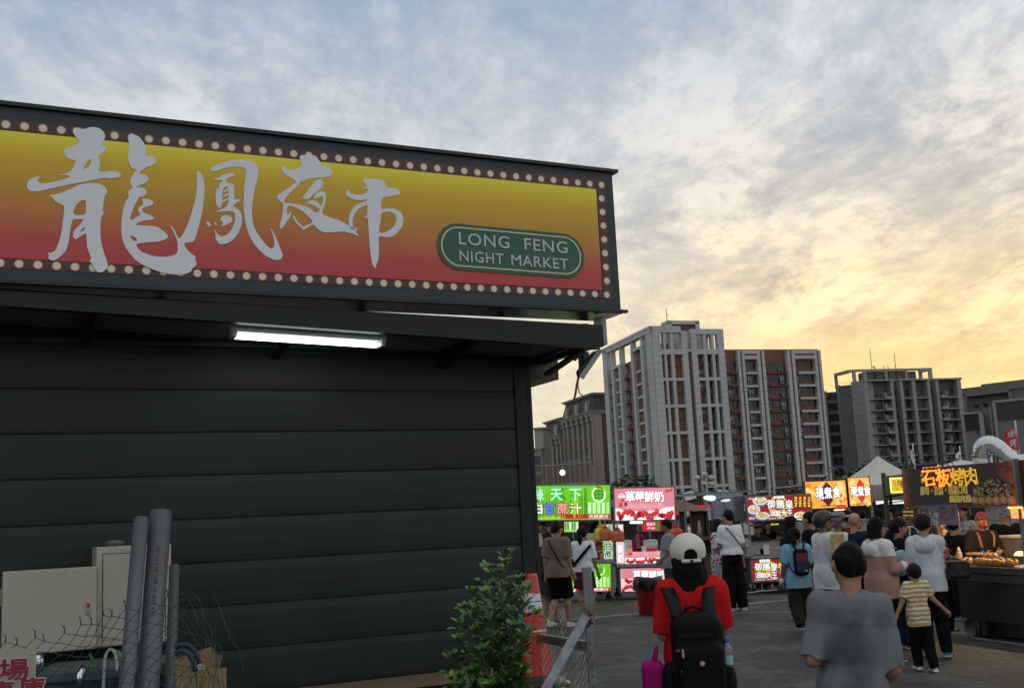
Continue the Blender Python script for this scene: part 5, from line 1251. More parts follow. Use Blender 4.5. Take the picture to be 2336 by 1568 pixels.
  if top.get('collar'):
   F_.loft([(.822*K,0,yb(.822)-.008*K,.046*K,.042*K),(.85*K,0,yb(.85)-.006*K,.038*K,.036*K)],n=2,k=.01*K)
  if not top.get('collar'):
   F_.loft([(.80*K,0,yb(.80)-.006*K,.070*K,.046*K),(.826*K,0,yb(.826)-.008*K,.050*K,.042*K),(.838*K,0,yb(.838)-.009*K,.041*K,.038*K)],n=2.1,k=.012*K)
   F_.ell(P(0,.040,.838),(.034*K,.036*K,.030*K),k=.006*K,op='s')
  if fold:F_.wrinkle(top.get('wr',.005)*.55*K,top.get('wf',15),seed,(1,1,.55))
  nm=top.get('name','shirt');pk=top.get('pick')
  fld_obj(nm,F_,tm,r,(lambda c:pk(c/K))if pk else None,top.get('label'))
 if shoes:
  for s in(-1,1):
   kn,an=G[s];F_=Fld(an+np.array((-.05,-.06,-.07))*K,an+np.array((.05,.12,.05))*K,min(h,.009))
   zz_=max(an[2]-.045*K,0)
   tilt=top and 0
   c=np.array((an[0],an[1],zz_))
   F_.ell(c+np.array((0,-.004,.026))*K,(.024*K,.034*K,.030*K),k=.02*K);F_.ell(c+np.array((0,.050,.018))*K,(.026*K,.050*K,.022*K),k=.02*K)
   F_.rbox(c+np.array((0,.030,.007))*K,(.027*K,.075*K,.009*K),.006*K,k=.006*K);F_.cut((0,0,zz_),(0,0,1))
   fld_obj('shoe',F_,[shoes,solem],r,lambda q,z=zz_:(q[:,2]<z+.013*K)&(len(str(shoes.name))>0))
 if hair:
  st_,hm=hair[0],hair[1];F_=Fld(hc-np.array((.12,.16,.33))*K,hc+np.array((.12,.12,.12))*K,min(h,.010))
  ce=Hd(0,-.008,.010);er=(.051*K*hs,.062*K*hs,.062*K*hs)
  if st_ in('short','crop','messy'):
   k={'short':1.0,'crop':.96,'messy':1.08}[st_]
   F_.ell(ce,tuple(q*k for q in er),k=.01,R=Rn.T)
   n=Rn@np.array((0,-.62,.78));F_.cut(Hd(0,.046,.030),n)
   F_.cut(Hd(0,-.05,-.048 if st_!='crop'else-.056),(0,0,1))
   for s in(-1,1):F_.ell(Hd(s*.054,.018,-.022),(.018*K,.028*K*hs,.030*K*hs),k=.006,op='s')
  else:
   F_.ell(ce,tuple(q*1.04 for q in er),k=.01,R=Rn.T)
   n=Rn@np.array((0,-.75,.66));F_.cut(Hd(0,.046,.030),n)
   if st_ in('bob','lob','long'):
    zl={'bob':-.075,'lob':-.150,'long':-.19}[st_]
    F_.loft([(hc[2]+zl*K,hc[0],hc[1]-.036*K,.060*K*hs,.034*K*hs),(hc[2]-.06*K,hc[0],hc[1]-.034*K,.062*K*hs,.040*K*hs),(hc[2]+.02*K,hc[0],hc[1]-.030*K,.052*K*hs,.042*K*hs)],n=2.1,k=.02)
    for s in(-1,1):F_.cone(Hd(s*.046,.002,.02),Hd(s*.048,-.004,-.06),.012*K,.013*K,k=.02)
   if st_ in('tail','bun'):
    a=Hd(0,-.062,.012);F_.cone(Hd(0,-.05,.01),a,.016*K,.018*K,k=.012)
    if st_=='tail':F_.cone(a,a+np.array((0,-.024*K,-.07*K)),.021*K,.023*K,k=.02);F_.cone(a+np.array((0,-.024*K,-.07*K)),a+np.array((.006*K,-.012*K,-.165*K)),.023*K,.009*K,k=.02)
    else:F_.ell(a,(.03*K,.026*K,.03*K),k=.01)
  F_.wrinkle(.0026*K,75,seed+9,(1,1,.22));fld_obj('hair',F_,hm,r)
 ctx=dict(r=r,K=K,P=P,Hd=Hd,hc=hc,sh=sh,A=A,G=G,Rn=Rn,h=h,yb=yb,hs=hs,tor=tor,w=w)
 if extra:extra(ctx)
 return r
def face_mask(ctx,m):
 K,Hd,hs=ctx['K'],ctx['Hd'],ctx['hs'];F_=Fld(ctx['hc']-.1*K,ctx['hc']+.1*K,.007)
 F_.ell(Hd(0,.018,-.028),(.042*K*hs,.042*K*hs,.036*K*hs));F_.cut(Hd(0,.010,0),ctx['Rn']@np.array((0,1,0)));F_.cut(Hd(0,.05,-.004),ctx['Rn']@np.array((0,-.2,-1)))
 fld_obj('face_mask',F_,m,ctx['r'])
 mb=MB()
 for s in(-1,1):mb.tube([Hd(s*.038,.018,-.018),Hd(s*.05,.0,-.004)],.003*K,5)
 mb.build('mask_loop',m,ctx['r'])
def strap(ctx,pts,wd,th,m,name='strap'):
 mb=MB();mb.smooth=True;P3=[Vector(p)for p in pts];vs=[]
 for i,p in enumerate(P3):
  t=(P3[min(i+1,len(P3)-1)]-P3[max(i-1,0)]).normalized();n=Vector((p.x*.3,p.y-0.0,.35 if i in()else 0.0001)).normalized();b=t.cross(n).normalized()*wd/2;n=b.cross(t).normalized()*th/2
  vs+=[p-b-n,p+b-n,p+b+n,p-b+n]
 fs=[(i*4+j,i*4+(j+1)%4,i*4+4+(j+1)%4,i*4+4+j)for i in range(len(P3)-1)for j in range(4)]
 mb.add(vs,fs+[(3,2,1,0),tuple(len(vs)-4+j for j in range(4))]);return mb.build(name,m,ctx['r'])
# night market stalls
def Zf(ox,oy,k):return lambda x,y:((ox+x/k)*.5703125,(oy+y/k)*.5703125)
Z1=Zf(2100,1850,2.6138);Z2=Zf(2650,1850,2.6138);Z3=Zf(3200,1850,3.136);Z4=Zf(3596,1700,3.136);Z5=Zf(3596,2150,2.614);Z6=Zf(3700,2000,4.48);Z7=Zf(2400,2000,4.48)
class Plane:
 """upright working plane : x to the right along the front, y up, z out to the viewer"""
 def __init__(s,root,P,xd):
  s.fr=basis(P,xd,(0,0,1));s.root=root;s.I=s.fr.inverted();s.T=rootm(root).inverted()@s.fr;s.P=Vector(P);s.n=s.fr.to_3x3()@Vector((0,0,1));s.Z=None
 def uv(s,px,py,off=0.0):
  if s.Z:px,py=s.Z(px,py)
  p=s.I@on_plane(px,py,s.P+s.n*off,s.n);return p
 def rect(s,x0,y0,x1,y1,off=0.0):
  ym,xm=(y0+y1)/2,(x0+x1)/2
  return(s.uv(x0,ym,off).x,s.uv(xm,y1,off).y,s.uv(x1,ym,off).x,s.uv(xm,y0,off).y)
 def mb(s):m=MB();m.T=s.T;return m
 def box(s,name,m_,par,R,z0,z1,bevel=0.0,label=None):
  m=s.mb();m.b2((R[0],R[1],z0),(R[2],R[3],z1));return m.build(name,m_,par,bevel=bevel,label=label)
 def text(s,t,m_,par,R,lift,bold=0.0,outline=None,ob=.04,shear=0.0,name='lettering',split=False):
  if outline is not None:
   m=s.mb();m.T=None;text_into(m,t,s.T,*R,lift-.004,bold=ob,shear=shear);m.build('lettering_outline',outline,par)
  m=MB();text_into(m,t,s.T,*R,lift,bold=bold,shear=shear);return m.build(name,m_,par)
def lerp(a,b,t):return a+(b-a)*t
def frame4(m,R,t,z0,z1):
 x0,y0,x1,y1=R
 m.b2((x0,y0,z0),(x1,y0+t,z1));m.b2((x0,y1-t,z0),(x1,y1,z1));m.b2((x0,y0+t,z0),(x0+t,y1-t,z1));m.b2((x1-t,y0+t,z0),(x1,y1-t,z1))
def sign_box(S,root,R,zf,dep,face_m,fm_=None,t=.025,name='sign_box'):
 m=S.mb();frame4(m,R,t,zf-dep,zf+.012);m.b2((R[0]+t,R[1]+t,zf-dep),(R[2]-t,R[3]-t,zf-dep+.01));b=m.build(name,fm_ or galv,root)
 m=S.mb();m.b2((R[0]+t,R[1]+t,zf-.01),(R[2]-t,R[3]-t,zf));m.build('sign_face',face_m,b);return b
def blobs(S,par,name,mats,items,z):
 """printed rounded shapes : (x, y, rx, ry, material index, turn)"""
 m=S.mb()
 for i,(x,y,rx,ry,mi,tr)in enumerate(items):
  n=12;m.mi=mi;zz_=z+.0003*(i%12);c,s_=math.cos(tr),math.sin(tr)
  m.add([(x+rx*math.cos(2*math.pi*k/n)*c-ry*math.sin(2*math.pi*k/n)*s_,y+rx*math.cos(2*math.pi*k/n)*s_+ry*math.sin(2*math.pi*k/n)*c,zz_)for k in range(n)],[tuple(range(n))])
 return m.build(name,mats,par)
def ring_(m,x,y,r0,r1,z,n=24,sy=1.0):m.add([(x+r0*math.cos(2*math.pi*i/n),y+sy*r0*math.sin(2*math.pi*i/n),z)for i in range(n)]+[(x+r1*math.cos(2*math.pi*i/n),y+sy*r1*math.sin(2*math.pi*i/n),z)for i in range(n)],[(i,(i+1)%n,n+(i+1)%n,n+i)for i in range(n)])
def castors(S,root,xs,zs,y=.0):
 for x in xs:
  for z in zs:
   m=S.mb();m.smooth=True;n=12;c=Vector((x,.06,z));vs=[]
   for e in(-.02,.02):vs+=[(x+.06*math.cos(2*math.pi*i/n),.06+.06*math.sin(2*math.pi*i/n),z+e)for i in range(n)]
   m.add(vs,[(i,(i+1)%n,n+(i+1)%n,n+i)for i in range(n)]+[tuple(range(n)),tuple(range(2*n-1,n-1,-1))]);m.smooth=False;m.b2((x-.02,.06,z-.032),(x+.02,.20,z-.022));m.build('castor',rub,root)
GL=lambda nm,c,s=.9:glow_mat(nm,c,s)
lime=GL('lit_lime',(.16,.62,.015),.85);limed=GL('lit_cane_dark',(.02,.11,.012),.7);limem=GL('lit_cane',(.09,.32,.02),.8);limey=GL('lit_yellowgreen',(.42,.72,.05),.9)
redl=GL('lit_red',(.62,.016,.014),.75);whl=GL('lit_white',(.95,.97,.95),1.05);bluel=GL('lit_led_blue',(.10,.16,.95),1.2);pinkled=GL('lit_led_pink',(1.0,.30,.30),1.05);yelled=GL('lit_led_yellow',(1.0,.85,.45),1.05);mintled=GL('lit_led_mint',(.45,.95,.65),1.0);orl=GL('lit_orange',(.85,.22,.02),.8);brl=GL('lit_brown',(.30,.10,.02),.7);darkl=GL('lit_dark',(.012,.012,.012),.5);grl=GL('lit_green',(.02,.25,.04),.8)
def put_plane(root,px,Y,tilt=0.0,rz=0.0):
 P=at_y(px,hz(px),Y);P.z=0;return P,(math.cos(rz),math.sin(rz),-tilt)
# sugar cane juice stall
P,xd=put_plane(None,1300,24.6,.040)
st1=thing('sugarcane_stall','bright green lit sugarcane juice stall just past the shed corner','market stall',tuple(P))
S=Plane(st1,P,xd);S.Z=Z1
R=S.rect(-160,226,900,606);sb1=sign_box(S,st1,R,.06,.16,lime)
def cane_art(S,par,R,z):
 m=S.mb();g=random.Random(4);w_,h_=R[2]-R[0],R[3]-R[1]
 for i in range(75):
  x=R[0]+w_*g.random();t=g.uniform(.004,.012);y1=R[1]+h_*g.uniform(.55,1.0);ln_=g.uniform(-.03,.03);m.mi=g.choice((0,0,1,1,2));zz_=z+.0002*i
  m.add([(x,R[1]+h_*.02*g.random(),zz_),(x+t,R[1],zz_),(x+t*.6+ln_,y1,zz_),(x+ln_,y1,zz_)],[(0,1,2,3)])
  if g.random()<.5:m.add([(x+ln_,y1-.02,zz_),(x+ln_+g.uniform(-.10,.10),y1+g.uniform(-.10,.02),zz_),(x+ln_+.01,y1,zz_)],[(0,1,2)])
 return m.build('cane_picture',[limed,limem,limey],par)
cane_art(S,sb1,S.rect(100,245,650,575),.066)
m=S.mb();a=S.rect(-160,560,900,582);m.b2((a[0],a[1]-.005,.060),(a[2]-.028,a[3],.0625));m.build('bottom_band',limey,sb1)
m=S.mb();a=S.rect(420,534,888,582);m.b2((a[0],a[1],.062),(a[2],a[3],.074));m.mi=1;m.b2((a[0]-.10,a[1],.062),(a[0],a[3],.0735));m.build('red_band',[redl,orl],sb1)
for t,x0,x1,mm in(('綠',100,192,mintled),('天',265,388,mintled),('下',465,585,mintled)):S.text(t,mm,sb1,S.rect(x0,272,x1,392),.090,.02,grl,.05)
for t,x0,x1,mm in(('白',75,178,whl),('甘',200,310,bluel),('蔗',332,448,pinkled),('汁',468,588,yelled)):S.text(t,mm,sb1,S.rect(x0,420,x1,532),.092,.02,darkl,.07)
for i,t in enumerate(('檸檬甘蔗汁','金桔甘蔗汁','鮮奶甘蔗汁','百香甘蔗汁')):
 for j,ch in enumerate(t):S.text(ch,whl,sb1,S.rect(658+j*47,414+i*29,690+j*47,440+i*29),.080,.01)
S.text('天然原汁',whl,sb1,S.rect(664,539,872,578),.080,.01)
def cane_logo(S,par,cx,cy,r,z):
 c=S.uv(cx,cy);k=S.uv(cx+r,cy).x-c.x;m=S.mb();ring_(m,c.x,c.y,k*.86,k,z,sy=1.12);m.mi=1;ring_(m,c.x,c.y,k*.78,k*.86,z,sy=1.12);m.mi=2
 m.add([(c.x-k*.55,c.y+k*1.02,z+.003),(c.x-k*.2,c.y+k*1.30,z+.003),(c.x+k*.5,c.y+k*1.02,z+.003),(c.x+k*.95,c.y+k*.3,z+.003),(c.x+k*.35,c.y+k*.85,z+.003)],[(0,1,2,4),(2,3,4)]);m.build('round_emblem',[whl,limey,brl],par)
 S.text('田',grl,par,(c.x-k*.55,c.y-k*.65,c.x+k*.55,c.y+k*.60),z+.004,.03)
cane_logo(S,sb1,768,330,72,.085)
R2=S.rect(120,1040,905,1345);sb2=sign_box(S,st1,R2,.10,.12,lime)
cane_art(S,sb2,S.rect(165,1060,640,1310),.105)
m=S.mb();a=S.rect(440,1298,892,1336);m.b2((a[0],a[1],.103),(a[2],a[3],.115));m.build('red_band',redl,sb2)
cane_logo(S,sb2,782,1118,46,.118)
for i,t in enumerate(('檸檬甘蔗汁','金桔甘蔗汁','鮮奶甘蔗汁','百香甘蔗汁')):
 for j,ch in enumerate(t):S.text(ch,whl,sb2,S.rect(700+j*38,1190+i*26,726+j*38,1212+i*26),.118,.01)
S.text('天然原汁',whl,sb2,S.rect(664,1302,872,1334),.118,.01)
for t,x0 in(('甘',165),('蔗',320),('汁',500)):S.text(t,whl,sb2,S.rect(x0,1230,x0+105,1345),.118,.02,darkl,.07)
m=S.mb();a=S.rect(110,1012,932,1040);m.b2((a[0],a[1],-.75),(a[2],a[3],.16));m.build('counter',steel,st1)
m=S.mb();m.b2((a[0]+.05,.2,-.75),(a[2]-.05,a[1],.03));m.build('cart_body',steel,st1)
for x in(126,915):
 for z in(-.72,.02):
  q=S.uv(x,600);m=S.mb();m.b2((q.x-.018,a[3],z-.018),(q.x+.018,R[1],z+.018));m.build('post',galv,st1)
m=S.mb();m.b2((R[0],R[3]-.06,-1.15),(R[2],R[3]-.03,-.1));m.build('roof',mat('tarp_grey',(.30,.30,.28),.7),st1)
m=S.mb();q0,q1=S.uv(455,216),S.uv(750,200);m.b2((q0 .x,R[3]-.0,-.7),(q1 .x,R[3]+.035,-.15));m.build('roof_tray',mat('tarp_grey',(.30,.30,.28)),st1)
castors(S,st1,(S.uv(250,1400).x,S.uv(890,1400).x),(-.6,0))
def on_counter(name,label,cat,S,px,py,z,fn,group=None):
 q=S.uv(px,py,z);o=thing(name,label,cat,tuple(S.fr@Vector((q.x,q.y,z))),0,group);fn(o);return o
def lat_part(o,name,m_,prof,n=18,world=None):
 m=MB();m.smooth=True;m.lathe(prof,n=n);return m.build(name,m_,o)
kx=(S.uv(760,1010).x-S.uv(720,1010).x)/40
def cooler(o):
 lat_part(o,'tank',mat('cooler_red',(.30,.012,.014),.35,coat=.3),[(.14,0),(.15,.02),(.15,.30),(.145,.31)]);lat_part(o,'lid',mat('cooler_red_lid',(.36,.02,.02),.35),[(.155,.31),(.155,.36),(.12,.385),(.0,.39)])
 m=MB();m.smooth=True;m.tube([(-.155,-.02,.30),(-.12,-.12,.20),(0,-.165,.17),(.12,-.12,.20),(.155,-.02,.30)],.008,6);m.build('handle',mat('handle_white',(.7,.7,.7)),o)
on_counter('drink_cooler','round red drink cooler with white handle on the sugarcane counter','cooler',S,762,1010,-.05,cooler)
def cup(o,m_=None):lat_part(o,'cup_body',m_ or mat('kraft',(.36,.24,.12),.7),[(.055,0),(.058,.005),(.06,.14),(.056,.14),(.05,.01)])
on_counter('paper_canister','brown paper canister beside the red drink cooler','canister',S,803,1010,.06,cup)
def hanging_bag(o,m_,w_=.15,h_=.24):
 m=MB();m.smooth=True;n=16;vs=[];g=random.Random(o.name)
 for j in range(8):
  t=j/7;k=.34+.66*min(1,t*3.2)
  for i in range(n):a_=2*math.pi*i/n;rr_=1+.22*math.sin(5*a_+2.2*t)+.12*math.sin(9*a_-3*t+g.random());vs.append((w_*k*rr_*math.cos(a_),w_*.45*k*rr_*math.sin(a_),-h_*t+.012*math.sin(3*a_)*(t>.9)))
 m.add(vs,[(j*n+i,j*n+(i+1)%n,(j+1)*n+(i+1)%n,(j+1)*n+i)for j in range(7)for i in range(n)]+[tuple(7*n+i for i in range(n))]);m.build('bag',m_,o)
 m=MB();m.smooth=True;m.tube([(0,0,-.02),(0,0,.16)],[.03,.006],6);m.tube([(-.05,-.02,-.03),(-.03,-.05,.02),(.03,-.05,.02),(.05,-.02,-.03)],.012,5);m.build('knot',m_,o)
bagor=mat('bag_orange',(.62,.14,.06),.45,var=.15);bagye=mat('bag_yellow',(.78,.62,.03),.4,var=.1)
def hang(px,py,label,S,z,m_,w_,h_,nm='plastic_bag'):return on_counter(nm,label,'bag',S,px,py,z,lambda o:hanging_bag(o,m_,w_,h_),'bundles of plastic bags hung on the juice stalls')
hang(838,675,'salmon orange bag bundle hung at the right end of the green stall',S,.22,bagor,.135,.27)
hang(785,660,'bright yellow bag bundle hung on the green stall',S,.14,bagye,.12,.30)
on_counter('sugar_sack','cream cloth filter bag standing on the red drink cooler','bag',S,716,860,-.05,lambda o:lat_part(o,'sack',mat('cream_cloth',(.55,.50,.30),.8),[(.13,0),(.15,.05),(.14,.22),(.12,.26),(.02,.25)],12))
def vbanner(S,root,rect,face,chars,tm,om,z,nm='banner'):
 R=S.rect(*rect);b=S.box(nm,face,root,R,z-.012,z);n=len(chars);h_=(R[3]-R[1])/n;wd=R[2]-R[0]
 for i,ch in enumerate(chars):S.text(ch,tm,b,(R[0]+wd*.16,R[3]-h_*(i+.93),R[2]-wd*.12,R[3]-h_*(i+.08)),z+.006,.03,om,.075)
 return b
b=vbanner(S,st1,(806,640,918,1000),GL('lit_banner_green',(.20,.42,.05),.6),'鮮奶甘蔗',GL('lit_deep_green',(.01,.16,.06),.6),whl,.10)
R=S.rect(415,612,565,722);mbd=S.box('menu_board',GL('lit_menu',(.35,.75,.22),.8),st1,R,-.25,-.235)
blobs(S,mbd,'menu_print',[redl,grl,whl],[(lerp(R[0],R[2],.1+.16*i),lerp(R[1],R[3],.55),.012,.10,i%3,0)for i in range(6)],-.232)
def jar(o):
 lat_part(o,'jar_glass',mat('jar_amber',(.40,.30,.06),.25),[(.05,0),(.055,.02),(.05,.12),(.03,.15)]);lat_part(o,'jar_lid',mat('jar_lid_red',(.4,.05,.04),.4),[(.045,.15),(.045,.17),(0,.175)])
for i,(px,py)in enumerate(((175,985),(640,1010),(680,1012),(420,1010))):
 on_counter('jar',['amber jar at the left end of the sugarcane counter','amber jar on the counter behind the carried toddler','amber jar close to the red drink cooler','amber jar in the middle of the sugarcane counter'][i],'jar',S,px,py,-.05,jar,'jars on the sugarcane counter')
bk_m=mat('stall_back',(.055,.055,.06),.7,var=.3)
m=S.mb();a=S.rect(110,1012,932,1040);m.b2((a[0],a[1]+.75,-1.6),(a[0]+1.0,a[1]+1.25,-1.55));m.build('rear_shelf',bk_m,st1)
# strawberry milk stall
P,xd=put_plane(None,1465,24.5,.028)
st2=thing('strawberry_stall','pink lit strawberry milk stall between the green stall and the brown hut','market stall',tuple(P))
S=Plane(st2,P,xd);S.Z=Z1
pinkf=GL('lit_pink',(.74,.24,.30),.85);pinkb=GL('lit_pink_pale',(.95,.62,.62),.9);milk=GL('lit_milk',(.95,.88,.86),.95);berry=GL('lit_berry',(.60,.015,.035),.75);berryd=GL('lit_berry_dark',(.30,.006,.022),.6);berryl=GL('lit_berry_light',(.85,.10,.10),.85);leafl=GL('lit_leaf',(.10,.32,.03),.7);crim=GL('lit_crimson',(.62,.02,.10),.7)
BM=[berry,berryd,berryl,leafl,milk]
def berry_row(S,par,R,z,n,rmax,seed):
 g=random.Random(seed);it=[]
 for i in range(n):
  x=lerp(R[0],R[2],(i+.5)/n+g.uniform(-.3,.3)/n);y=R[1]+(R[3]-R[1])*g.random()**1.5;r=rmax*g.uniform(.7,1.05)
  if g.random()<.4:it.append((x+r*.5,y+r*.9,r*.5,r*.22,3,g.uniform(-1,1)))
  tr=g.uniform(-.5,.5);it+=[(x,y,r*.82,r*1.05,1,tr),(x-r*.05,y+r*.05,r*.74,r*.96,0,tr),(x-r*.25,y+r*.25,r*.28,r*.4,2,tr)]
  it+=[(x+r*g.uniform(-.5,.5),y+r*g.uniform(-.6,.6),r*.06,r*.08,2,0)for _ in range(7)]
  if g.random()<.6:it.append((x,y+r*.95,r*.55,r*.18,3,g.uniform(-.4,.4)))
 return blobs(S,par,'berry_picture',BM,it,z)
R=S.rect(925,250,1572,606);sb1=sign_box(S,st2,R,.06,.18,pinkf)
a=S.rect(945,470,1555,596);m=S.mb();n=24
m.add([(lerp(a[0],a[2],i/n),a[1],.064)for i in range(n+1)]+[(lerp(a[0],a[2],i/n),a[3]-.08+.10*((i/n-.45)*2)**2+.018*math.sin(i),.064)for i in range(n+1)],[(i,i+1,n+2+i,n+1+i)for i in range(n)]);m.build('milk_wave',milk,sb1)
def in_box(S,par,R,z,n,rm,seed):return berry_row(S,par,R,z,n,rm,seed)
b_=S.rect(965,500,1545,585);berry_row(S,sb1,(b_[0],b_[1]+.03,b_[2],b_[3]),.072,30,.062,5)
b_=S.rect(1460,280,1535,330);berry_row(S,sb1,b_,.072,3,.033,6);b_=S.rect(985,380,1060,440);berry_row(S,sb1,b_,.072,3,.045,7)
m=S.mb();c=S.uv(1010,365);g=random.Random(3)
for i in range(12):t=g.uniform(0,6.28);m.add([(c.x,c.y,.068+.0003*i),(c.x+.09*math.cos(t),c.y+.10*abs(math.sin(t)),.068+.0003*i),(c.x+.085*math.cos(t+.25),c.y+.085*abs(math.sin(t+.25)),.068+.0003*i)],[(0,1,2)])
m.build('milk_splash',milk,sb1)
for i,ch in enumerate('草莓鮮奶'):S.text(ch,whl,sb1,S.rect(1045+i*101,296,1142+i*101,406),.088,.030,crim,.085)
S.text('Strawberry Milk',crim,sb1,S.rect(1062,426,1445,480),.088,.012,whl,.04,shear=.25)
R2=S.rect(985,1085,1600,1345);sb2=sign_box(S,st2,R2,.10,.14,pinkb)
a=S.rect(1000,1100,1590,1200);m=S.mb();m.b2((a[0],a[1],.101),(a[2],a[3],.104));m.build('pink_field',pinkf,sb2)
b_=S.rect(1010,1280,1590,1325);berry_row(S,sb2,b_,.112,22,.058,9);b_=S.rect(1040,1170,1110,1240);berry_row(S,sb2,b_,.112,4,.045,10)
for i,ch in enumerate('草莓鮮奶'):S.text(ch,whl,sb2,S.rect(1125+i*82,1118,1203+i*82,1215),.126,.030,crim,.085)
S.text('Strawberry Milk',crim,sb2,S.rect(1140,1225,1445,1262),.126,.012,whl,.04,shear=.25)
ct=S.rect(955,1050,1610,1082);m=S.mb();m.b2((ct[0],ct[1],-.75),(ct[2],ct[3],.16));m.build('counter',steel,st2,bevel=.008)
m=S.mb();m.b2((ct[0]+.04,.2,-.75),(ct[2]-.04,ct[1],.02));m.build('cart_body',steel,st2)
for x in(968,1598):
 for z in(-.72,.04):
  q=S.uv(x,600);m=S.mb();m.b2((q.x-.02,.14,z-.02),(q.x+.02,R[1],z+.02));m.build('post',galv,st2)
m=S.mb();m.b2((R[0],R[3]-.06,-1.15),(R[2],R[3]-.03,-.12));m.build('roof',mat('tarp_grey',(.30,.30,.28)),st2)
bnd=S.rect(1045,922,1600,1046);bo_=S.box('counter_banner',pinkf,st2,bnd,.05,.07)
m=S.mb();q=S.rect(1045,985,1600,1046);m.b2((q[0],q[1],.0705),(q[2],q[3],.073));m.build('milk_wave',milk,bo_)
b_=S.rect(1060,1005,1590,1035);berry_row(S,bo_,b_,.078,28,.045,12);b_=S.rect(1075,940,1110,965);berry_row(S,bo_,b_,.078,2,.03,13)
S.text('Strawberry Milk',crim,bo_,S.rect(1125,930,1425,972),.090,.012,whl,.04,shear=.25)
vbanner(S,st2,(948,640,1028,1046),GL('lit_banner_white',(.85,.80,.80),.75),'草莓鮮奶',whl,crim,.13)
castors(S,st2,(S.uv(985,1400).x,S.uv(1560,1400).x),(-.6,0))
def dispenser(o,liquid,base,w_):
 lat_part(o,'bowl',mat('clear_plastic',(.75,.72,.66),.2,var=.05),[(w_*.98,.30),(w_,.44),(w_*.94,.445),(w_*.94,.30)]);lat_part(o,'juice',liquid,[(w_*.45,.07),(w_*.6,.12),(w_*.97,.22),(w_*.985,.31),(0,.315)])
 lat_part(o,'lid',mat('lid_cream',(.72,.66,.50),.4),[(w_*1.04,.445),(w_*1.04,.465),(w_*.7,.485),(0,.49)]);lat_part(o,'base',base,[(w_*.75,0),(w_*.75,.07),(w_*.5,.08)])
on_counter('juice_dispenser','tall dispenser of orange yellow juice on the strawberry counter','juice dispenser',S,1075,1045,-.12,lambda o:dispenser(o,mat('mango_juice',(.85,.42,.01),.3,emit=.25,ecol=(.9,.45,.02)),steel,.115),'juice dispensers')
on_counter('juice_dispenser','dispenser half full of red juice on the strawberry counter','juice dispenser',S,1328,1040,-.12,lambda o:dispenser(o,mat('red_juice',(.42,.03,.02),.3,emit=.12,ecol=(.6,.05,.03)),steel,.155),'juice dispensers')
def cup_stack(o,n=1,h_=.30):lat_part(o,'cups',mat('cup_white',(.72,.72,.70),.4),[(.04,0),(.048,.02)]+[(q,z)for k in range(6)for q,z in((.05,.02+h_*k/6),(.054,.02+h_*(k+.9)/6))]+[(.0,h_+.02)])
for i,(px,t,hh2)in enumerate(((1048,'tall stack of white cups left of the orange juice',.40),(1080,'shorter stack of white cups in front of the orange juice',.24),(1255,'stack of white cups left of the red juice',.34))):on_counter('cup_stack',t,'cups',S,px,1045,-.02,lambda o:cup_stack(o,1,hh2),'stacks of cups')
on_counter('paper_jug','pale blue pitcher between the two juice dispensers','jug',S,1140,1045,-.04,lambda o:lat_part(o,'jug',mat('blue_jug',(.30,.45,.50),.4),[(.04,0),(.055,.2),(.05,.2)],10))
on_counter('juice_carafe','clear carafe of pale yellow juice left of the red dispenser','carafe',S,1205,1045,-.04,lambda o:lat_part(o,'carafe',mat('lemon_juice',(.60,.50,.10),.25),[(.06,0),(.065,.18),(.05,.24)],12))
def carton(o):
 m=MB();m.b2((-.05,-.05,0),(.05,.05,.20));m.add([(-.05,-.05,.20),(.05,-.05,.20),(.05,.05,.20),(-.05,.05,.20),(-.05,0,.25),(.05,0,.25)],[(0,1,5,4),(2,3,4,5),(0,4,3),(1,2,5)]);m.build('carton_body',mat('carton_white',(.72,.70,.68),.45),o)
 m=MB();m.b2((-.04,-.052,.13),(.04,-.0505,.17));m.mi=1;m.b2((-.04,-.052,.03),(.0,-.0505,.09));m.b2((.01,-.052,.04),(.035,-.0505,.1));m.build('carton_print',[mat('print_red',(.5,.03,.05),.5),black_],o)
for i,(px,py)in enumerate(((1378,1040),(1420,1038),(1462,1036))):on_counter('milk_carton',['milk carton nearest the red juice dispenser','middle milk carton of the three','milk carton nearest the youth in grey'][i],'milk carton',S,px,py,.0,carton,'milk cartons on the strawberry counter')
hang(966,690,'orange bag bundle hung at the left post of the pink stall',S,.24,bagor,.125,.26)
hang(1575,665,'reddish orange bag bundle hung at the right post of the pink stall',S,.20,mat('bag_red_orange',(.60,.10,.035),.45,var=.15),.135,.28)
R=S.rect(1225,590,1420,712);ps=S.box('poster',redl,st2,R,.02,.035);S.text('西瓜汁',whl,ps,S.rect(1270,622,1360,655),.042,.02,crim,.06);S.text('1杯 30元',whl,ps,S.rect(1275,668,1358,692),.042,.01)
m=S.mb();q=S.rect(1225,586,1360,608);m.b2((q[0],q[1],.0355),(q[2],q[3],.039));m.mi=1;q=S.rect(1366,592,1395,705);m.b2((q[0],q[1],.0355),(q[2],q[3],.039));m.mi=2;q=S.rect(1225,700,1420,712);m.b2((q[0],q[1],.0355),(q[2],q[3],.039));m.build('poster_strips',[GL('lit_blue',(.05,.20,.55),.6),grl,crim],ps)
q0,q1=S.uv(1100,622,-.5),S.uv(1228,620,-.5);m=S.mb();m.smooth=True;m.tube([(q0 .x,q0 .y,-.5),(q1 .x,q1 .y,-.5)],.02,8);m.build('tube_lamp',mat('lit_tube_small',(.9,.9,.85),.3,var=0,emit=7.0,ecol=(1,.95,.85)),st2)
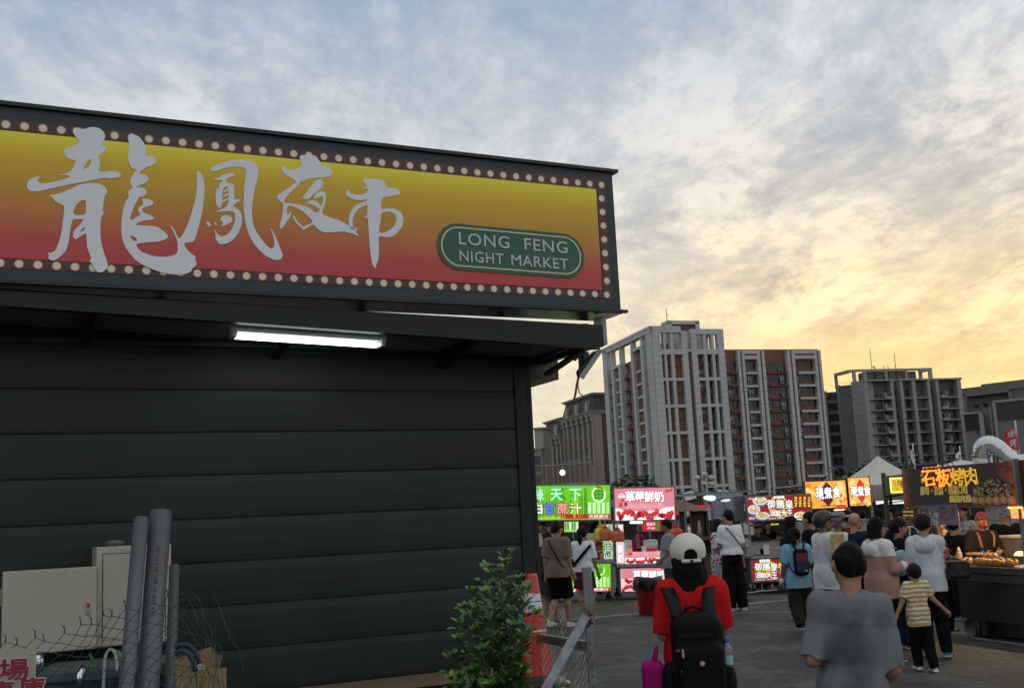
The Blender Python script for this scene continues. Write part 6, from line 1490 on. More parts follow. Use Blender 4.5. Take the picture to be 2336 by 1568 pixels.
# brown hut stall with hanging sheet
P,xd=put_plane(None,1620,26.0)
st3=thing('hut_stall','dark wooden hut stall with a pale hanging sheet behind the tall man in white','market stall',tuple(P))
S=Plane(st3,P,xd);S.Z=Z2
wdk=mat('dark_wood',(.055,.038,.025),.7,var=.3,scale=5,stretch=(4,4,.5));wdm=mat('tan_wood',(.16,.095,.05),.65,var=.25,scale=5,stretch=(4,4,.5))
for nm,x,y0,y1,wd,z in(('post',222,335,1000,.035,.0),('post',508,400,1000,.045,-.3),('post',632,285,560,.035,.0),('post',930,285,1000,.03,.0)):
 q0,q1=S.uv(x,y0,z),S.uv(x,y1,z);m=S.mb();m.b2((q0 .x-wd/2,.0,z-wd/2),(q0 .x+wd/2,q0 .y,z+wd/2));m.build(nm,galv,st3)
a,b=S.uv(212,328),S.uv(935,296);m=S.mb();m.b2((a.x,(a.y+b.y)/2-.02,-.02),(b.x,(a.y+b.y)/2+.02,.02));m.b2((a.x,(a.y+b.y)/2-.02,-1.6),(b.x,(a.y+b.y)/2+.02,-1.56));m.b2((a.x,(a.y+b.y)/2-.02,-1.6),(a.x+.03,(a.y+b.y)/2+.02,.0));m.build('top_rail',galv,st3)
sh_=S.rect(508,320,852,566,-.5);m=S.mb();m.smooth=True;nx=14
m.add([(lerp(sh_[0],sh_[2],i/nx),y,-.5+.02*math.sin(i*1.3)+.01*math.sin(i*2.9))for y in(sh_[1],sh_[3])for i in range(nx+1)],[(i,i+1,nx+2+i,nx+1+i)for i in range(nx)]);m.add([(lerp(sh_[0],sh_[2],i/nx),y,-.506+.02*math.sin(i*1.3)+.01*math.sin(i*2.9))for y in(sh_[1],sh_[3])for i in range(nx+1)],[(nx+1+i,nx+2+i,i+1,i)for i in range(nx)]);m.build('hanging_sheet',mat('lavender_sheet',(.34,.33,.46),.8,var=.06),st3)
q=S.rect(130,345,470,500,-.4);m=S.mb();m.add([(q[0],q[1],-.3),(q[2],q[1],-.3),(q[2]-.35,q[3]-.15,-.8),(q[0],q[3],-.8),(q[0],q[1],-1.3),(q[2],q[1],-1.3)],[(0,1,2,3),(1,5,2),(5,4,3,2),(0,3,4),(0,4,5,1)]);m.build('hut_roof',wdm,st3)
for x,wd in((212,.16),(300,.05),(380,.28),(450,.10)):
 q0,q1=S.uv(x,500,-.5),S.uv(x,900,-.5);m=S.mb();m.b2((q0 .x-wd/2,.0,-.62),(q0 .x+wd/2,q0 .y,-.5));m.build('hut_post',wdk,st3)
m=S.mb();q=S.rect(235,760,890,800,-.35);m.b2((q[0],q[1],-.9),(q[2],q[3],-.3));m.build('counter',wdm,st3)
m=S.mb();q=S.rect(745,1155,890,1350,.1);m.b2((q[0],0,-.6),(q[2],q[3],.1));m.build('front_cabinet',wdm,st3)
m=S.mb();q=S.rect(440,960,640,1330,-.1);m.b2((q[0],0,-.7),(q[2],q[3],-.1));m.b2((q[0]-.02,q[3],-.72),(q[2]+.02,q[3]+.03,-.06));m.build('low_cabinet',wdm,st3)
ledp=mat('led_disc',(.7,.75,.8),.3,var=0,emit=.9,ecol=(.75,.85,1.0))
for i,(x0,y0,x1,y1)in enumerate(((425,345,560,400),(572,366,720,402))):
 a,b=S.uv(x0,(y0+y1)/2,.3),S.uv(x1,(y0+y1)/2,.3);o=thing('flat_lamp',['round flat white lamp on an arm at the left of the pale sheet','slanted flat white lamp in front of the pale sheet'][i],'lamp',tuple(S.fr@Vector(((a.x+b.x)/2,(a.y+b.y)/2,.3))),0,'flat lamps of the hut stall')
 m=MB();m.smooth=True;w_=(b.x-a.x)/2;m.ell((0,0,.02),(w_,w_,.04),16,6,Matrix.Rotation(rad(18 if i==0 else-8),3,'X'));m.build('shade',[ledp if i==0 else mat('lamp_grey',(.2,.2,.2),.4)][0],o)
 m=MB();m.smooth=True;m.ell((w_*.15,-.02,-.015),(w_*.7,w_*.7,.03),14,6,Matrix.Rotation(rad(18 if i==0 else-8),3,'X'));m.build('lit_disc',ledp,o)
 m=MB();m.beam((0,0,.05),(.0,.28,.18),.02);m.build('arm',galv,o)
hang_=S
def pepper(o):lat_part(o,'tower',mat('stack_pale',(.45,.38,.34),.5),[(.06,0),(.045,.18),(.03,.3),(.01,.36)],10)
on_counter('cone_stack','pale tapering stack of wafer cones on the hut counter','cones',S,392,765,-.35,pepper)
# red oil rice stall
P,xd=put_plane(None,1775,24.2)
st4=thing('rice_stall','red lit oil rice stall with bowls on its sign, right of the tall man','market stall',tuple(P))
S=Plane(st4,P,xd);S.Z=Z2
redf=GL('lit_deep_red',(.33,.012,.012),.75);gold=GL('lit_gold',(.85,.45,.03),.8);bluep=GL('lit_blue_bowl',(.10,.28,.50),.7);ricep=GL('lit_rice',(.75,.55,.30),.8);meatp=GL('lit_meat',(.35,.10,.03),.7);yell=GL('lit_yellow',(.95,.75,.05),.85);greenp=GL('lit_scallion',(.15,.35,.05),.7)
FM=[bluep,ricep,meatp,whl,greenp,gold,redl]
def food_bowl(S,par,cx,cy,rx,ry,z,seed,rim=0):
 c=S.uv(cx,cy);kx_=S.uv(cx+rx,cy).x-c.x;ky=c.y-S.uv(cx,cy+ry).y;g=random.Random(seed)
 it=[(c.x,c.y-ky*.25,kx_,ky*.85,rim,0),(c.x,c.y,kx_*.98,ky*.78,3,0),(c.x,c.y+ky*.02,kx_*.90,ky*.68,rim,0),(c.x,c.y+ky*.08,kx_*.84,ky*.64,1,0)]
 it+=[(c.x+kx_*.7*g.uniform(-1,1)*(1-.3*q/40),c.y+ky*(.1+.55*g.uniform(-.8,1)),kx_*g.uniform(.05,.14),ky*g.uniform(.05,.1),g.choice((1,2,2,3,1,4 if q>34 else 5)),g.uniform(-1.5,1.5))for q in range(40)]
 return blobs(S,par,'food_picture',FM,it,z)
def burst(S,par,cx,cy,rx,ry,z,seed):
 c=S.uv(cx,cy);kx_=S.uv(cx+rx,cy).x-c.x;ky=c.y-S.uv(cx,cy+ry).y;g=random.Random(seed)
 return blobs(S,par,'gold_rice_picture',[gold,yell,brl],[(c.x+kx_*math.sqrt(g.random())*math.cos(t),c.y+ky*math.sqrt(g.random())*math.sin(t),.03,.012,g.choice((0,0,1,2)),g.uniform(-1.5,1.5))for t in[g.uniform(0,6.28)for _ in range(150)]],z)
R=S.rect(872,336,1556,596);sb1=sign_box(S,st4,R,.06,.2,redf)
burst(S,sb1,1215,460,120,115,.064,2)
food_bowl(S,sb1,1012,395,78,55,.070,1);food_bowl(S,sb1,948,485,66,60,.076,2);food_bowl(S,sb1,1038,550,74,48,.082,3);food_bowl(S,sb1,1440,545,75,48,.070,4,3)
for i,ch in enumerate('御膳皇'):S.text(ch,whl,sb1,S.rect(1085+i*94,386,1165+i*94,472),.096,.012,darkl,.06)
for i,ch in enumerate('油飯大王'):S.text(ch,whl,sb1,S.rect(1108+i*61,492,1166+i*61,556),.096,.012,darkl,.06)
m=S.mb();q=S.rect(1155,348,1262,370);m.b2((q[0],q[1],.062),(q[2],q[3],.09));m.build('blue_tag',whl,sb1);S.text('御膳皇油飯大王',bluep,sb1,S.rect(1166,352,1252,366),.093,.01)
S.text('鹹甜糯米飯・古早味油飯',whl,sb1,S.rect(1102,570,1262,584),.093,.0)
m=S.mb();q=S.rect(1356,345,1548,500);
for i in range(4):m.b2((lerp(q[0],q[2],i/4)+.01,q[1]+.05,.062),(lerp(q[0],q[2],(i+1)/4)-.01,q[3]-.03,.066))
m.build('menu_ribbon',GL('lit_maroon',(.16,.005,.005),.6),sb1)
for i,t in enumerate(('鴨肉油飯','麻油雞飯','櫻花蝦飯','古早味麵')):
 for j,ch in enumerate(t):S.text(ch,yell,sb1,S.rect(1372+i*46,354+j*27,1398+i*46,378+j*27),.071,.02)
S.text('外帶內用',whl,sb1,S.rect(892,366,940,384),.072,.0);S.text('歡迎預訂 油飯',whl,sb1,S.rect(898,566,960,590),.072,.0)
R2=S.rect(915,990,1560,1230);sb2=sign_box(S,st4,R2,.14,.12,redf)
burst(S,sb2,1070,1100,125,85,.145,5)
for i,ch in enumerate('御膳皇'):S.text(ch,whl,sb2,S.rect(948+i*82,1042,1020+i*82,1118),.176,.012,darkl,.06)
for i,ch in enumerate('油飯大王'):S.text(ch,whl,sb2,S.rect(952+i*58,1138,1007+i*58,1198),.176,.012,darkl,.06)
m=S.mb();q=S.rect(1000,1006,1105,1030);m.b2((q[0],q[1],.142),(q[2],q[3],.17));m.build('blue_tag',whl,sb2);S.text('御膳皇油飯大王',bluep,sb2,S.rect(1015,1010,1095,1026),.173,.01)
S.text('訂購電話・歡迎預訂',whl,sb2,S.rect(950,1206,1185,1218),.173,.0)
food_bowl(S,sb2,1500,1110,60,60,.15,8,3);burst(S,sb2,1235,1100,40,80,.145,9)
ct=S.rect(905,955,1565,985);m=S.mb();m.b2((ct[0],ct[1],-.7),(ct[2],ct[3],.2));m.build('counter',steel,st4,bevel=.006)
m=S.mb();m.b2((ct[0]+.05,.2,-.7),(ct[2]-.05,ct[1],.02));m.build('cart_body',black_,st4)
for x in(893,1560):
 for z in(-.66,.06):
  q=S.uv(x,600);m=S.mb();m.b2((q.x-.018,ct[3],z-.018),(q.x+.018,R[1],z+.018));m.build('post',galv,st4)
q=S.rect(835,345,872,605);m=S.mb();m.b2((q[0]-.12,q[1],-.35),(q[2],q[3],-.16));m.build('side_box',mat('box_grey',(.10,.10,.10),.5),st4)
m=S.mb();m.b2((R[0],R[3]-.05,-1.1),(R[2],R[3]-.02,-.14));m.build('roof',mat('tarp_grey',(.30,.30,.28)),st4)
q=S.rect(905,820,1212,955);m=S.mb()
m.b2((q[0],q[3]-.01,-.6),(q[2],q[3],.14));m.b2((q[0],q[1],.13),(q[2],q[3]-.012,.136));m.build('glass_screen',mat('clear_glass',(.8,.85,.85),.05,var=0,alpha=.16),st4)
castors(S,st4,(S.uv(950,1300).x,S.uv(1540,1300).x),(-.55,0))
def tray(o,w_,fill):
 m=MB();m.b2((-w_,-.14,0),(w_,.14,.01));[m.b2(a_,b_)for a_,b_ in(((-w_,-.14,.01),(w_,-.13,.13)),((-w_,.13,.01),(w_,.14,.13)),((-w_,-.13,.01),(-w_+.01,.13,.13)),((w_-.01,-.13,.01),(w_,.13,.13)))];m.build('pan',steel,o)
 m=MB();m.smooth=True;g=random.Random(int(w_*100))
 for k in range(40):m.ell((g.uniform(-w_*.8,w_*.8),g.uniform(-.1,.1),.11+g.uniform(0,.035)),(.03,.025,.02),6,4)
 m.build('food',fill,o)
ricem=mat('brown_rice',(.30,.17,.07),.7,var=.3)
on_counter('food_tray','steel tray heaped with brown rice, left on the red stall counter','food tray',S,990,955,.02,lambda o:tray(o,.24,ricem),'food trays on the red stall')
on_counter('food_tray','wide steel tray with a foil cover, right on the red stall counter','food tray',S,1140,955,.02,lambda o:tray(o,.26,steel),'food trays on the red stall')
on_counter('paper_box','small white and green takeaway carton between the steel trays','carton',S,1088,955,.16,lambda o:(lambda m:(m.b2((-.06,-.03,0),(.06,.03,.2)),m.build('carton_body',mat('carton_mint',(.6,.66,.6),.5),o)))(MB()))
q=S.rect(1116,622,1228,658,-.3);mbd=S.box('menu_strip',darkl,st4,q,-.32,-.3);S.text('滷肉油飯',yell,mbd,(q[0]+.03,q[1]+.02,q[2]-.03,q[3]-.02),-.295,.03)
q=S.rect(905,636,1030,662,-.3);mbd=S.box('menu_strip',darkl,st4,q,-.32,-.3);S.text('古早味麵',redl,mbd,(q[0]+.03,q[1]+.02,q[2]-.03,q[3]-.02),-.295,.03)
loop('power_cable',[Z2(890,1352),Z2(960,1350),Z2(1040,1335),Z2(1110,1335),Z2(1200,1322)],23.7,.012,mat('pale_cable',(.40,.41,.39)),'pale power cable lying on the asphalt before the red stall','cable',5)
# orange stewed snack signs
P,xd=put_plane(None,1905,25.5,0,rad(14))
st5=thing('snack_stall','orange lit stewed snack stall with two signboards below the white tent peak','market stall',tuple(P))
S=Plane(st5,P,xd);S.Z=Z3
oy=GL('lit_amber',(.95,.40,.05),.95);oyl=GL('lit_amber_light',(1.0,.66,.22),1.0);hexm=GL('lit_oxblood',(.14,.010,.006),.7);orr=GL('lit_tofu',(.95,.50,.16),.9);rdd=GL('lit_soup_red',(.70,.05,.01),.8)
def stew_sign(rect,cx,hexc,z,seed,tw):
 R=S.rect(*rect);b=sign_box(S,st5,R,z,.12,oy,black_,.012);g=random.Random(seed);W_,H_=R[2]-R[0],R[3]-R[1]
 it=[(lerp(R[0]+.05,R[2]-.05,g.random()),lerp(R[1]+.05,R[3]-.05,g.random()),g.uniform(.03,.09),g.uniform(.03,.07),g.choice((0,0,1,2)),g.uniform(-1.5,1.5))for _ in range(46)]
 blobs(S,b,'snack_picture',[oyl,orr,GL('lit_amber_deep',(.80,.24,.02),.85)],it,z+.003)
 cxm,cym=R[0]+W_*cx,(R[1]+R[3])/2;m=S.mb();h2,w2=H_*.46,tw
 m.add([(cxm,cym+h2,z+.02),(cxm-w2,cym+h2*.52,z+.02),(cxm-w2,cym-h2*.45,z+.02),(cxm,cym-h2*.95,z+.02),(cxm+w2,cym-h2*.45,z+.02),(cxm+w2,cym+h2*.52,z+.02)],[(0,1,2,3,4,5)]);m.build('hexagon_print',hexc,b)
 return R,b
R,b=stew_sign((52,222,575,572),.52,hexm,.05,3,.13)
for i,ch in enumerate('現煮食'):S.text(ch,whl,b,S.rect(178+i*104,320-i*12,272+i*104,455-i*10),.085,.030,darkl,.085)
S.text('萬丹雞蛋豆腐花枝招牌',hexm,b,S.rect(255,525,425,545),.075,.02)
m=S.mb();a=S.uv(490,525);n=14;m.add([(a.x+.13*math.cos(math.pi*(1+i/n)),a.y+.11*math.sin(math.pi*(1+i/n)),.077)for i in range(n+1)],[tuple(range(n+1))]);m.build('bowl_print',rdd,b)
R5=R
R,b=stew_sign((588,178,872,540),.55,rdd,.05,8,.09)
for i,ch in enumerate('現煮食'):S.text(ch,whl,b,S.rect(612+i*84,300-i*6,690+i*84,418-i*4),.085,.030,darkl,.085)
S.text('萬丹雞蛋豆腐花枝',hexm,b,S.rect(640,505,835,524),.075,.02)
for x in(570,600,880):
 q=S.uv(x,200);m=S.mb();m.b2((q.x-.02,0,-.08),(q.x+.02,q.y+.08,-.04));m.build('post',galv,st5)
m=S.mb();q=S.rect(150,720,880,760,-.2);m.b2((q[0],0,-1.2),(q[2],q[3]-.04,-.25));m.mi=1;m.b2((q[0],q[3]-.04,-1.25),(q[2],q[3],-.2));m.build('counter',[mat('stall_white',(.4,.4,.4),.6),steel],st5)
m=S.mb();q0,q1=S.uv(430,590,-.4),S.uv(585,585,-.4);m.tube([(q0 .x,q0 .y,-.4),(q1 .x,q1 .y,-.4)],.012,6);m.build('lamp_strip',mat('lit_warm_strip',(.9,.7,.4),.3,var=0,emit=4,ecol=(1,.75,.4)),st5)
m=S.mb();m.b2((R5[0],R5[3]-.1,-1.5),(R[2],R5[3]-.06,-.1));m.build('roof',mat('tarp_grey',(.30,.30,.28)),st5)
# stone grill stall at the right, running away from the viewer
A8=at_y(2190,1200,14.75);B8=at_y(2335,1200,13.55);d8=Vector((B8 .x-A8 .x,B8 .y-A8 .y,0)).normalized();A8 .z=0
st8=thing('grill_stall','dark stone grill barbecue stall with a long black banner at the right edge','market stall',tuple(A8))
S=Plane(st8,A8,d8);S.Z=Z5
dk=mat('grill_black',(.008,.0075,.007),.3,var=.25,scale=3,spec=.5);dsteel=mat('dark_steel',(.10,.10,.105),.3,metal=.75,var=.25,scale=12)
L0=S.uv(590,400).x;
lip=(S.uv(640,292).y+S.uv(1300,325).y)/2;kick=(S.uv(800,860).y+S.uv(1307,905).y)/2
XE=3.2
m=S.mb();m.b2((L0,kick,-1.0),(XE,lip-.19,-.02));m.build('front_panel',dk,st8)
m=S.mb();m.b2((L0-.05,lip-.075,-1.05),(XE,lip,.05));m.build('counter_edge',dsteel,st8,bevel=.006)
m=S.mb();m.b2((L0-.02,lip-.18,-1.0),(XE,lip-.085,.015));m.build('counter_band',dsteel,st8)
m=S.mb();m.b2((L0,.03,-.9),(XE,kick-.004,-.2));m.build('under_frame',black_,st8)
m=S.mb();m.b2((L0-.05,lip+.001,-.62),(XE,lip+.006,.045));m.mi=1;m.b2((L0-.05,lip+.001,.045),(XE,lip+.014,.062));m.build('griddle',[mat('griddle_steel',(.05,.048,.045),.28,metal=.6,var=.3),mat('lip_bright',(.62,.60,.55),.2,metal=.9,var=.05)],st8)
m=S.mb();m.b2((L0-.05,lip+.006,-.64),(XE,lip+.10,-.62));m.build('splash_guard',dsteel,st8)
w_=S.uv(742,925);castors(S,st8,(w_.x,w_.x+1.8),(-.12,))
m=S.mb();m.smooth=True;n=18;vs=[]
for e in(-.05,-.0):vs+=[(w_.x+.12*math.cos(2*math.pi*i/n),.12+.12*math.sin(2*math.pi*i/n),e)for i in range(n)]
m.add(vs,[(i,(i+1)%n,n+(i+1)%n,n+i)for i in range(n)]+[tuple(range(n)),tuple(range(2*n-1,n-1,-1))]);m.build('wheel',mat('wheel_grey',(.05,.055,.06),.5),st8)
m=S.mb();q=S.uv(800,990);m.beam((q.x,.01,.06),(XE,.01,.06),.02);m.build('kick_rail',steel,st8)
bunm=mat('toasted_bun',(.50,.23,.05),.45,var=.25,scale=14);bund=mat('grilled_meat',(.075,.04,.022),.6,var=.4,scale=20);onion=mat('shredded_onion',(.55,.42,.26),.6,var=.3,scale=20)
def bun(px,py,k,i,lab):
 p=S.uv(px,py,-.08);x,z=p.x,-.10-.02*(i%2);o=thing('meat_bun',lab,'bun',tuple(S.fr@Vector((x,lip+.008,z))),math.atan2(d8 .y,d8 .x)+rad(20*((i*37)%5-2)),'filled buns on the griddle')
 m=MB();m.smooth=True;m.ell((0,-.02,.045*k),(.085*k,.03*k,.055*k),12,8,Matrix.Rotation(rad(22),3,'X'));m.build('bun_half',bunm,o);m=MB();m.smooth=True;m.ell((0,.03,.045*k),(.085*k,.03*k,.055*k),12,8,Matrix.Rotation(rad(-16),3,'X'));m.build('bun_half',bunm,o)
 m=MB();m.smooth=True;g=random.Random(i)
 for q in range(14):m.ell((g.uniform(-.06,.06)*k,g.uniform(-.005,.02),.08*k+g.uniform(0,.02)),(.022,.012,.010),6,4)
 m.build('filling',bund,o)
bl=[(705,272,'leftmost bun lying apart on the griddle'),(815,282,'second bun from the left on the griddle'),(880,285,'third bun from the left, on the griddle front edge'),(950,288,'fourth bun from the left, on the griddle front edge'),(1020,282,'fifth bun from the left, opened towards the aisle'),(1095,268,'sixth bun from the left, golden and tall'),(1165,258,'rightmost golden bun on the griddle')]
for i,(x,y,lab)in enumerate(bl):bun(x,y,1.0 if i else.9,i,lab)
m=S.mb();m.smooth=True;g=random.Random(5);p0,p1=S.uv(820,250,-.2).x,S.uv(1130,250,-.2).x
for k in range(170):
 x=g.uniform(p0,p1);z=-.22+g.uniform(-.10,.10);y=lip+.02+.09*(1-((x-(p0+p1)/2)/((p1-p0)/2))**2)*g.random();a=g.uniform(0,6.28);m.mi=0 if g.random()<.55 else 1;m.tube([(x,y,z),(x+.03*math.cos(a),y+.012,z+.03*math.sin(a)),(x+.06*math.cos(a),y-.005,z+.05*math.sin(a))],.006,4)
tag(m.build('shredded_meat',[onion,bund],None),'heap of shredded meat and onion behind the buns','food',kind='stuff')
bpy.data.objects['shredded_meat'].matrix_world=Matrix.Translation(A8)
m=S.mb();m.smooth=True;p0=S.uv(1180,300,.0).x
for k in range(90):
 x=g.uniform(p0,p0+1.2);z=g.uniform(-.25,.02);m.mi=0;m.ell((x,lip+.012+g.random()*.02,z),(.03,.012,.03),5,4)
 if k%6==0:m.mi=1;m.ell((x,lip+.036,z),(.012,.006,.012),5,4)
tag(m.build('chopped_cabbage',[mat('cabbage',(.60,.52,.32),.6,var=.2),bund],None),'pale chopped cabbage spread on the right of the griddle','food',kind='stuff');bpy.data.objects['chopped_cabbage'].matrix_world=Matrix.Translation(A8)
p=S.uv(1155,185,-.5);o=thing('paper_roll','white paper towel roll lying behind the griddle','paper roll',tuple(S.fr@Vector((p.x,lip+.06,-.75))),math.atan2(d8 .y,d8 .x))
m=MB();m.smooth=True;R_=Matrix.Rotation(rad(90),3,'Y');n=18
m.tube([(-.16,0,.02),(.18,0,.02)],.075,18);m.build('roll',mat('paper_white2',(.70,.68,.68),.8,var=.04),o);m=MB();m.tube([(-.164,0,.02),(-.158,0,.02)],.03,12);m.build('core',mat('roll_core',(.06,.04,.03),.8),o)
def bottle_(o):
 lat_part(o,'bottle_body',mat('sauce_pale',(.42,.30,.22),.4),[(.035,0),(.038,.01),(.038,.14),(.03,.16)]);lat_part(o,'nozzle',mat('nozzle_cream',(.55,.45,.3),.4),[(.026,.16),(.024,.18),(.006,.23),(.0,.23)])
p=S.uv(572,245,-.1);o=thing('sauce_bottle','pale squeeze sauce bottle at the left end of the griddle','bottle',tuple(S.fr@Vector((p.x+.02,lip+.008,-.18))));bottle_(o)
p=S.uv(628,235,-.1);o=thing('steel_can','shiny steel cup with tongs beside the sauce bottle','cup',tuple(S.fr@Vector((p.x+.03,lip+.008,-.22))));lat_part(o,'cup_body',steel,[(.05,0),(.055,.09),(.05,.09),(.045,.01)])
fb_l=at_y(*Z4(25,560),15.9);fb_r=at_y(*Z4(1470,440),13.75)
bd_=Vector((fb_r.x-fb_l.x,fb_r.y-fb_l.y,0)).normalized()
bn=Vector((bd_.y,-bd_.x,0));BP=Vector((fb_l.x,fb_l.y,0))
def bq(x,y,off=0.0):return on_plane(*Z4(x,y),BP+bn*off,bn)
c4=[bq(65,1030),bq(1520,1030),bq(1462,440),bq(28,556)]
ban=thing('grill_banner','long black grill banner with glowing orange title across the right hand stall','banner',tuple(c4[0]))
IB=rootm(ban).inverted()
def BQ(u,v,off):p=c4[0]*(1-u)*(1-v)+c4[1]*u*(1-v)+c4[2]*u*v+c4[3]*(1-u)*v;return p+bn*off
def b_uv(x,y):
 p=bq(x,y);u,v=.5,.5
 for _ in range(12):
  q=BQ(u,v,0);e=p-q;du=(BQ(u+.01,v,0)-q)*100;dv=(BQ(u,v+.01,0)-q)*100
  a,b_,c_=du.dot(du),du.dot(dv),dv.dot(dv);d1,d2=e.dot(du),e.dot(dv);det=a*c_-b_*b_
  u+=(d1*c_-d2*b_)/det;v+=(d2*a-d1*b_)/det
 return u,v
def b_map(mb,vs,fs,off):mb.add([BQ(x,y,off)for x,y in vs],fs)
banm=mat('banner_black',(.022,.014,.011),.55,var=.2,emit=.02,ecol=(.2,.1,.05))
bfire=bpy.data.materials.new('banner_print');bfire.use_nodes=True
nt=bfire.node_tree;b_=nt.nodes['Principled BSDF'];tcn=nt.nodes.new('ShaderNodeTexCoord');b_.inputs['Roughness'].default_value=.5
n1=nt.nodes.new('ShaderNodeTexNoise');n1 .inputs['Scale'].default_value=5;n1 .inputs['Detail'].default_value=7;n1 .inputs['Roughness'].default_value=.65;nt.links.new(tcn.outputs['UV'],n1 .inputs['Vector'])
mpn=nt.nodes.new('ShaderNodeMapping');mpn.inputs['Scale'].default_value=(2.2,1,1);nt.links.new(tcn.outputs['UV'],mpn.inputs[0]);nt.links.new(mpn.outputs[0],n1 .inputs['Vector'])
sp_=nt.nodes.new('ShaderNodeSeparateXYZ');nt.links.new(tcn.outputs['UV'],sp_.inputs[0])
def bmn(op,a,b=None,c=None):
 n=nt.nodes.new('ShaderNodeMath');n.operation=op
 for i,v in enumerate((a,b,c)):
  if v is None:continue
  if isinstance(v,(int,float)):n.inputs[i].default_value=v
  else:nt.links.new(v,n.inputs[i])
 return n.outputs[0]
ed_l=bmn('SUBTRACT',1.0,bmn('MULTIPLY',sp_.outputs[0],7.0));ed_r=bmn('MULTIPLY',bmn('SUBTRACT',sp_.outputs[0],.72),3.6);ed_b=bmn('SUBTRACT',1.0,bmn('MULTIPLY',sp_.outputs[1],6.0))
hot=bmn('MAXIMUM',bmn('MAXIMUM',ed_l,ed_r),bmn('MULTIPLY',ed_b,.8));hot=bmn('MAXIMUM',hot,0.0);hot=bmn('MINIMUM',hot,1.0)
v_=bmn('MULTIPLY_ADD',hot,.42,bmn('MULTIPLY',n1 .outputs['Fac'],.62))
cr=nt.nodes.new('ShaderNodeValToRGB');nt.links.new(v_,cr.inputs[0]);st=[(0,(.020,.013,.010)),(.46,(.024,.014,.010)),(.56,(.17,.024,.009)),(.66,(.36,.06,.012)),(.76,(.42,.19,.025)),(.9,(.18,.07,.02))]
e=cr.color_ramp.elements
while len(e)<len(st):e.new(.5)
for q,(p,c)in zip(e,st):q.position=p;q.color=c+(1,)
nt.links.new(cr.outputs[0],b_.inputs['Base Color'])
m=MB();m.quad([BQ(0,0,0),BQ(1,0,0),BQ(1,1,0),BQ(0,1,0)]);m.quad([BQ(0,1,-.02),BQ(1,1,-.02),BQ(1,0,-.02),BQ(0,0,-.02)]);cl=m.build('cloth',bfire,ban,world=True)
uv=cl.data.uv_layers.new(name='UVMap')
for i,c in enumerate(((0,0),(1,0),(1,1),(0,1),(0,1),(1,1),(1,0),(0,0))):uv.data[i].uv=c
m=MB();q=[c4[1]+bd_*.03,c4[1]+bd_*1.6,c4[2]+bd_*1.6,c4[2]+bd_*.03];m.slab([p+bn*.0 for p in q],bn,.02);cl2=m.build('cloth',mat('banner_fire',(.14,.045,.012),.5,var=.7,scale=4),ban,world=True)
neon=mat('neon_orange',(.9,.25,.03),.4,var=0,emit=2.3,ecol=(1.0,.20,.012));neon2=mat('neon_yellow',(.8,.55,.06),.4,var=0,emit=.55,ecol=(.85,.45,.03));neonh=mat('neon_halo',(.4,.06,.01),.5,var=0,emit=.45,ecol=(.8,.12,.01));outl_y=mat('print_yellow',(.55,.42,.10),.5,var=0,emit=.7,ecol=(.6,.45,.1));banb=mat('print_black',(.018,.013,.011),.55,var=0)  # outl_y: yellow print with a glow of its own, so small letters look brighter
def b_text(t,rect,m__,off,bold,par=ban,name='lettering',ref=None):
 u0,v0=b_uv(rect[0],rect[3]);u1,_=b_uv(rect[2],rect[3]);_,v1=b_uv(rect[0],rect[1])
 v,f=text_mesh(t);ax,bx=min(p[0]for p in v),max(p[0]for p in v);ay,by=min(p[1]for p in v),max(p[1]for p in v);mb=MB()
 for k in range(8 if bold>0 else 1):
  dx,dy=(bold*math.cos(k*math.pi/4+.2),bold*math.sin(k*math.pi/4+.2))if bold>0 else(0,0)
  b_map(mb,[(lerp(u0,u1,(x+dx-ax)/(bx-ax)),lerp(v0,v1,(y+dy-ay)/(by-ay)))for x,y in v],f,off+.0001*k)
 return mb.build(name,m__,par,world=True)
def strokes(S_,rect,m__,th,name):
 x0,y0,x1,y1=rect
 for part in S_:
  mb=MB();mb.smooth=True
  for st_ in part:
   P_=[]
   for(a,b)in st_:
    u,v=b_uv(lerp(x0,x1,a),lerp(y0,y1,b));P_.append(BQ(u,v,.035))
   mb.tube(P_,th,7)
   for q in(P_[0],P_[-1]):mb.ell(q,(th*1.7,th*1.7,th*1.7),8,6)
  mb.build(name,m__,ban,world=True)
shi=[[[(0,.05),(1,.0)],[(.40,.04),(.28,.35),(.05,.60)],[(.25,.55),(.32,.97)],[(.25,.57),(.82,.48),(.85,.90)],[(.30,.95),(.88,.88)]]]
ban_=[[[(.0,.20),(.42,.12)],[(.18,.0),(.24,1.0)],[(.20,.22),(.02,.62)],[(.24,.30),(.40,.50)],[(.50,.06),(.95,.02)],[(.52,.08),(.54,.55),(.40,.95)],[(.55,.36),(.88,.32),(.80,.62),(.52,.98)],[(.60,.55),(.78,.80),(1.0,.95)]]]
kao=[[[(.18,.0),(.22,.45),(.02,.98)],[(.03,.25),(.08,.45)],[(.40,.15),(.30,.40)],[(.22,.55),(.40,.85)],[(.50,.14),(.95,.10)],[(.70,.0),(.72,.34)],[(.46,.36),(1.0,.30)],[(.98,.05),(.75,.35),(.45,.62)],[(.60,.55),(.92,.50)],[(.60,.58),(.62,.74),(.92,.70),(.88,.98),(.72,.92)]]]
rou=[[[(.0,.22),(.12,1.0)],[(.0,.20),(.82,.06),(1.0,.95),(.86,.90)],[(.45,.0),(.42,.25),(.20,.45)],[(.44,.26),(.70,.42)],[(.50,.50),(.44,.70),(.26,.88)],[(.50,.66),(.78,.78)]]]
for s_,r_,m__ in((shi,(325,566,490,756),neon),(ban_,(500,556,665,756),neon),(kao,(675,550,838,752),neon2),(rou,(852,540,1012,744),neon2)):
 strokes(s_,r_,m__,.0105,'neon_character')
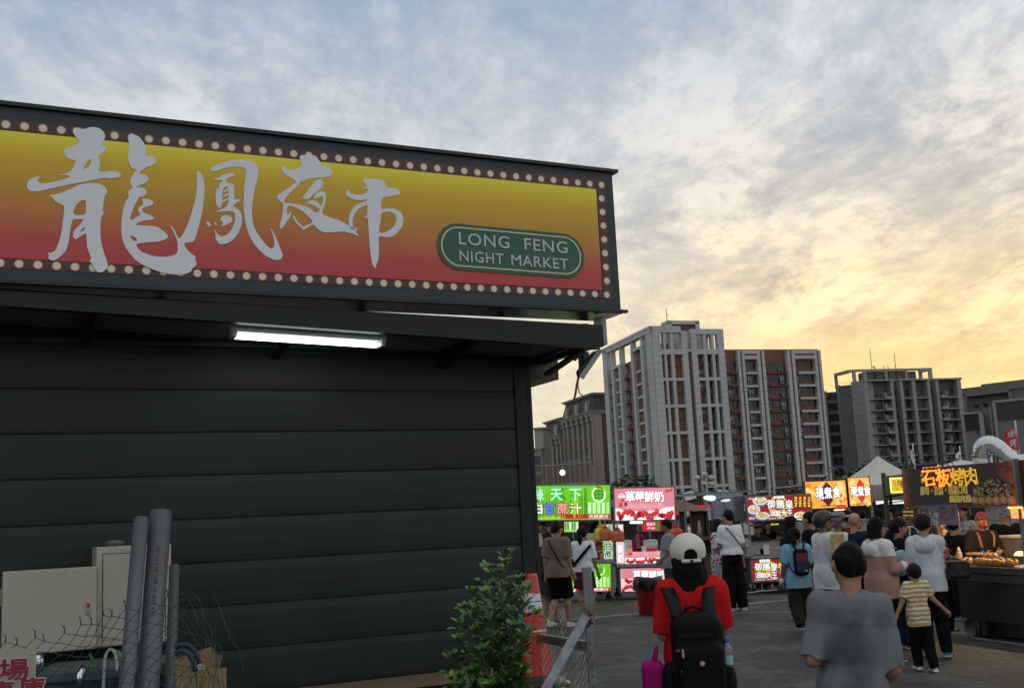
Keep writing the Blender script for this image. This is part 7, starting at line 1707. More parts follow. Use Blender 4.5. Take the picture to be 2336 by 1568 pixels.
for t,r_ in(('小',(272,590,315,645)),('明',(284,668,330,725)),('原味・孜然・胡椒口味',(275,770,868,872)),('黑豬肉堡',(640,878,910,962))):
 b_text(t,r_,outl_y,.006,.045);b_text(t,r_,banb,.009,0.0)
g=random.Random(2);mb=MB()
def bdisc(cx_,cy_,rx,ry,mi,off,n=12,tr=0.0):
 mb.mi=mi;vs=[]
 for k in range(n):
  a=2*math.pi*k/n;x,y=rx*math.cos(a),ry*math.sin(a);vs.append(b_uv2(cx_+x*math.cos(tr)-y*math.sin(tr),cy_+x*math.sin(tr)+y*math.cos(tr)))
 b_map(mb,vs,[tuple(range(n))],off)
U0,V0=b_uv(930,1000);U1,V1=b_uv(1480,1000)[0],b_uv(930,680)[1]
def b_uv2(x,y):return lerp(U0,U1,(x-930)/550),lerp(V0,V1,(1000-y)/320)
for k in range(6):bdisc(968+k*92,935+(k%2)*8,56,55,0,.004+.0006*k);bdisc(960+k*92,930,38,40,1,.008+.0006*k)
for k in range(230):
 t=g.random();x=g.uniform(975,1435);top_=690+90*((x-1210)/230)**2;y=lerp(top_,890,g.random());bdisc(x,y,g.uniform(16,34),g.uniform(4,7),g.choice((2,2,3,3,4)),.012+.0001*k,6,g.uniform(-1.2,1.2))
mb.build('food_picture',[mat('print_bun',(.48,.24,.07),.5,var=.1),mat('print_bun_light',(.60,.36,.14),.5,var=.1),mat('print_shred',(.60,.40,.22),.5,var=0),mat('print_shred_dark',(.12,.055,.025),.5,var=0),mat('print_shred_pale',(.55,.42,.28),.5,var=0)],ban,world=True)
mb=MB();p0=bq(1440,440,.03);p1=bq(1565,1200,.03);p1 .z=0;q=bq(1500,800,.03);mb.beam(Vector((q.x,q.y,0)),Vector((q.x,q.y,c4[2].z+.02)),.055);mb.build('post',mat('painted_post',(.12,.13,.13),.4,metal=.4),st8,world=True)
for x in(1.0,):pass
mb=MB();ql=c4[0];mb.beam(Vector((ql.x+.03,ql.y,0)),c4[3]+Vector((.03,0,0)),.03);mb.build('post',galv,st8,world=True)
mb=MB();g=random.Random(9)
for k in range(8):
 a=BQ(.17+.025*k,1.0,.02);mb.smooth=True;mb.ell(a+Vector((0,0,.03)),(.03,.03,.03),8,6)
for k in range(7):
 a,b=BQ(.15+.04*k,1.0,0),BQ(.20+.045*k,1.0,-.05);mb.tube([a,(a+b)/2+Vector((0,0,g.uniform(.05,.12))),b],.007,5)
mb.build('cable_bundle',black_,ban,world=True)
warm=mat('lit_warm_bulb',(1,.7,.3),.3,var=0,emit=3,ecol=(1.0,.62,.20))
mb=MB();mb.smooth=True;mb.tube([BQ(.20,1.0,-.02)+Vector((0,0,.012)),BQ(.345,1.0,-.02)+Vector((0,0,.012))],.016,8);mb.build('lamp_strip',warm,ban,world=True)
def poster(rect,label,paint,off=.05,name='poster'):
 a,b,c,d=[bq(*q,off)for q in rect];o=thing(name,label,'poster',tuple((a+b)/2),0,'pictures hung below the grill banner');mb=MB();mb.slab([a,b,c,d],bn,.008);mb.build('sheet',paint[0],o,world=True)
 g=random.Random(label);mb=MB();n=0
 for(cu,cv,ru,rv,mi,k,sz)in paint[2]:
  for q in range(k):
   u,v=cu+ru*g.uniform(-1,1),cv+rv*g.uniform(-1,1);P_=lambda uu,vv:(a*(1-uu)*(1-vv)+b*uu*(1-vv)+c*uu*vv+d*(1-uu)*vv)+bn*(.002+.00005*n);mb.mi=mi;t=g.uniform(0,3.1)
   mb.add([P_(u+sz*math.cos(w2)*math.cos(t)-sz*.35*math.sin(w2)*math.sin(t),v+sz*math.cos(w2)*math.sin(t)+sz*.35*math.sin(w2)*math.cos(t))for w2 in(0,.8,1.6,2.4,3.1,3.9,4.7,5.5)],[tuple(range(8))]);n+=1
 mb.build('picture',paint[1],o,world=True)
 return o,(a,b,c,d)
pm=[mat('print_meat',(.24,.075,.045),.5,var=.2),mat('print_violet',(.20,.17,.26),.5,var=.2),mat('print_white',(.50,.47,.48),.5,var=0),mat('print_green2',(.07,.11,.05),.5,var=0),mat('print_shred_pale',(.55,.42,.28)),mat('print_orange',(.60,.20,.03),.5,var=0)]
vio=mat('poster_violet',(.16,.145,.20),.5,var=.25,scale=5)
poster([(262,1258),(520,1258),(478,1000),(243,1012)],'left poster of sliced meat on a white plate, violet edges',(vio,pm,[(.55,.35,.38,.30,2,40,.12),(.52,.40,.28,.26,0,60,.05),(.25,.82,.2,.12,3,14,.07)]))
poster([(516,1250),(762,1248),(725,985),(478,1000)],'middle poster of red skewers on a violet cloth',(vio,pm,[(.5,.3,.42,.22,1,24,.12),(.45,.48,.36,.24,0,50,.08),(.75,.75,.12,.1,0,14,.06),(.25,.82,.2,.1,3,14,.07),(.6,.55,.3,.2,2,12,.03)]),.06)
poster([(80,1258),(250,1256),(238,1030),(70,1040)],'dark menu sheet with rows of small orange lettering',(mat('menu_dark',(.05,.02,.012),.5,var=.3),pm,[(.25,.2,.2,.12,0,24,.1)]),.045,'menu_sheet')
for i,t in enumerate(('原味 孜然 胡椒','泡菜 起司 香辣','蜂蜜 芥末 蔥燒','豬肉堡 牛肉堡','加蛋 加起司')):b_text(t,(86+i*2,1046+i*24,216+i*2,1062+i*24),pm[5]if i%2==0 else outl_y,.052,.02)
poster([(1118,1202),(1420,1200),(1386,1000),(1075,1040)],'right poster of onions and meat lit orange along its edge',(mat('poster_grey',(.22,.20,.22),.5,var=.3),pm,[(.3,.4,.25,.3,4,60,.05),(.68,.55,.26,.28,2,60,.05),(.75,.1,.22,.06,5,30,.08),(.7,.35,.25,.2,0,18,.04)]))  # orange light along the poster edge is painted on as coloured blobs
a,b,c,d=[bq(*q,.05)for q in((1408,1168),(1560,1168),(1542,1022),(1386,1026))];o=thing('orange_light_panel','glowing orange lit panel under the banner beside the grey post','lamp',tuple(a));mb=MB();mb.slab([a,b,c,d],bn,.02);mb.build('panel',mat('lit_orange_panel',(.9,.4,.12),.4,var=0,emit=1.0,ecol=(1.0,.36,.10)),o,world=True);mb=MB();mb.beam(d*.97+a*.03+bn*.012,c*.97+b*.03+bn*.012,.03,.02);mb.build('lamp_strip',mat('lit_amber_tube',(1,.6,.1),.3,var=0,emit=3.0,ecol=(1.0,.48,.05)),o,world=True)
wl=S.mb();q=S.uv(950,100,-.3);wl.smooth=True;wl.tube([(q.x-.6,c4[0].z+.08,-.38),(q.x+1.2,c4[0].z+.08,-.38)],.022,8);wl.build('tube_lamp',mat('lit_warm_tube',(1,.75,.4),.3,var=0,emit=130,ecol=(1.0,.66,.30)),st8)
m=S.mb();m.b2((L0-.2,c4[3].z-.1,-1.7),(XE,c4[3].z-.07,-.2));m.build('roof',mat('tarp_grey',(.30,.30,.28)),st8)
for x in(L0,1.6):
 m=S.mb();m.b2((x-.02,0,-1.6),(x+.02,c4[3].z-.1,-1.56));m.build('post',galv,st8)
m=S.mb();m.b2((S.uv(1040,60,-1.2).x,lip+.05,-1.5),(XE,lip+.30,-1.2));m.mi=1;m.b2((S.uv(1030,60,-1.2).x,lip+.30,-1.5),(XE,lip+.33,-1.18));m.build('rear_bench',[mat('bench_grey',(.10,.09,.085),.5),mat('bench_edge',(.34,.34,.33),.5)],st8)
alu=mat('foil_duct',(.60,.61,.62),.30,metal=1.0,var=.1,scale=10,bump=.2,bscale=22)
dpts=[(1050,462),(1045,400),(1030,330),(1040,265),(1085,232),(1150,228),(1220,258),(1290,315),(1370,385),(1450,428),(1530,432),(1600,428),(1700,430)]
Yd=15.3;P_=[at_y(*Z4(x,y),Yd-.3*(i/12))for i,(x,y)in enumerate(dpts)];Q_=[]
for i in range(len(P_)-1):
 p0,p1,p2,p3=P_[max(0,i-1)],P_[i],P_[i+1],P_[min(len(P_)-1,i+2)]
 for t in[k/8 for k in range(8)]:Q_.append(.5*((2*p1)+(p2-p0)*t+(2*p0-5*p1+4*p2-p3)*t*t+(3*p1-p0-3*p2+p3)*t**3))
duct=thing('exhaust_duct','silver crinkled foil exhaust duct arching over the black banner','duct',tuple(P_[0]))
mb=MB();mb.smooth=True;g=random.Random(1);mb.tube(Q_,[(.100+(.0012 if k%2 else-.0012)+g.uniform(-.0015,.0015))*(1 if k<75 else.7)for k in range(len(Q_))],18);mb.build('foil_pipe',alu,duct,world=True)
mb=MB();mb.smooth=True;q=P_[0];mb.tube([q-Vector((0,0,.22)),q+Vector((.0,0,.10))],.125,18);mb.tube([q+Vector((0,0,.08)),q+Vector((0,0,.105))],.133,18);mb.build('collar',mat('duct_collar',(.45,.44,.42),.3,metal=.9,var=.3),duct,world=True)
# the people
def at_px(px,Y):p=base_pt(px,Y);return(p.x,p.y)
def H_of(px,pytop,Y,extra=0.0):return height_at(px,pytop,base_pt(px,Y))-extra
T_=lambda m_,**k:dict(m=m_,**k)
white_t=cloth('cotton_white',(.76,.77,.79));black_t=cloth('cotton_black',(.009,.009,.010));black_p=cloth('trouser_black',(.007,.007,.008));navy_t=cloth('cotton_navy',(.018,.024,.045));denim=cloth('denim',(.13,.19,.26),.2);greyt=cloth('cotton_grey',(.24,.26,.275));brown_t=cloth('cotton_brown',(.05,.035,.028));shoe_b=mat('shoe_black',(.02,.02,.022),.5,var=.1);shoe_w=mat('shoe_white',(.60,.60,.58),.5,var=.08)
ARM_DOWN={1:((.035,.0,-.172),(.045,.03,-.318)),-1:((.035,.0,-.172),(.045,.03,-.318))}
ARM_FWD={1:((.045,.0,-.160),(-.015,.125,-.150)),-1:((.045,.0,-.160),(-.015,.125,-.150))}
# woman with the white cap and the black backpack
red_t=cloth('cotton_red',(.52,.014,.014));capm=mat('cap_canvas',(.66,.63,.56),.8,var=.06,scale=6,bump=.15,bscale=60)
def cap_back(c):
 K,Hd,hs=c['K'],c['Hd'],c['hs'];F_=Fld(c['hc']-.13*K,c['hc']+.13*K,.006)
 ce=Hd(0,-.006,.016);F_.ell(ce,(.067*K*hs,.080*K*hs,.067*K*hs),k=.01);F_.cut(Hd(0,0,-.008),c['Rn']@np.array((0,-.12,1)))
 F_.ell(Hd(0,-.080,-.002),(.025*K*hs,.04*K*hs,.026*K*hs),k=.004,op='s')
 o=fld_obj('cap',F_,capm,c['r'])
 mb=MB();mb.smooth=True;q=[Hd(.038*math.sin(a),-.070-.016*math.cos(a),-.018)for a in(-1.1,-.6,0,.6,1.1)];mb.tube(q,.0075*K,6);mb.build('cap_strap',capm,o)
 mb=MB();mb.box(tuple(Hd(0,-.090,-.018)),(.020,.008,.018));mb.build('cap_buckle',mat('buckle_black',(.02,.02,.018),.4),o)
 F_=Fld(c['hc']+np.array((-.1,0,-.05))*K,c['hc']+np.array((.1,.17,.06))*K,.007);F_.ell(Hd(0,.07,.010),(.045*K*hs,.055*K*hs,.008*K));fld_obj('cap_peak',F_,capm,o)
Y1=7.0;H1=1.575;px1=1563
lady=person('woman in a red T-shirt and backwards white cap, wearing a black backpack',at_px(px1,Y1),0,H1,T_(red_t,sleeve=.92,hem=.46,ease=.014,sw=.014,wr=.0095,wf=19),('trousers',black_p,.03,1.25),('lob',hairm),shoe_b,{1:((.042,.02,-.155),(.0,.13,-.10)),-1:((.042,.02,-.165),(.0,.12,-.13))},h=.008,extra=cap_back,seed=3,w=1.04)
LM=rootm(lady);packm=mat('pack_black',(.004,.004,.0045),.65,spec=.14,var=.2,scale=10,bump=.3,bscale=90);packs=mat('pack_sheen',(.0065,.007,.008),.55,spec=.2,var=.2)
pk_=thing('backpack','large black backpack with small red tabs worn by the woman in the white cap','backpack',tuple(LM@Vector((-.025,-.205,.62))))
F_=Fld((-.25,-.20,-.06),(.25,.18,.60),.008)
F_.rbox((.012,0,.27),(.152,.095,.26),.085,k=.02);F_.rbox((.012,-.085,.19),(.135,.055,.17),.05,k=.02);F_.ell((-.165,-.01,.13),(.04,.07,.13),k=.02);F_.ell((.178,-.01,.12),(.04,.07,.12),k=.02);F_.wrinkle(.004,14,4)
fld_obj('pack_body',F_,packm,pk_)
for s in(-1,1):
 mb=MB();mb.smooth=True;pts=[(s*.095,-.01,.50),(s*.105,.07,.60),(s*.125,.13,.655),(s*.135,.20,.665),(s*.140,.27,.60)]
 vs=[]
 for x,y,z in pts:vs+=[(x-.038,y,z+.0),(x+.038,y,z),(x+.036,y-.012,z+.016),(x-.036,y-.012,z+.016)]
 mb.add(vs,[(i*4+j,i*4+(j+1)%4,i*4+4+(j+1)%4,i*4+4+j)for i in range(4)for j in range(4)]);mb.build('shoulder_strap',packs,pk_)
mb=MB();mb.smooth=True;mb.tube([(-.05,.02,.52),(-.04,.0,.555),(0,-.005,.565),(.04,.0,.555),(.05,.02,.52)],.010,8);mb.build('grab_handle',packs,pk_)
redt=mat('tab_red',(.55,.02,.02),.5,var=0);zipm=mat('zip_pull',(.45,.44,.42),.3,metal=.6)
for x,z in((-.12,.33),(.135,.33),(.135,.215),(-.10,.215),(.155,.02)):mb=MB();mb.box((x,-.118 if abs(x)<.13 else-.098,z),(.020,.012,.012));mb.build('red_tab',redt,pk_)
for x,z in((-.095,.315),(-.015,.055)):mb=MB();mb.box((x,-.143,z),(.012,.006,.048));mb.build('zip_pull',zipm,pk_)
mb=MB();mb.lathe([(.017,0),(.017,.004)],n=6);o=mb.build('emblem',mat('emblem_pale',(.45,.20,.16),.4),pk_);o.data.transform(Matrix.Translation((.012,-.142,.255))@Matrix.Rotation(rad(90),4,'X'))
mb=MB();mb.box((.012,-.148,.256),(.018,.003,.006));mb.box((.012,-.1485,.256),(.006,.003,.018));mb.build('emblem_cross',mat('emblem_white',(.6,.58,.56),.4),pk_)
mb=MB();mb.b2((-.11,-.128,.40),(.09,-.118,.425));mb.build('stitched_band',packs,pk_)
bt=thing('water_bottle','clear water bottle with blue cap in the backpack side pocket','bottle',tuple(LM@Vector((.155,-.225,.82))))
bt.scale=(.85,.85,.85);lat_part(bt,'bottle_body',mat('clear_bottle',(.62,.72,.74),.08,var=0,trans=.75),[(.030,0),(.037,.01),(.037,.10),(.035,.105),(.037,.11),(.035,.135),(.022,.165),(.015,.175),(.015,.185)]);lat_part(bt,'cap',mat('cap_blue',(.01,.10,.52),.4),[(.017,.180),(.018,.182),(.018,.208),(.015,.212),(0,.212)])
mb=MB();mb.smooth=True;n=10;mb.add([(.0385*math.cos(rad(-140+10*i)),.0385*math.sin(rad(-140+10*i)),z)for z in(.035,.095)for i in range(n+1)],[(i,i+1,n+2+i,n+1+i)for i in range(n)]);mb.build('bottle_label',mat('label_mint',(.30,.62,.58),.5,var=.1),bt)
tote=thing('tote_bag','bright magenta cloth tote hanging at the left of the black backpack','bag',tuple(LM@Vector((-.265,-.06,.46))))
F_=Fld((-.10,-.12,-.03),(.10,.12,.45),.008);F_.rbox((0,0,.20),(.060,.085,.20),.03);F_.wrinkle(.006,16,5,(1,1,.3));fld_obj('tote_body',F_,cloth('magenta_cloth',(.38,.012,.16)),tote)
mb=MB();mb.smooth=True;mb.tube([(0,-.05,.38),(.02,-.03,.45),(.03,.0,.49),(.02,.03,.45),(0,.05,.38)],.010,6);mb.build('handle',cloth('magenta_cloth',(.38,.012,.16)),tote)
# boy in the sweat-marked grey T-shirt
sweat=bpy.data.materials.new('sweat_marked_grey');sweat.use_nodes=True;nt=sweat.node_tree;b_=nt.nodes['Principled BSDF'];b_.inputs['Roughness'].default_value=.9;b_.inputs['Specular IOR Level'].default_value=.15
tcn=nt.nodes.new('ShaderNodeTexCoord');n1=nt.nodes.new('ShaderNodeTexNoise');n1 .inputs['Scale'].default_value=4.5;n1 .inputs['Detail'].default_value=4;nt.links.new(tcn.outputs['Object'],n1 .inputs['Vector'])
sp_=nt.nodes.new('ShaderNodeSeparateXYZ');nt.links.new(tcn.outputs['Object'],sp_.inputs[0])
def q_(op,a,b=None,c=None):
 n=nt.nodes.new('ShaderNodeMath');n.operation=op
 for i,v in enumerate((a,b,c)):
  if v is None:continue
  if isinstance(v,(int,float)):n.inputs[i].default_value=v
  else:nt.links.new(v,n.inputs[i])
 return n.outputs[0]
def bl_(x,z,rx,rz):return q_('SUBTRACT',1.0,q_('SQRT',q_('ADD',q_('POWER',q_('ABSOLUTE',q_('DIVIDE',q_('SUBTRACT',sp_.outputs[0],x),rx)),2.0),q_('POWER',q_('ABSOLUTE',q_('DIVIDE',q_('SUBTRACT',sp_.outputs[2],z),rz)),2.0))))
spot=q_('MAXIMUM',bl_(-.04,1.06,.13,.20),bl_(-.005,.92,.12,.12))
v_=q_('ADD',spot,q_('MULTIPLY',q_('SUBTRACT',n1 .outputs['Fac'],.5),2.6));cr=nt.nodes.new('ShaderNodeValToRGB');nt.links.new(v_,cr.inputs[0]);cr.color_ramp.elements[0].position=-.0;cr.color_ramp.elements[0].color=(.165,.170,.180,1);cr.color_ramp.elements[1].position=.9;cr.color_ramp.elements[1].color=(.088,.091,.099,1)
nt.links.new(cr.outputs[0],b_.inputs['Base Color'])
boy=person('boy in a sweat marked grey T-shirt seen from behind, nearest in the picture',at_px(1929,5.65),0,1.54,T_(sweat,sleeve=1.0,hem=.44,ease=.014,sw=.014,wr=.014,wf=21),('trousers',navy_t,.03),('crop',hairm),shoe_b,{1:((.050,-.03,-.185),(.018,.05,-.275)),-1:((.062,-.02,-.162),(-.02,.08,-.175))},h=.007,skin=mat('skin_warm',(.34,.17,.10),.5,var=.1,scale=9),w=1.0,seed=12)
boy.rotation_euler=(0,.075,0);boy.location.x-=.115
# small child in the striped shirt
ys=cloth('stripe_white',(.62,.62,.60));yo=cloth('stripe_yellow',(.52,.29,.055))
def kid_x(c):
 K,G=c['K'],c['G']
 for s in(-1,1):
  mb=MB();kn,an=G[s];hp=np.array((s*.088*K,0,.50*K));kq=kn+np.array((s*.046*K,0,0));aq=an+np.array((s*.037*K,0,.01));mb.smooth=True
  mb.tube([hp,(hp+kq)/2+np.array((s*.006,0,0)),kq,aq],.008,6);mb.build('side_stripe',ys,c['r'])
person('small child in a yellow and white striped shirt walking away with arms spread',at_px(2069,12.0),4,1.085,T_([ys,yo],hem=.43,sleeve=.75,ease=.012,sw=.022,wr=.004,pick=lambda c:(np.floor(c[:,2]/.021+np.abs(c[:,0])*3.0)%2)),('trousers',black_p,.03,1.12),('messy',hairb),shoe_w,{1:((.085,.0,-.130),(.200,.0,-.245)),-1:((.075,.01,-.140),(.135,.03,-.270))},{1:((.062,-.005,.27),(.075,-.07,.05)),-1:((.035,.055,.28),(.02,.07,.06))},h=.008,child=True,seed=5,extra=kid_x)
# man in the pale grey hooded jacket
hood=cloth('hoodie_grey',(.58,.61,.63))
person('person in a long pale grey hooded jacket with blue trainers, at the grill stall',at_px(2100,13.1),-22,H_of(2094,1174,13.1),T_(hood,hem=.46,sleeve=1.92,ease=.020,sw=.016,hood=True,wr=.006,name='jacket'),('trousers',black_p,.035,1.05),('messy',hairb),mat('shoe_blue',(.05,.14,.22),.6,var=.1),{1:((.03,.02,-.17),(-.01,.13,-.20)),-1:((.035,.0,-.17),(.02,.09,-.25))},{1:((.06,-.01,.28),(.075,-.03,.05)),-1:((.055,.03,.28),(.05,.05,.05))},h=.009,w=1.06,head=(-25,0),seed=8)
q=at_y(2184,1285,13.0);hb_=thing('handbag','black leather handbag with floral scarf beside the grey hooded jacket','bag',(q.x,q.y,q.z-.17),rad(-10))
F_=Fld((-.2,-.12,-.02),(.2,.12,.32),.008);F_.rbox((0,0,.13),(.125,.065,.135),.05);F_.wrinkle(.004,20,2);F_.cut((0,0,.235),(-.45,0,-1));fld_obj('bag_body',F_,mat('bag_leather',(.012,.012,.013),.3,var=.2),hb_)
mb=MB();mb.smooth=True;mb.tube([(-.10,0,.26),(-.12,.02,.40),(-.14,.04,.46),(-.09,.05,.40),(-.02,0,.26)],.007,6);mb.build('handle',mat('bag_leather',(.012,.012,.013)),hb_)
mb=MB();mb.b2((-.12,-.072,.20),(.125,-.066,.215));mb.build('zip',mat('zip_gold',(.30,.24,.12),.3,metal=.7),hb_);mb=MB();mb.smooth=True
for k in range(9):mb.mi=k%3;mb.ell((-.115+.012*math.sin(k*2),-.03+.01*(k%3),.20+.018*k),(.03,.02,.018),7,5)
mb.build('scarf',[mat('scarf_pink',(.45,.08,.12),.7),mat('scarf_red',(.40,.03,.05),.7),mat('scarf_cream',(.5,.4,.35),.7)],hb_)
# woman in the pink and white jacket
jw=cloth('jacket_white',(.70,.68,.63));jp=cloth('jacket_pink',(.40,.225,.18))
def glasses(c):
 Hd,K=c['Hd'],c['K'];mb=MB();mb.smooth=True
 for s in(-1,1):
  mb.tube([Hd(s*.02+.015*math.cos(t),.058,.004+.012*math.sin(t))for t in np.linspace(0,6.28,13)],.0022,5);mb.tube([Hd(s*.035,.055,.008),Hd(s*.046,.0,.006)],.0022,5)
 mb.build('glasses',black_,c['r'])
person('woman in glasses and a pink jacket with white shoulders, facing the grill',at_px(1994,12.9),-72,H_of(1992,1181,12.9),T_([jw,jp],hem=.44,sleeve=1.95,ease=.024,sw=.018,hood=True,wr=.006,name='jacket',pick=lambda c:((c[:,2]<.735)&(c[:,1]<.115)).astype(int)),('trousers',black_p,.035),('bob',hairm),shoe_b,{1:((.045,.03,-.165),(-.02,.175,-.145)),-1:((.035,.02,-.17),(-.01,.16,-.16))},h=.009,head=(-26,0),extra=glasses,seed=4,w=1.08)
q=at_y(2046,1250,12.7);sk=thing('chopsticks','pair of wooden skewers held by the woman in the pink jacket','skewers',tuple(q));mb=MB()
for k in(0,1):mb.tube([(0,0,.006*k),(-.10,0,.022+.012*k)],.003,5)
mb.build('sticks',mat('skewer_wood',(.45,.34,.2),.6),sk)
# others around the grill
person('woman with dark hair in a black top, behind the pink jacket',at_px(2043,14.0),-82,H_of(2040,1183,14.0),T_(black_t,hem=.47,sleeve=.8),('trousers',navy_t),('tail',hairb),shoe_b,ARM_FWD,h=.011,head=(-20,0),seed=21)
q=at_y(2064,1280,13.6);o=thing('printed_bag','pale blue printed plastic bag behind the hooded jacket','bag',(q.x-.05,q.y,q.z-.16));F_=Fld((-.15,-.1,-.02),(.15,.1,.36),.010);F_.ell((0,0,.15),(.11,.06,.15));F_.wrinkle(.008,22,3);fld_obj('bag_body',F_,mat('blue_floral',(.25,.38,.44),.5,var=.4,scale=24),o)
person('bald man in a black T-shirt among the crowd, facing right',at_px(1945,15.2),-62,H_of(1944,1170,15.2),T_(navy_t,hem=.47,sleeve=.75,sw=.02),('shorts',black_p,.27),None,shoe_b,ARM_FWD,h=.010,w=1.24,skin=mat('skin_bald',(.40,.215,.135),.42,var=.06),head=(-35,0),seed=22,belly=.03)
def helmet_x(m_,visor,vm):
 def f(c):
  K,Hd,hs,Rn=c['K'],c['Hd'],c['hs'],c['Rn'];F_=Fld(c['hc']-.15,c['hc']+.16,.008);F_.ell(Hd(0,-.010,.012),(.074*K*hs,.082*K*hs,.074*K*hs));F_.cut(Hd(0,.020,.018),Rn@np.array((0,-.80,.5)));F_.cut(Hd(0,0,-.042),Rn@np.array((0,0,1)));o=fld_obj('helmet',F_,m_,c['r'])
  F_=Fld(c['hc']-.16,c['hc']+.18,.008);F_.ell(Hd(0,.055,.040),(.058*K*hs,.060*K*hs,.012*K));fld_obj(visor,F_,vm,o)
  mb=MB();mb.smooth=True
  for s in(-1,1):mb.tube([Hd(s*.062,.01,-.035),Hd(s*.045,.02,-.062),Hd(0,.03,-.070)],.004*K,5)
  mb.build('chin_strap',black_,o)
  for s in(-1,1):mb=MB();mb.smooth=True;mb.ell(tuple(Hd(s*.071,.030,.028)),(.008,.008,.008),8,6);mb.build('stud',steel,o)
 return f
hm_=mat('helmet_dark',(.013,.014,.016),.45,var=.05,coat=.1)
camo=mat('camo_cloth',(.060,.066,.056),.85,var=.75,scale=14)
person('man in a dark open faced helmet, white polo shirt and camouflage shorts',at_px(1876,14.2),-78,H_of(1876,1170,14.2),T_(cloth('polo_white',(.64,.64,.64)),hem=.44,sleeve=.9,ease=.024,sw=.024,wr=.009,collar=True),('shorts',camo,.27,1.15),('crop',hairm),shoe_b,{1:((.04,.025,-.165),(-.05,.125,-.13)),-1:((.04,.02,-.165),(-.05,.125,-.15))},h=.009,w=1.10,skin=skin2,head=(-28,0),extra=helmet_x(hm_,'peak',hm_),seed=23,belly=.025)
q=at_y(1911,1250,13.9);o=thing('paper_bag','pale yellow paper bag held by the man in the dark helmet','bag',(q.x,q.y,q.z-.16));F_=Fld((-.12,-.1,-.02),(.12,.1,.40),.010);F_.rbox((0,0,.17),(.07,.05,.17),.015);F_.wrinkle(.007,20,8);fld_obj('bag_body',F_,mat('yellow_paper',(.52,.40,.15),.7,var=.08),o)
mk_b=mat('mask_blue',(.42,.55,.60),.8,var=.03);mk_r=mat('mask_red',(.32,.010,.030),.8,var=.05)
def both(*f):return lambda c:[q(c)for q in f]
person('man in a face mask and white T-shirt with a reddish visor on his head',at_px(1909,15.4),-74,H_of(1906,1172,15.4),T_(white_t,hem=.46,sleeve=.7,sw=.02),('trousers',denim),('short',hairm),shoe_w,ARM_FWD,h=.011,extra=both(helmet_x(mat('helmet_grey',(.10,.10,.11),.4),'visor',mat('visor_red',(.42,.16,.14),.3)),lambda c:face_mask(c,mk_b)),head=(-28,0),seed=24)
person('man in a dark red T-shirt half hidden behind the masked man in white',at_px(1928,17.2),-60,1.66,T_(cloth('cotton_maroon',(.14,.024,.02)),hem=.46,sleeve=.8,sw=.02),('trousers',black_p),('short',hairm),shoe_b,ARM_FWD,h=.012,seed=25)
# woman in light blue with the small pink and blue backpack
lb=cloth('shirt_light_blue',(.23,.44,.58));olive=cloth('trouser_olive',(.026,.030,.026))
bw=person('woman in a light blue shirt with a small backpack, walking away',at_px(1808,16.3),6,H_of(1807,1205,16.3),T_(lb,hem=.43,sleeve=.86,ease=.022,sw=.022,wr=.007,collar=True),('trousers',olive,.03,1.35),('tail',hairm),shoe_b,{1:((.075,-.01,-.165),(.115,.02,-.315)),-1:((.065,.0,-.165),(.085,.05,-.305))},{1:((.06,.03,.28),(.07,.02,.045)),-1:((.05,.0,.28),(.045,-.085,.085))},h=.009,w=1.12,head=(-38,0),skin=skin2,seed=6)
BM_=rootm(bw);sp2=thing('backpack','small child size backpack, magenta above and navy below, on the light blue shirt','backpack',tuple(BM_@Vector((-.005,-.175,.80))),rad(6))
F_=Fld((-.16,-.1,-.03),(.16,.1,.42),.007);F_.rbox((0,0,.18),(.105,.06,.185),.06);pkm=[mat('pack_navy',(.014,.022,.085),.6),mat('pack_magenta',(.20,.012,.075),.6),mat('pack_black',(.012,.012,.014))]
fld_obj('pack_body',F_,pkm,sp2,lambda c:np.where((np.abs(c[:,0])>.085)|(c[:,2]>.305)|(c[:,2]<.03),2,np.where(c[:,2]>.20,1,0)))
for s in(-1,1):mb=MB();mb.smooth=True;mb.tube([(s*.05,.0,.345),(s*.075,.05,.42),(s*.10,.10,.455)],.016,6);mb.tube([(s*.10,.02,.03),(s*.14,.06,.10),(s*.155,.12,.22)],.009,6);mb.build('shoulder_strap',packs,sp2)
mb=MB();mb.b2((.02,-.066,.055),(.065,-.060,.075));mb.build('label_patch',mat('patch_white',(.4,.42,.44),.5),sp2)
def held(name,label,cat,person_,side,m_,r_,drop=.0):
 M_=rootm(person_);return M_
q=at_y(1866,1290,16.2);o=thing('dark_pouch','round dark pouch in the right hand of the woman in light blue','pouch',tuple(q));F_=Fld((-.1,-.1,-.1),(.1,.1,.1),.008);F_.ell((0,0,0),(.065,.045,.06));F_.wrinkle(.005,30,1);fld_obj('pouch_body',F_,mat('pouch_brown',(.03,.022,.02),.6),o)
q=at_y(1777,1302,16.2);o=thing('phone_charm','phone with a white plush charm held by the woman in light blue','phone',tuple(q));mb=MB();mb.b2((-.02,-.01,-.01),(.02,.06,.05));mb.build('phone',mat('phone_pale',(.5,.45,.45),.4),o);mb=MB();mb.smooth=True;mb.ell((.02,0,-.14),(.035,.03,.045),10,8);mb.tube([(0,0,0),(.018,0,-.10)],.004,4);mb.build('charm',mat('plush_white',(.6,.6,.58),.9),o)
person('man in a black T-shirt and pale jeans at the rice stall, facing left',at_px(1845,17.6),48,H_of(1843,1168,17.6),T_(black_t,hem=.47,sleeve=.85,sw=.018),('trousers',denim,.03,1.1),('short',hairm),shoe_b,ARM_FWD,h=.011,seed=26)
person('woman with long wavy black hair and black clothes at the rice stall',at_px(1800,18.4),-80,H_of(1797,1178,18.4),T_(black_t,hem=.46,sleeve=.9,sw=.02),('trousers',black_p),('long',hairm),shoe_b,ARM_FWD,h=.011,skin=skin2,seed=27)
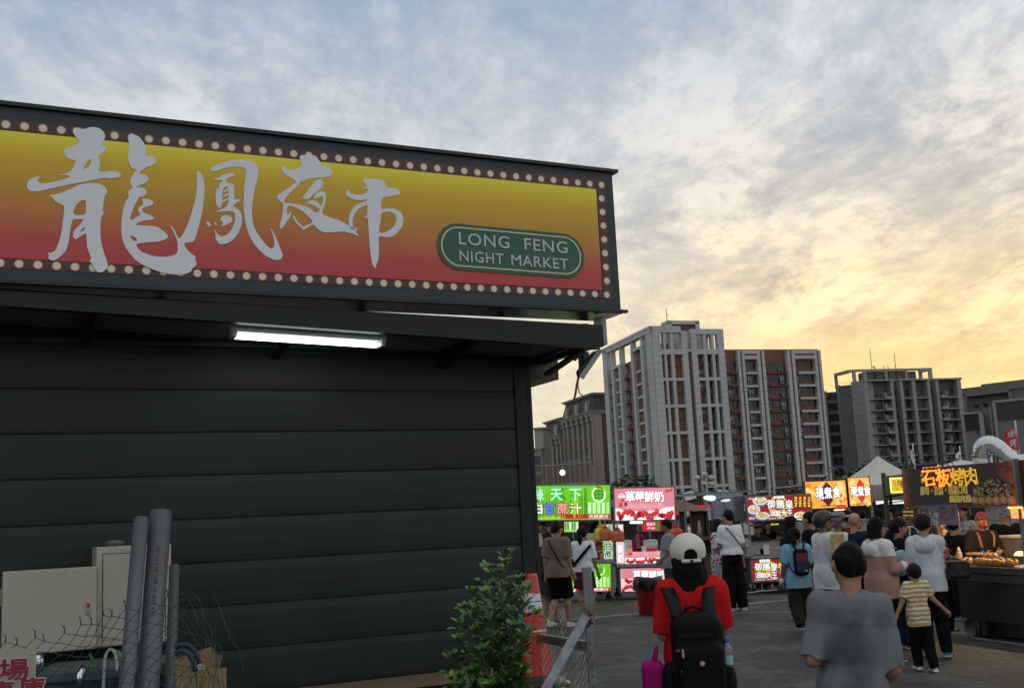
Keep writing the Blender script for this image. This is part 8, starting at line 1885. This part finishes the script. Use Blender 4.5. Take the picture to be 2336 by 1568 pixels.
# tall man in white with black trousers
def crossbody(a,b,m_=None):
 def f(c):
  K,P=c['K'],c['P'];mb=MB();mb.smooth=True;n=9;pts=[]
  for i in range(n):
   t=i/(n-1);x=lerp(a[0],b[0],t);z=lerp(a[1],b[1],t);pts.append((x*K,-(.066+.022+.004*math.sin(t*3.1))*K*(1 if.03<t<.97 else.7),z*K))
  mb.tube(pts,.010 if m_ is None else m_[1],5);mb.build('cross_strap',black_t if m_ is None else m_[0],c['r'])
 return f
tall=person('tall man in a white T-shirt and wide black trousers with a thin cross strap',at_px(1661,20.4),14,H_of(1659,1163,20.4),T_(white_t,hem=.555,sleeve=.82,ease=.020,sw=.022,wr=.006),('trousers',black_p,.035,1.35),('short',hairm),shoe_w,{1:((.045,-.01,-.175),(.065,.02,-.33)),-1:((.05,.02,-.165),(-.03,.11,-.16))},{1:((.06,.0,.28),(.075,-.02,.045)),-1:((.05,.0,.28),(.05,.0,.045))},h=.010,seed=9,w=.96,head=(25,0),extra=crossbody((-.07,.83),(.105,.60)))
flo=bpy.data.materials.new('floral_cloth');flo.use_nodes=True;nt=flo.node_tree;b_=nt.nodes['Principled BSDF'];b_.inputs['Roughness'].default_value=.9;tcn=nt.nodes.new('ShaderNodeTexCoord');vo=nt.nodes.new('ShaderNodeTexVoronoi');vo.inputs['Scale'].default_value=17;nt.links.new(tcn.outputs['Object'],vo.inputs['Vector'])
cr=nt.nodes.new('ShaderNodeValToRGB');nt.links.new(vo.outputs['Distance'],cr.inputs[0]);cr.color_ramp.interpolation='CONSTANT';cr.color_ramp.elements[0].color=(.30,.02,.05,1);cr.color_ramp.elements[1].position=.42;cr.color_ramp.elements[1].color=(.58,.50,.48,1)
mx=nt.nodes.new('ShaderNodeMix');mx.data_type='RGBA';mx.inputs[7].default_value=(.05,.05,.12,1);spc=nt.nodes.new('ShaderNodeSeparateColor');nt.links.new(vo.outputs['Color'],spc.inputs[0]);mt=nt.nodes.new('ShaderNodeMath');mt.operation='GREATER_THAN';mt.inputs[1].default_value=.55;nt.links.new(spc.outputs[0],mt.inputs[0]);ml=nt.nodes.new('ShaderNodeMath');ml.operation='LESS_THAN';ml.inputs[1].default_value=.42;nt.links.new(vo.outputs['Distance'],ml.inputs[0]);mm=nt.nodes.new('ShaderNodeMath');mm.operation='MULTIPLY';nt.links.new(mt.outputs[0],mm.inputs[0]);nt.links.new(ml.outputs[0],mm.inputs[1]);nt.links.new(mm.outputs[0],mx.inputs[0]);nt.links.new(cr.outputs[0],mx.inputs[6]);nt.links.new(mx.outputs[2],b_.inputs['Base Color'])
person('woman in a red and navy flower print shirt and grey skirt beside the tall man',at_px(1634,21.3),-118,H_of(1634,1184,21.3),T_(flo,hem=.40,sleeve=.9,ease=.022,sw=.022),('skirt',cloth('skirt_grey',(.32,.36,.38)),.33),('bob',hairb),shoe_b,ARM_FWD,h=.011,seed=28)
person('young man in a grey T-shirt at the strawberry stall, facing left',at_px(1519,21.8),84,H_of(1517,1186,21.8),T_(greyt,hem=.45,sleeve=.92,ease=.024,sw=.022,wr=.006),('shorts',cloth('shorts_dark',(.05,.045,.045)),.27),('messy',hairm),shoe_b,{1:((.04,.0,-.17),(.03,.10,-.27)),-1:((.04,.0,-.17),(.02,.10,-.26))},h=.010,w=1.06,skin=skin2,seed=29)
# family at the sugarcane stall
taupe=cloth('cotton_taupe',(.205,.150,.125))
person('man in a taupe T-shirt and black shorts walking past the sugarcane stall',at_px(1268,18.9),-30,H_of(1270,1189,18.9),T_(taupe,hem=.475,sleeve=.85,ease=.020,sw=.022,wr=.006),('shorts',black_p,.265,1.2),('messy',hairb),shoe_w,{1:((.035,.0,-.17),(.05,.06,-.31)),-1:((.04,-.03,-.17),(.05,-.02,-.31))},{1:((.05,.06,.285),(.055,.06,.045)),-1:((.05,.02,.275),(.05,-.14,.07))},h=.010,w=1.12,head=(-30,0),seed=30,belly=.02,extra=crossbody((-.06,.83),(.10,.56)))
person('woman in a white T-shirt and maroon shorts with a black baby carrier strap',at_px(1326,20.2),-8,H_of(1328,1202,20.2),T_(white_t,hem=.515,sleeve=.88,ease=.018,sw=.020,wr=.006),('skirt',cloth('shorts_maroon',(.075,.018,.030)),.335),('tail',hairm),mat('sandal_tan',(.28,.17,.1),.6),{1:((.050,-.01,-.17),(.085,.03,-.315)),-1:((.06,.04,-.15),(.0,.13,-.13))},{1:((.06,.0,.28),(.085,.02,.045)),-1:((.045,.0,.28),(.03,-.02,.045))},h=.010,head=(-25,0),seed=31,extra=crossbody((.09,.80),(-.12,.58),(black_t,.028)))
person('toddler in navy clothes carried in front of the woman in maroon shorts',(*at_px(1301,20.55),.62),-70,.78,T_(navy_t,hem=.46,sleeve=.8),('shorts',navy_t,.3),('short',hairm),shoe_b,{1:((.06,.05,-.13),(.05,.13,-.18)),-1:((.06,.05,-.13),(.05,.13,-.18))},{1:((.08,.12,.36),(.08,.10,.18)),-1:((.08,.12,.36),(.08,.10,.18))},h=.009,child=True,seed=32)
person('woman with dark tied hair and a black plaid skirt behind the man in taupe',at_px(1246,19.6),-20,H_of(1247,1214,19.6),T_(brown_t,hem=.50,sleeve=.85),('skirt',mat('plaid_black',(.03,.03,.032),.9,var=.8,scale=40),.33),('tail',hairm),shoe_b,ARM_DOWN,h=.011,seed=33)
# stall keepers and customers further back
def far(label,px,top_,Y,yaw,shirt,hair,h=.014,bottom=None,**k):
 return person(label,at_px(px,Y),yaw,H_of(px,top_,Y),T_(shirt,hem=.46,sleeve=k.pop('sleeve',.8),sw=.018),bottom or('trousers',black_p),hair,shoe_b,k.pop('arms',ARM_FWD),h=h,**k)
far('stall keeper in a white T-shirt inside the sugarcane stall',1238,1190,25.8,165,white_t,('short',hairm),seed=40)
far('woman with a black ponytail inside the sugarcane stall, facing right',1360,1186,26.3,-100,black_t,('tail',hairm),seed=41)
far('woman in a hot pink top bending behind the strawberry stall counter',1446,1194,27.2,-112,cloth('cotton_pink',(.42,.02,.12)),('bob',mat('tan_hair',(.16,.10,.06),.5,var=.3)),lean=14,seed=42,sleeve=0)
far('man in a dark brown shirt and mask serving at the rice stall',1724,1196,25.2,190,brown_t,('short',hairm),seed=43,skin=skin2,arms={-1:((.12,.06,-.08),(.27,.10,-.03)),1:((.05,.02,-.16),(.02,.13,-.16))},extra=lambda c:face_mask(c,mat('mask_grey',(.3,.28,.27),.8)))
far('woman with long brown hair standing inside the rice stall',1748,1188,25.7,172,black_t,('long',hairb),seed=44)
far('child with short hair seen over the rice stall counter',1772,1214,25.6,150,navy_t,('bob',hairm),seed=45,child=True)
far('person in a white T-shirt with a dark rucksack strap beyond the brown hut',1572,1178,29.5,4,white_t,('short',hairm),seed=46,extra=crossbody((.06,.83),(.08,.60)))
st_=person('man in grey sitting low behind the hut cabinet',(*at_px(1606,26.9),-.30),-95,1.66,T_(cloth('cotton_slate',(.09,.10,.11)),hem=.48,sleeve=.8),('trousers',black_p,.2),('short',hairm),shoe_b,{1:((.04,.06,-.15),(.0,.16,-.06)),-1:((.04,.06,-.15),(.0,.16,-.06))},{1:((.07,.24,.50),(.07,.24,.235)),-1:((.07,.24,.50),(.07,.24,.235))},h=.012,seed=47)
# the cook
ck=S.fr@Vector((S.uv(960,60,-1.0).x-.20,0,-.98))
apm=mat('apron_leather',(.25,.115,.04),.5,var=.15);blk2=cloth('cook_black',(.020,.017,.015))
def cook_x(c):
 face_mask(c,mk_r);K,P=c['K'],c['P']
 for s in(-1,1):
  mb=MB();mb.smooth=True;vs=[];pts=[(s*.070,.045,.838),(s*.072,.085,.80),(s*.064,.100,.74),(s*.058,.104,.70)]
  for x,y,z in pts:p=P(x,y,z);vs+=[p+np.array((-.017,0,0)),p+np.array((.017,0,0)),p+np.array((.017,-.008,0)),p+np.array((-.017,-.008,0))]
  mb.add([tuple(v)for v in vs],[(i*4+j,i*4+(j+1)%4,i*4+4+(j+1)%4,i*4+4+j)for i in range(3)for j in range(4)]);mb.build('apron_strap',apm,c['r']);mb=MB();mb.smooth=True;mb.ell(tuple(P(s*.058,.108,.702)),(.01,.006,.01),8,6);mb.build('strap_button',steel,c['r'])
 F_=Fld(P(-.12,.0,.40),P(.12,.15,.72),.010);F_.loft([(.42*K,0,c['yb'](.5)+.02*K,.10*K,.085*K),(.62*K,0,c['yb'](.62)+.020*K,.092*K,.080*K),(.70*K,0,c['yb'](.70)+.018*K,.062*K,.084*K)],n=2.6);F_.cut(P(0,.035,.6),(0,1,0));fld_obj('apron',F_,blk2,c['r'])
 mb=MB();mb.b2(tuple(P(-.05,.114,.60)),tuple(P(.05,.122,.635)));mb.build('apron_print',mat('print_amber',(.42,.17,.03),.6,var=.7,scale=40),c['r'])
cook=person('cook with red dyed hair, red mask and black apron bending over the grill',(ck.x,ck.y),186,1.53,T_(blk2,hem=.46,sleeve=.95,sw=.020,ease=.018,collar=True),('trousers',black_p),('messy',hairr),shoe_b,{1:((.085,.035,-.155),(-.005,.165,-.165)),-1:((.085,.035,-.155),(-.005,.165,-.150))},h=.008,w=1.12,head=(10,-22),lean=9,seed=50,extra=cook_x)
CK=rootm(cook)
tg=thing('tongs','steel tongs in the right hand of the cook with red hair','tongs',tuple(CK@Vector((.16,.34,.98))));mb=MB()
for k in(-1,1):mb.beam((.012*k,0,.06),(.02*k,-.10,-.10),.012,.004)
mb.build('arm',steel,tg)
pw=thing('bun_wrapper','white paper bag being filled by the cook in the red mask','paper bag',tuple(CK@Vector((-.04,.33,.93))));F_=Fld((-.1,-.1,-.08),(.1,.1,.1),.007);F_.ell((0,0,0),(.06,.05,.075));F_.wrinkle(.006,30,1);fld_obj('paper',F_,mat('paper_white2',(.70,.68,.68)),pw)
far('person in a pale blue white shirt with their back turned, behind the grill',2219,1172,18.6,5,cloth('shirt_pale',(.48,.52,.57)),('short',hairm),seed=51,sleeve=1.8,arms=ARM_DOWN)
far('heavy person in black behind the cook, under the right poster',2287,1158,16.9,20,black_t,('short',hairm),seed=52,w=1.5,skin=skin2)
far('person in a khaki camouflage shirt behind the grey post',2322,1150,18.0,60,mat('khaki_camo',(.20,.17,.13),.9,var=.5,scale=16),('short',hairm),seed=53)
far('man in a navy jacket and pale mask left of the black banner',2052,1168,17.8,150,navy_t,('short',hairm),seed=54,sleeve=1.9,extra=lambda c:face_mask(c,mk_b))
far('woman with brown hair and a black top behind the grey hooded jacket',2134,1192,15.4,-95,black_t,('bob',mat('warm_brown_hair',(.05,.028,.02),.45,var=.3)),seed=55)
far('man in black leaning beside the banner post',2168,1185,17.0,-30,black_t,('short',hairm),seed=56)
far('person in a black and white printed shirt behind the posters',2192,1150,17.6,120,mat('print_mono',(.22,.22,.22),.8,var=.9,scale=18),('short',hairm),seed=57,skin=skin2)
# bin, tents, flags, trees and far stalls
q=ground(1482,1400);o=thing('rubbish_bin','red plastic rubbish bin with a black liner hanging over its rim','bin',(q.x,q.y,0));k_=q.y/F_V
mb=MB();mb.smooth=True;mb.lathe([(.0,.005),(.175,0),(.185,.01),(.225,.48),(.235,.49),(.235,.56),(.22,.56)],n=26);mb.build('bin_body',mat('bin_red',(.36,.014,.014),.4,var=.06,coat=.2),o)
mb=MB();mb.smooth=True;g=random.Random(6);n=40;vs=[]
for j,(r_,z)in enumerate(((.19,.45),(.225,.60),(.250,.645),(.262,.62),(.268,.55),(.255,.47),(.250,.44))):
 for i in range(n):a=2*math.pi*i/n;rr_=r_*(1+.035*math.sin(7*a+j)*(j>2)+.02*math.sin(13*a+2*j)*(j>2));vs.append((rr_*math.cos(a),rr_*math.sin(a),z+.018*math.sin(3*a+1)*(j in(1,2,3))+.022*math.sin(5*a)*(j>4)))
mb.add(vs,[(j*n+i,j*n+(i+1)%n,(j+1)*n+(i+1)%n,(j+1)*n+i)for j in range(6)for i in range(n)]);mb.build('bin_liner',mat('liner_black',(.010,.010,.011),.28,var=.2,bump=.5,bscale=18),o)
P=base_pt(1612,30);zt_=height_at(1612,1085,P);o=thing('lamp_mast','thin mast with two square floodlights and white cameras above the hut stall','lamp post',tuple(P))
mb=MB();mb.smooth=True;mb.tube([(0,0,0),(0,0,zt_)],.05,8);mb.build('pole',galv,o)
for s in(-1,1):
 mb=MB();R_=Matrix.Rotation(rad(-35),3,'X')@Matrix.Rotation(rad(s*14),3,'Y');mb.box((s*.44,-.1,zt_-.52),(.36,.10,.32),R_);mb.beam((0,0,zt_-.55),(s*.40,-.05,zt_-.50),.03);f=mb.build('floodlight',black_,o)
 mb=MB();mb.box(tuple(Vector((s*.44,-.1,zt_-.52))+R_@Vector((0,-.053,0))),(.30,.008,.26),R_);mb.build('lens',mat('flood_lens',(.45,.47,.48),.2),f)
for x,z in((-.16,-.02),(.15,-.04),(.02,.06),(.13,-.20),(-.02,-.18)):mb=MB();mb.smooth=True;mb.tube([(x,.05,zt_+z),(x*1.5,-.14,zt_+z-.02)],.06,8);mb.build('camera',acm,o)
mb=MB();mb.b2((-.10,-.09,zt_-1.15),(.36,.05,zt_-.85));mb.b2((-.55,-.09,zt_-1.15),(-.18,.05,zt_-.85));mb.build('control_box',acm,o)
tentm=mat('tent_white',(.52,.50,.45),.7,var=.06,scale=1.2);tenty=mat('tent_cream',(.46,.40,.30),.7,var=.06,scale=1.2)
def peaked(px,pyt,pye,Y,hw,label,rz=0.0,drop=.45):
 P=base_pt(px,Y);za,ze=height_at(px,pyt,P),height_at(px,pye,P);r=thing('market_tent',label,'tent',tuple(P),rz);mb=MB();mb.smooth=False;n=7;m_=8
 rows=[]
 for i in range(n+1):
  t=i/n;z=ze+(za-ze)*((1-t)**1.7);h_=hw*t;rows.append([(h_*c,h_*s_,z)for(c,s_)in[(-1+2*k/m_,-1)for k in range(m_)]+[(1,-1+2*k/m_)for k in range(m_)]+[(1-2*k/m_,1)for k in range(m_)]+[(-1,1-2*k/m_)for k in range(m_)]])
 k_=4*m_;mb.smooth=True;mb.add([p for r_ in rows for p in r_],[(i*k_+j,i*k_+(j+1)%k_,(i+1)*k_+(j+1)%k_,(i+1)*k_+j)for i in range(n)for j in range(k_)]);mb.build('canopy',tentm,r)
 mb=MB()
 for a,b in(((-1,-1),(1,-1)),((1,-1),(1,1)),((1,1),(-1,1)),((-1,1),(-1,-1))):A,B=Vector((a[0]*hw,a[1]*hw,ze)),Vector((b[0]*hw,b[1]*hw,ze));nrm=(B-A).cross(Vector((0,0,1))).normalized();mb.slab([A-Vector((0,0,drop)),B-Vector((0,0,drop)),B,A],nrm,.015)
 mb.build('valance',tenty,r)
 for a in(-1,1):
  for b in(-1,1):mb=MB();mb.b2((a*(hw-.05)-.035,b*(hw-.05)-.035,0),(a*(hw-.05)+.035,b*(hw-.05)+.035,ze));mb.build('leg',black_,r)
 mb=MB()
 for a in(-1,1):mb.beam((-hw,a*(hw-.06),ze-drop+.1),(hw,a*(hw-.06),ze-drop-.12),.03);mb.beam((-hw,a*(hw-.06),ze-drop-.12),(hw,a*(hw-.06),ze-drop+.1),.03)
 mb.build('scissor_frame',black_,r)
peaked(2013,1038,1106,33.0,1.25,'white peaked market tent with a cream valance between the orange signs and the grill banner',.35)
peaked(2200,1047,1073,30.0,1.45,'flat white market tent behind the grill banner, left of the foil duct',.1)
peaked(2325,1042,1067,27.0,1.6,'wide white market tent behind the foil duct',-.15)
Pn=base_pt(2032,19.5);o=thing('yellow_box_sign','yellow lit box sign with one large character, partly behind the black banner','sign',tuple(Pn));S=Plane(o,Pn,(1,.12,0));S.Z=Z3
R=S.rect(1092,158,1330,402);b=sign_box(S,o,R,.05,.15,acm,mat('box_dark',(.05,.05,.05),.5),.02);R=S.rect(1112,185,1318,374);m=S.mb();m.b2((R[0],R[1],.052),(R[2],R[3],.058));m.build('lit_border',GL('lit_border',(1.0,.85,.2),1.3),b);R2=S.rect(1130,200,1300,360);m=S.mb();m.b2((R2[0],R2[1],.058),(R2[2],R2[3],.064));m.build('yellow_print',GL('lit_sun_yellow',(.72,.46,.02),.9),b)
S.text('「那',darkl,b,S.rect(1205,225,1300,310),.07,.02);blobs(S,b,'fruit_print',[mat('print_pale2',(.6,.6,.4),.5),redl,greenp],[(S.uv(1150+16*i,240+33*(i%4)).x,S.uv(1150,235+32*(i%4)).y,.018,.012,i%3,i)for i in range(6)],.068)
m=S.mb();q=S.uv(1100,158);m.b2((q.x-.03,0,-.2),(q.x+.03,q.y+.05,-.14));m.build('post',black_,o)
def flag(pts,Y,label,m_,txt,tm,pole=True):
 A=[at_y(x,y,Y)for x,y in pts];o=thing('banner_flag',label,'flag',(A[1].x,A[1].y,0));mb=MB();n=8;vs=[]
 for j in range(n+1):
  t=j/n;a,b=A[0]*(1-t)+A[3]*t,A[1]*(1-t)+A[2]*t
  for i in range(4):vs.append(a*(1-i/3)+b*i/3+Vector((0,.05*math.sin(t*4+i),0)))
 mb.smooth=True;mb.add(vs,[(j*4+i,j*4+i+1,j*4+5+i,j*4+4+i)for j in range(n)for i in range(3)]);c=mb.build('cloth',m_,o,world=True)
 c.modifiers.new('thickness','SOLIDIFY').thickness=.01
 for(s_,u0,v0,u1,v1)in txt:
  W_=lambda u,v:(A[0]*(1-u)*(1-v)+A[1]*u*(1-v)+A[2]*u*v+A[3]*(1-u)*v)+Vector((0,-.075,0));v,f=text_mesh(s_);ax,bx=min(p[0]for p in v),max(p[0]for p in v);ay,by=min(p[1]for p in v),max(p[1]for p in v);mb=MB()
  for k in range(4):mb.add([W_(lerp(u0,u1,(x-ax)/(bx-ax))+.012*(k%2),lerp(v1,v0,(y-ay)/(by-ay))+.006*(k//2))-Vector((0,.0005*k,0))for x,y in v],f)
  mb.build('lettering',tm,o,world=True)
 mb=MB();mb.smooth=True;b=A[1];mb.tube([Vector((b.x,b.y,0)),b+Vector((0,0,.15))],.018,6);mb.build('pole',acm,o,world=True)
fr1=mat('flag_red',(.50,.035,.045),.7,var=.08);fw=mat('flag_white',(.62,.60,.58),.7,var=.1)
flag([Z4(1325,65),Z4(1465,25),Z4(1505,440),Z4(1345,440)],24,'tall red banner flag with white characters above the grill stall',fr1,[('大新竹',.08,.06,.92,.26),('烤',.25,.32,.80,.58),('肉',.3,.64,.8,.86)],fw)
fm2=mat('flag_ink',(.25,.02,.05),.7,var=0)
flag([Z4(143,312),Z4(178,298),Z4(198,495),Z4(172,490)],30,'narrow white banner flag near the far tree, leaning left',fw,[('烤肉',.1,.05,.9,.35),('香',.2,.4,.8,.6)],fm2)
flag([Z4(716,355),Z4(766,328),Z4(774,420),Z4(714,425)],30,'short white and pink flag tip showing over the white tent',fw,[('炸',.15,.3,.85,.9)],fm2)
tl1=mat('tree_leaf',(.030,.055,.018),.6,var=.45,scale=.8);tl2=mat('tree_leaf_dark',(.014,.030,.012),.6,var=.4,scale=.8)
def tree(px,pyt,Y,rw,label,seed):
 P=base_pt(px,Y);h_=height_at(px,pyt,P);g=random.Random(seed);r=thing('street_tree',label,'tree',tuple(P),0,'trees behind the market');mb=MB();mb.smooth=True;mb.tube([(0,0,0),(.05,0,h_*.35),(0,0,h_*.75)],[.16,.12,.04],7);ends=[]
 for k in range(9):a=g.uniform(0,6.28);e=Vector((rw*.75*math.cos(a)*g.random(),rw*.75*math.sin(a),h_*g.uniform(.5,.92)));mb.tube([(0,0,h_*.38),(e*.5+Vector((0,0,h_*.22))),e],[.07,.04,.015],5);ends.append(e)
 mb.build('trunk',barkm,r);mb=MB()
 for k in range(1500):
  c=g.choice(ends);s_=rw*.36;d=Vector((g.gauss(0,s_),g.gauss(0,s_),g.gauss(0,s_*.75)));p=c+d
  if p.z<h_*.28 or p.z>h_:continue
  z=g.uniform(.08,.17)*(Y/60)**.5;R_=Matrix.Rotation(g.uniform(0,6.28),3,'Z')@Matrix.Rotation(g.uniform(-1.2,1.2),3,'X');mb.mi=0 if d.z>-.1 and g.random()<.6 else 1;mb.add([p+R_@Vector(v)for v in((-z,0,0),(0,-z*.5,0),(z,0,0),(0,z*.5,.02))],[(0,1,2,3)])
 mb.build('crown',[tl1,tl2],r)
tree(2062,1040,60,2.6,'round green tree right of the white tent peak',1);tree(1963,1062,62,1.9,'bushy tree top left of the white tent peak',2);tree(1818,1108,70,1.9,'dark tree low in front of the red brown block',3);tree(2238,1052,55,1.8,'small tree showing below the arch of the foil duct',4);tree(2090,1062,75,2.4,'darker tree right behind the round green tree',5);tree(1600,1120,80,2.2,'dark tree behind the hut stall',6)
Pn=base_pt(1285,44);o=thing('netting_enclosure','tall wire netting enclosure rising behind the green stall','fence',tuple(Pn));mb=MB();zt_=height_at(1285,1058,Pn);x0,x1=-1.25,1.25
for x in(x0,-.55,.35,x1):mb.tube([(x,0,0),(x,0,zt_-.1*(x>.3))],.025,6)
for z in(zt_,zt_-.75,zt_-1.5):mb.tube([(x0,0,z),(-.2,0,z-.03),(x1,0,z+.02)],.02,6)
mb.tube([(.5,0,zt_),(x1,0,zt_-.8)],.02,6);mb.build('frame',mat('net_frame',(.28,.26,.22),.5,metal=.3),o);mb=MB();st_=.20
for k in range(-14,28):
 for s in(-1,1):
  a=x0+k*st_*.5;pts=[(a+s*t,0,zt_-t)if s>0 else(a+(zt_-2.0)*.0+t-1.2,0,zt_-2.3+t)for t in(0,2.3)]
  A,B=Vector(pts[0]),Vector(pts[1])
  lo=max(0,(x0-min(A.x,B.x))/abs(B.x-A.x));hi=min(1,(x1-min(A.x,B.x))/abs(B.x-A.x))
  if hi>lo:mb.tube([A+(B-A)*lo,A+(B-A)*hi],.009,4,cap=False)
mb.build('netting',mat('net_wire',(.20,.17,.11),.5,metal=.3),o)
q=at_y(1283,1077,40);o=thing('lit_bulb','glowing round white bulb in front of the wire netting','lamp',tuple(q));mb=MB();mb.smooth=True;mb.ell((0,0,0),(.085,.085,.095),12,8);mb.build('bulb',mat('lit_bulb_glass',(1,1,1),.3,var=0,emit=7,ecol=(1,.98,.92)),o);mb=MB();mb.tube([(0,0,.09),(.05,.05,.35),(.7,0,.38)],.02,6);mb.build('arm',galv,o)
cols=[('red',redl),('amber',oy),('white',whl),('blue',GL('lit_blue',(.05,.20,.55),.6)),('green',grl),('yellow',yell)]
fs=[(1585,34,0,'tea'),(1640,40,3,'ice'),(1690,36,1,'fry'),(1975,38,1,'grill'),(2000,46,0,'rice'),(2040,33,2,'drink'),(2110,36,5,'corn'),(2175,40,0,'noodle'),(2255,35,4,'juice'),(1800,44,3,'cake'),(1870,48,5,'soup'),(1420,46,2,'toy'),(1330,44,1,'egg'),(1255,48,0,'pop')]
dkc=mat('far_cloth',(.045,.045,.05),.8,var=.4)
for i,(px,Y,ci,kind)in enumerate(fs):
 P=base_pt(px,Y);r=thing('far_stall','distant stall with a %s lit sign, %s'%(cols[ci][0],['left of the hut posts','behind the pale sheet','beside the pale sheet','under the white tent','behind the tent legs','below the yellow box sign','behind the left poster','behind the middle poster','behind the cook','behind the rice stall','behind the snack stall','behind the strawberry stall','behind the sugarcane stall','by the shed corner'][i]),'market stall',tuple(P),0,'far stalls')
 mb=MB();mb.b2((-1.4,0,0),(1.4,.9,.85));mb.build('counter',dkc,r);mb=MB();mb.b2((-1.0,-.05,1.72),(1.0,.05,1.98));mb.build('sign',cols[ci][1],r);mb=MB();mb.b2((-1.5,-.1,2.02),(1.5,2,2.07));mb.b2((-1.4,1.9,0),(1.4,1.95,2.0));mb.build('roof',dkc,r)
 mb=MB();mb.tube([(-1.1,.5,1.9),(1.1,.5,1.9)],.03,6);mb.build('tube_lamp',mat('far_tube',(1,1,.9),.3,var=0,emit=5,ecol=(1,.85,.6)),r)
 for x in(-1.37,1.37):mb=MB();mb.b2((x-.03,-.03,0),(x+.03,.03,2.02));mb.build('post',galv,r)
fp=[(1556,33,'grey',(.2,.2,.2),'near the pink stall post'),(1596,31,'red',(.3,.03,.03),'between the hut posts'),(1652,33,'navy',(.03,.04,.1),'behind the flower print shirt'),(1700,30,'white',(.5,.5,.5),'beside the rice stall'),(1925,29,'cream',(.45,.4,.3),'before the orange signs'),(1965,27,'black',(.02,.02,.02),'under the smaller orange sign'),(2000,28,'teal',(.04,.14,.14),'beside the tent leg'),(2028,26,'maroon',(.15,.02,.03),'under the yellow box sign'),(2075,24,'pale',(.4,.42,.45),'left of the banner post'),(2100,27,'olive',(.08,.08,.04),'behind the menu sheet'),(2268,23,'sand',(.3,.24,.16),'behind the cook')]
for i,(px,Y,cn,c_,wh)in enumerate(fp):person('distant person in a %s top %s'%(cn,wh),at_px(px,Y),(i*67)%360,1.58+.03*(i%5),T_(cloth('far_'+cn,c_),sleeve=.8),('trousers',black_p),('short'if i%2 else 'bob',hairm),None,ARM_FWD,h=.020,seed=60+i,hands=False,group='people far down the market')
mb=MB();g=random.Random(33)
for k in range(9000):
 x=g.uniform(-10,75);Y=105+g.uniform(-3,3);hh_=3.6+1.4*math.sin(x*.21)+.9*math.sin(x*.63+1);z=hh_*g.random()**.6;s_=g.uniform(.2,.45);R_=Matrix.Rotation(g.uniform(0,6.28),3,'Z')@Matrix.Rotation(g.uniform(-1.2,1.2),3,'X');mb.mi=k%2;mb.add([Vector((x,Y,z))+R_@Vector(v)for v in((-s_,0,0),(0,-s_*.5,0),(s_,0,0),(0,s_*.5,.05))],[(0,1,2,3)])
tag(mb.build('tree_belt',[tl1,tl2]),'dark belt of low trees along the far side of the market ground','trees',kind='stuff')
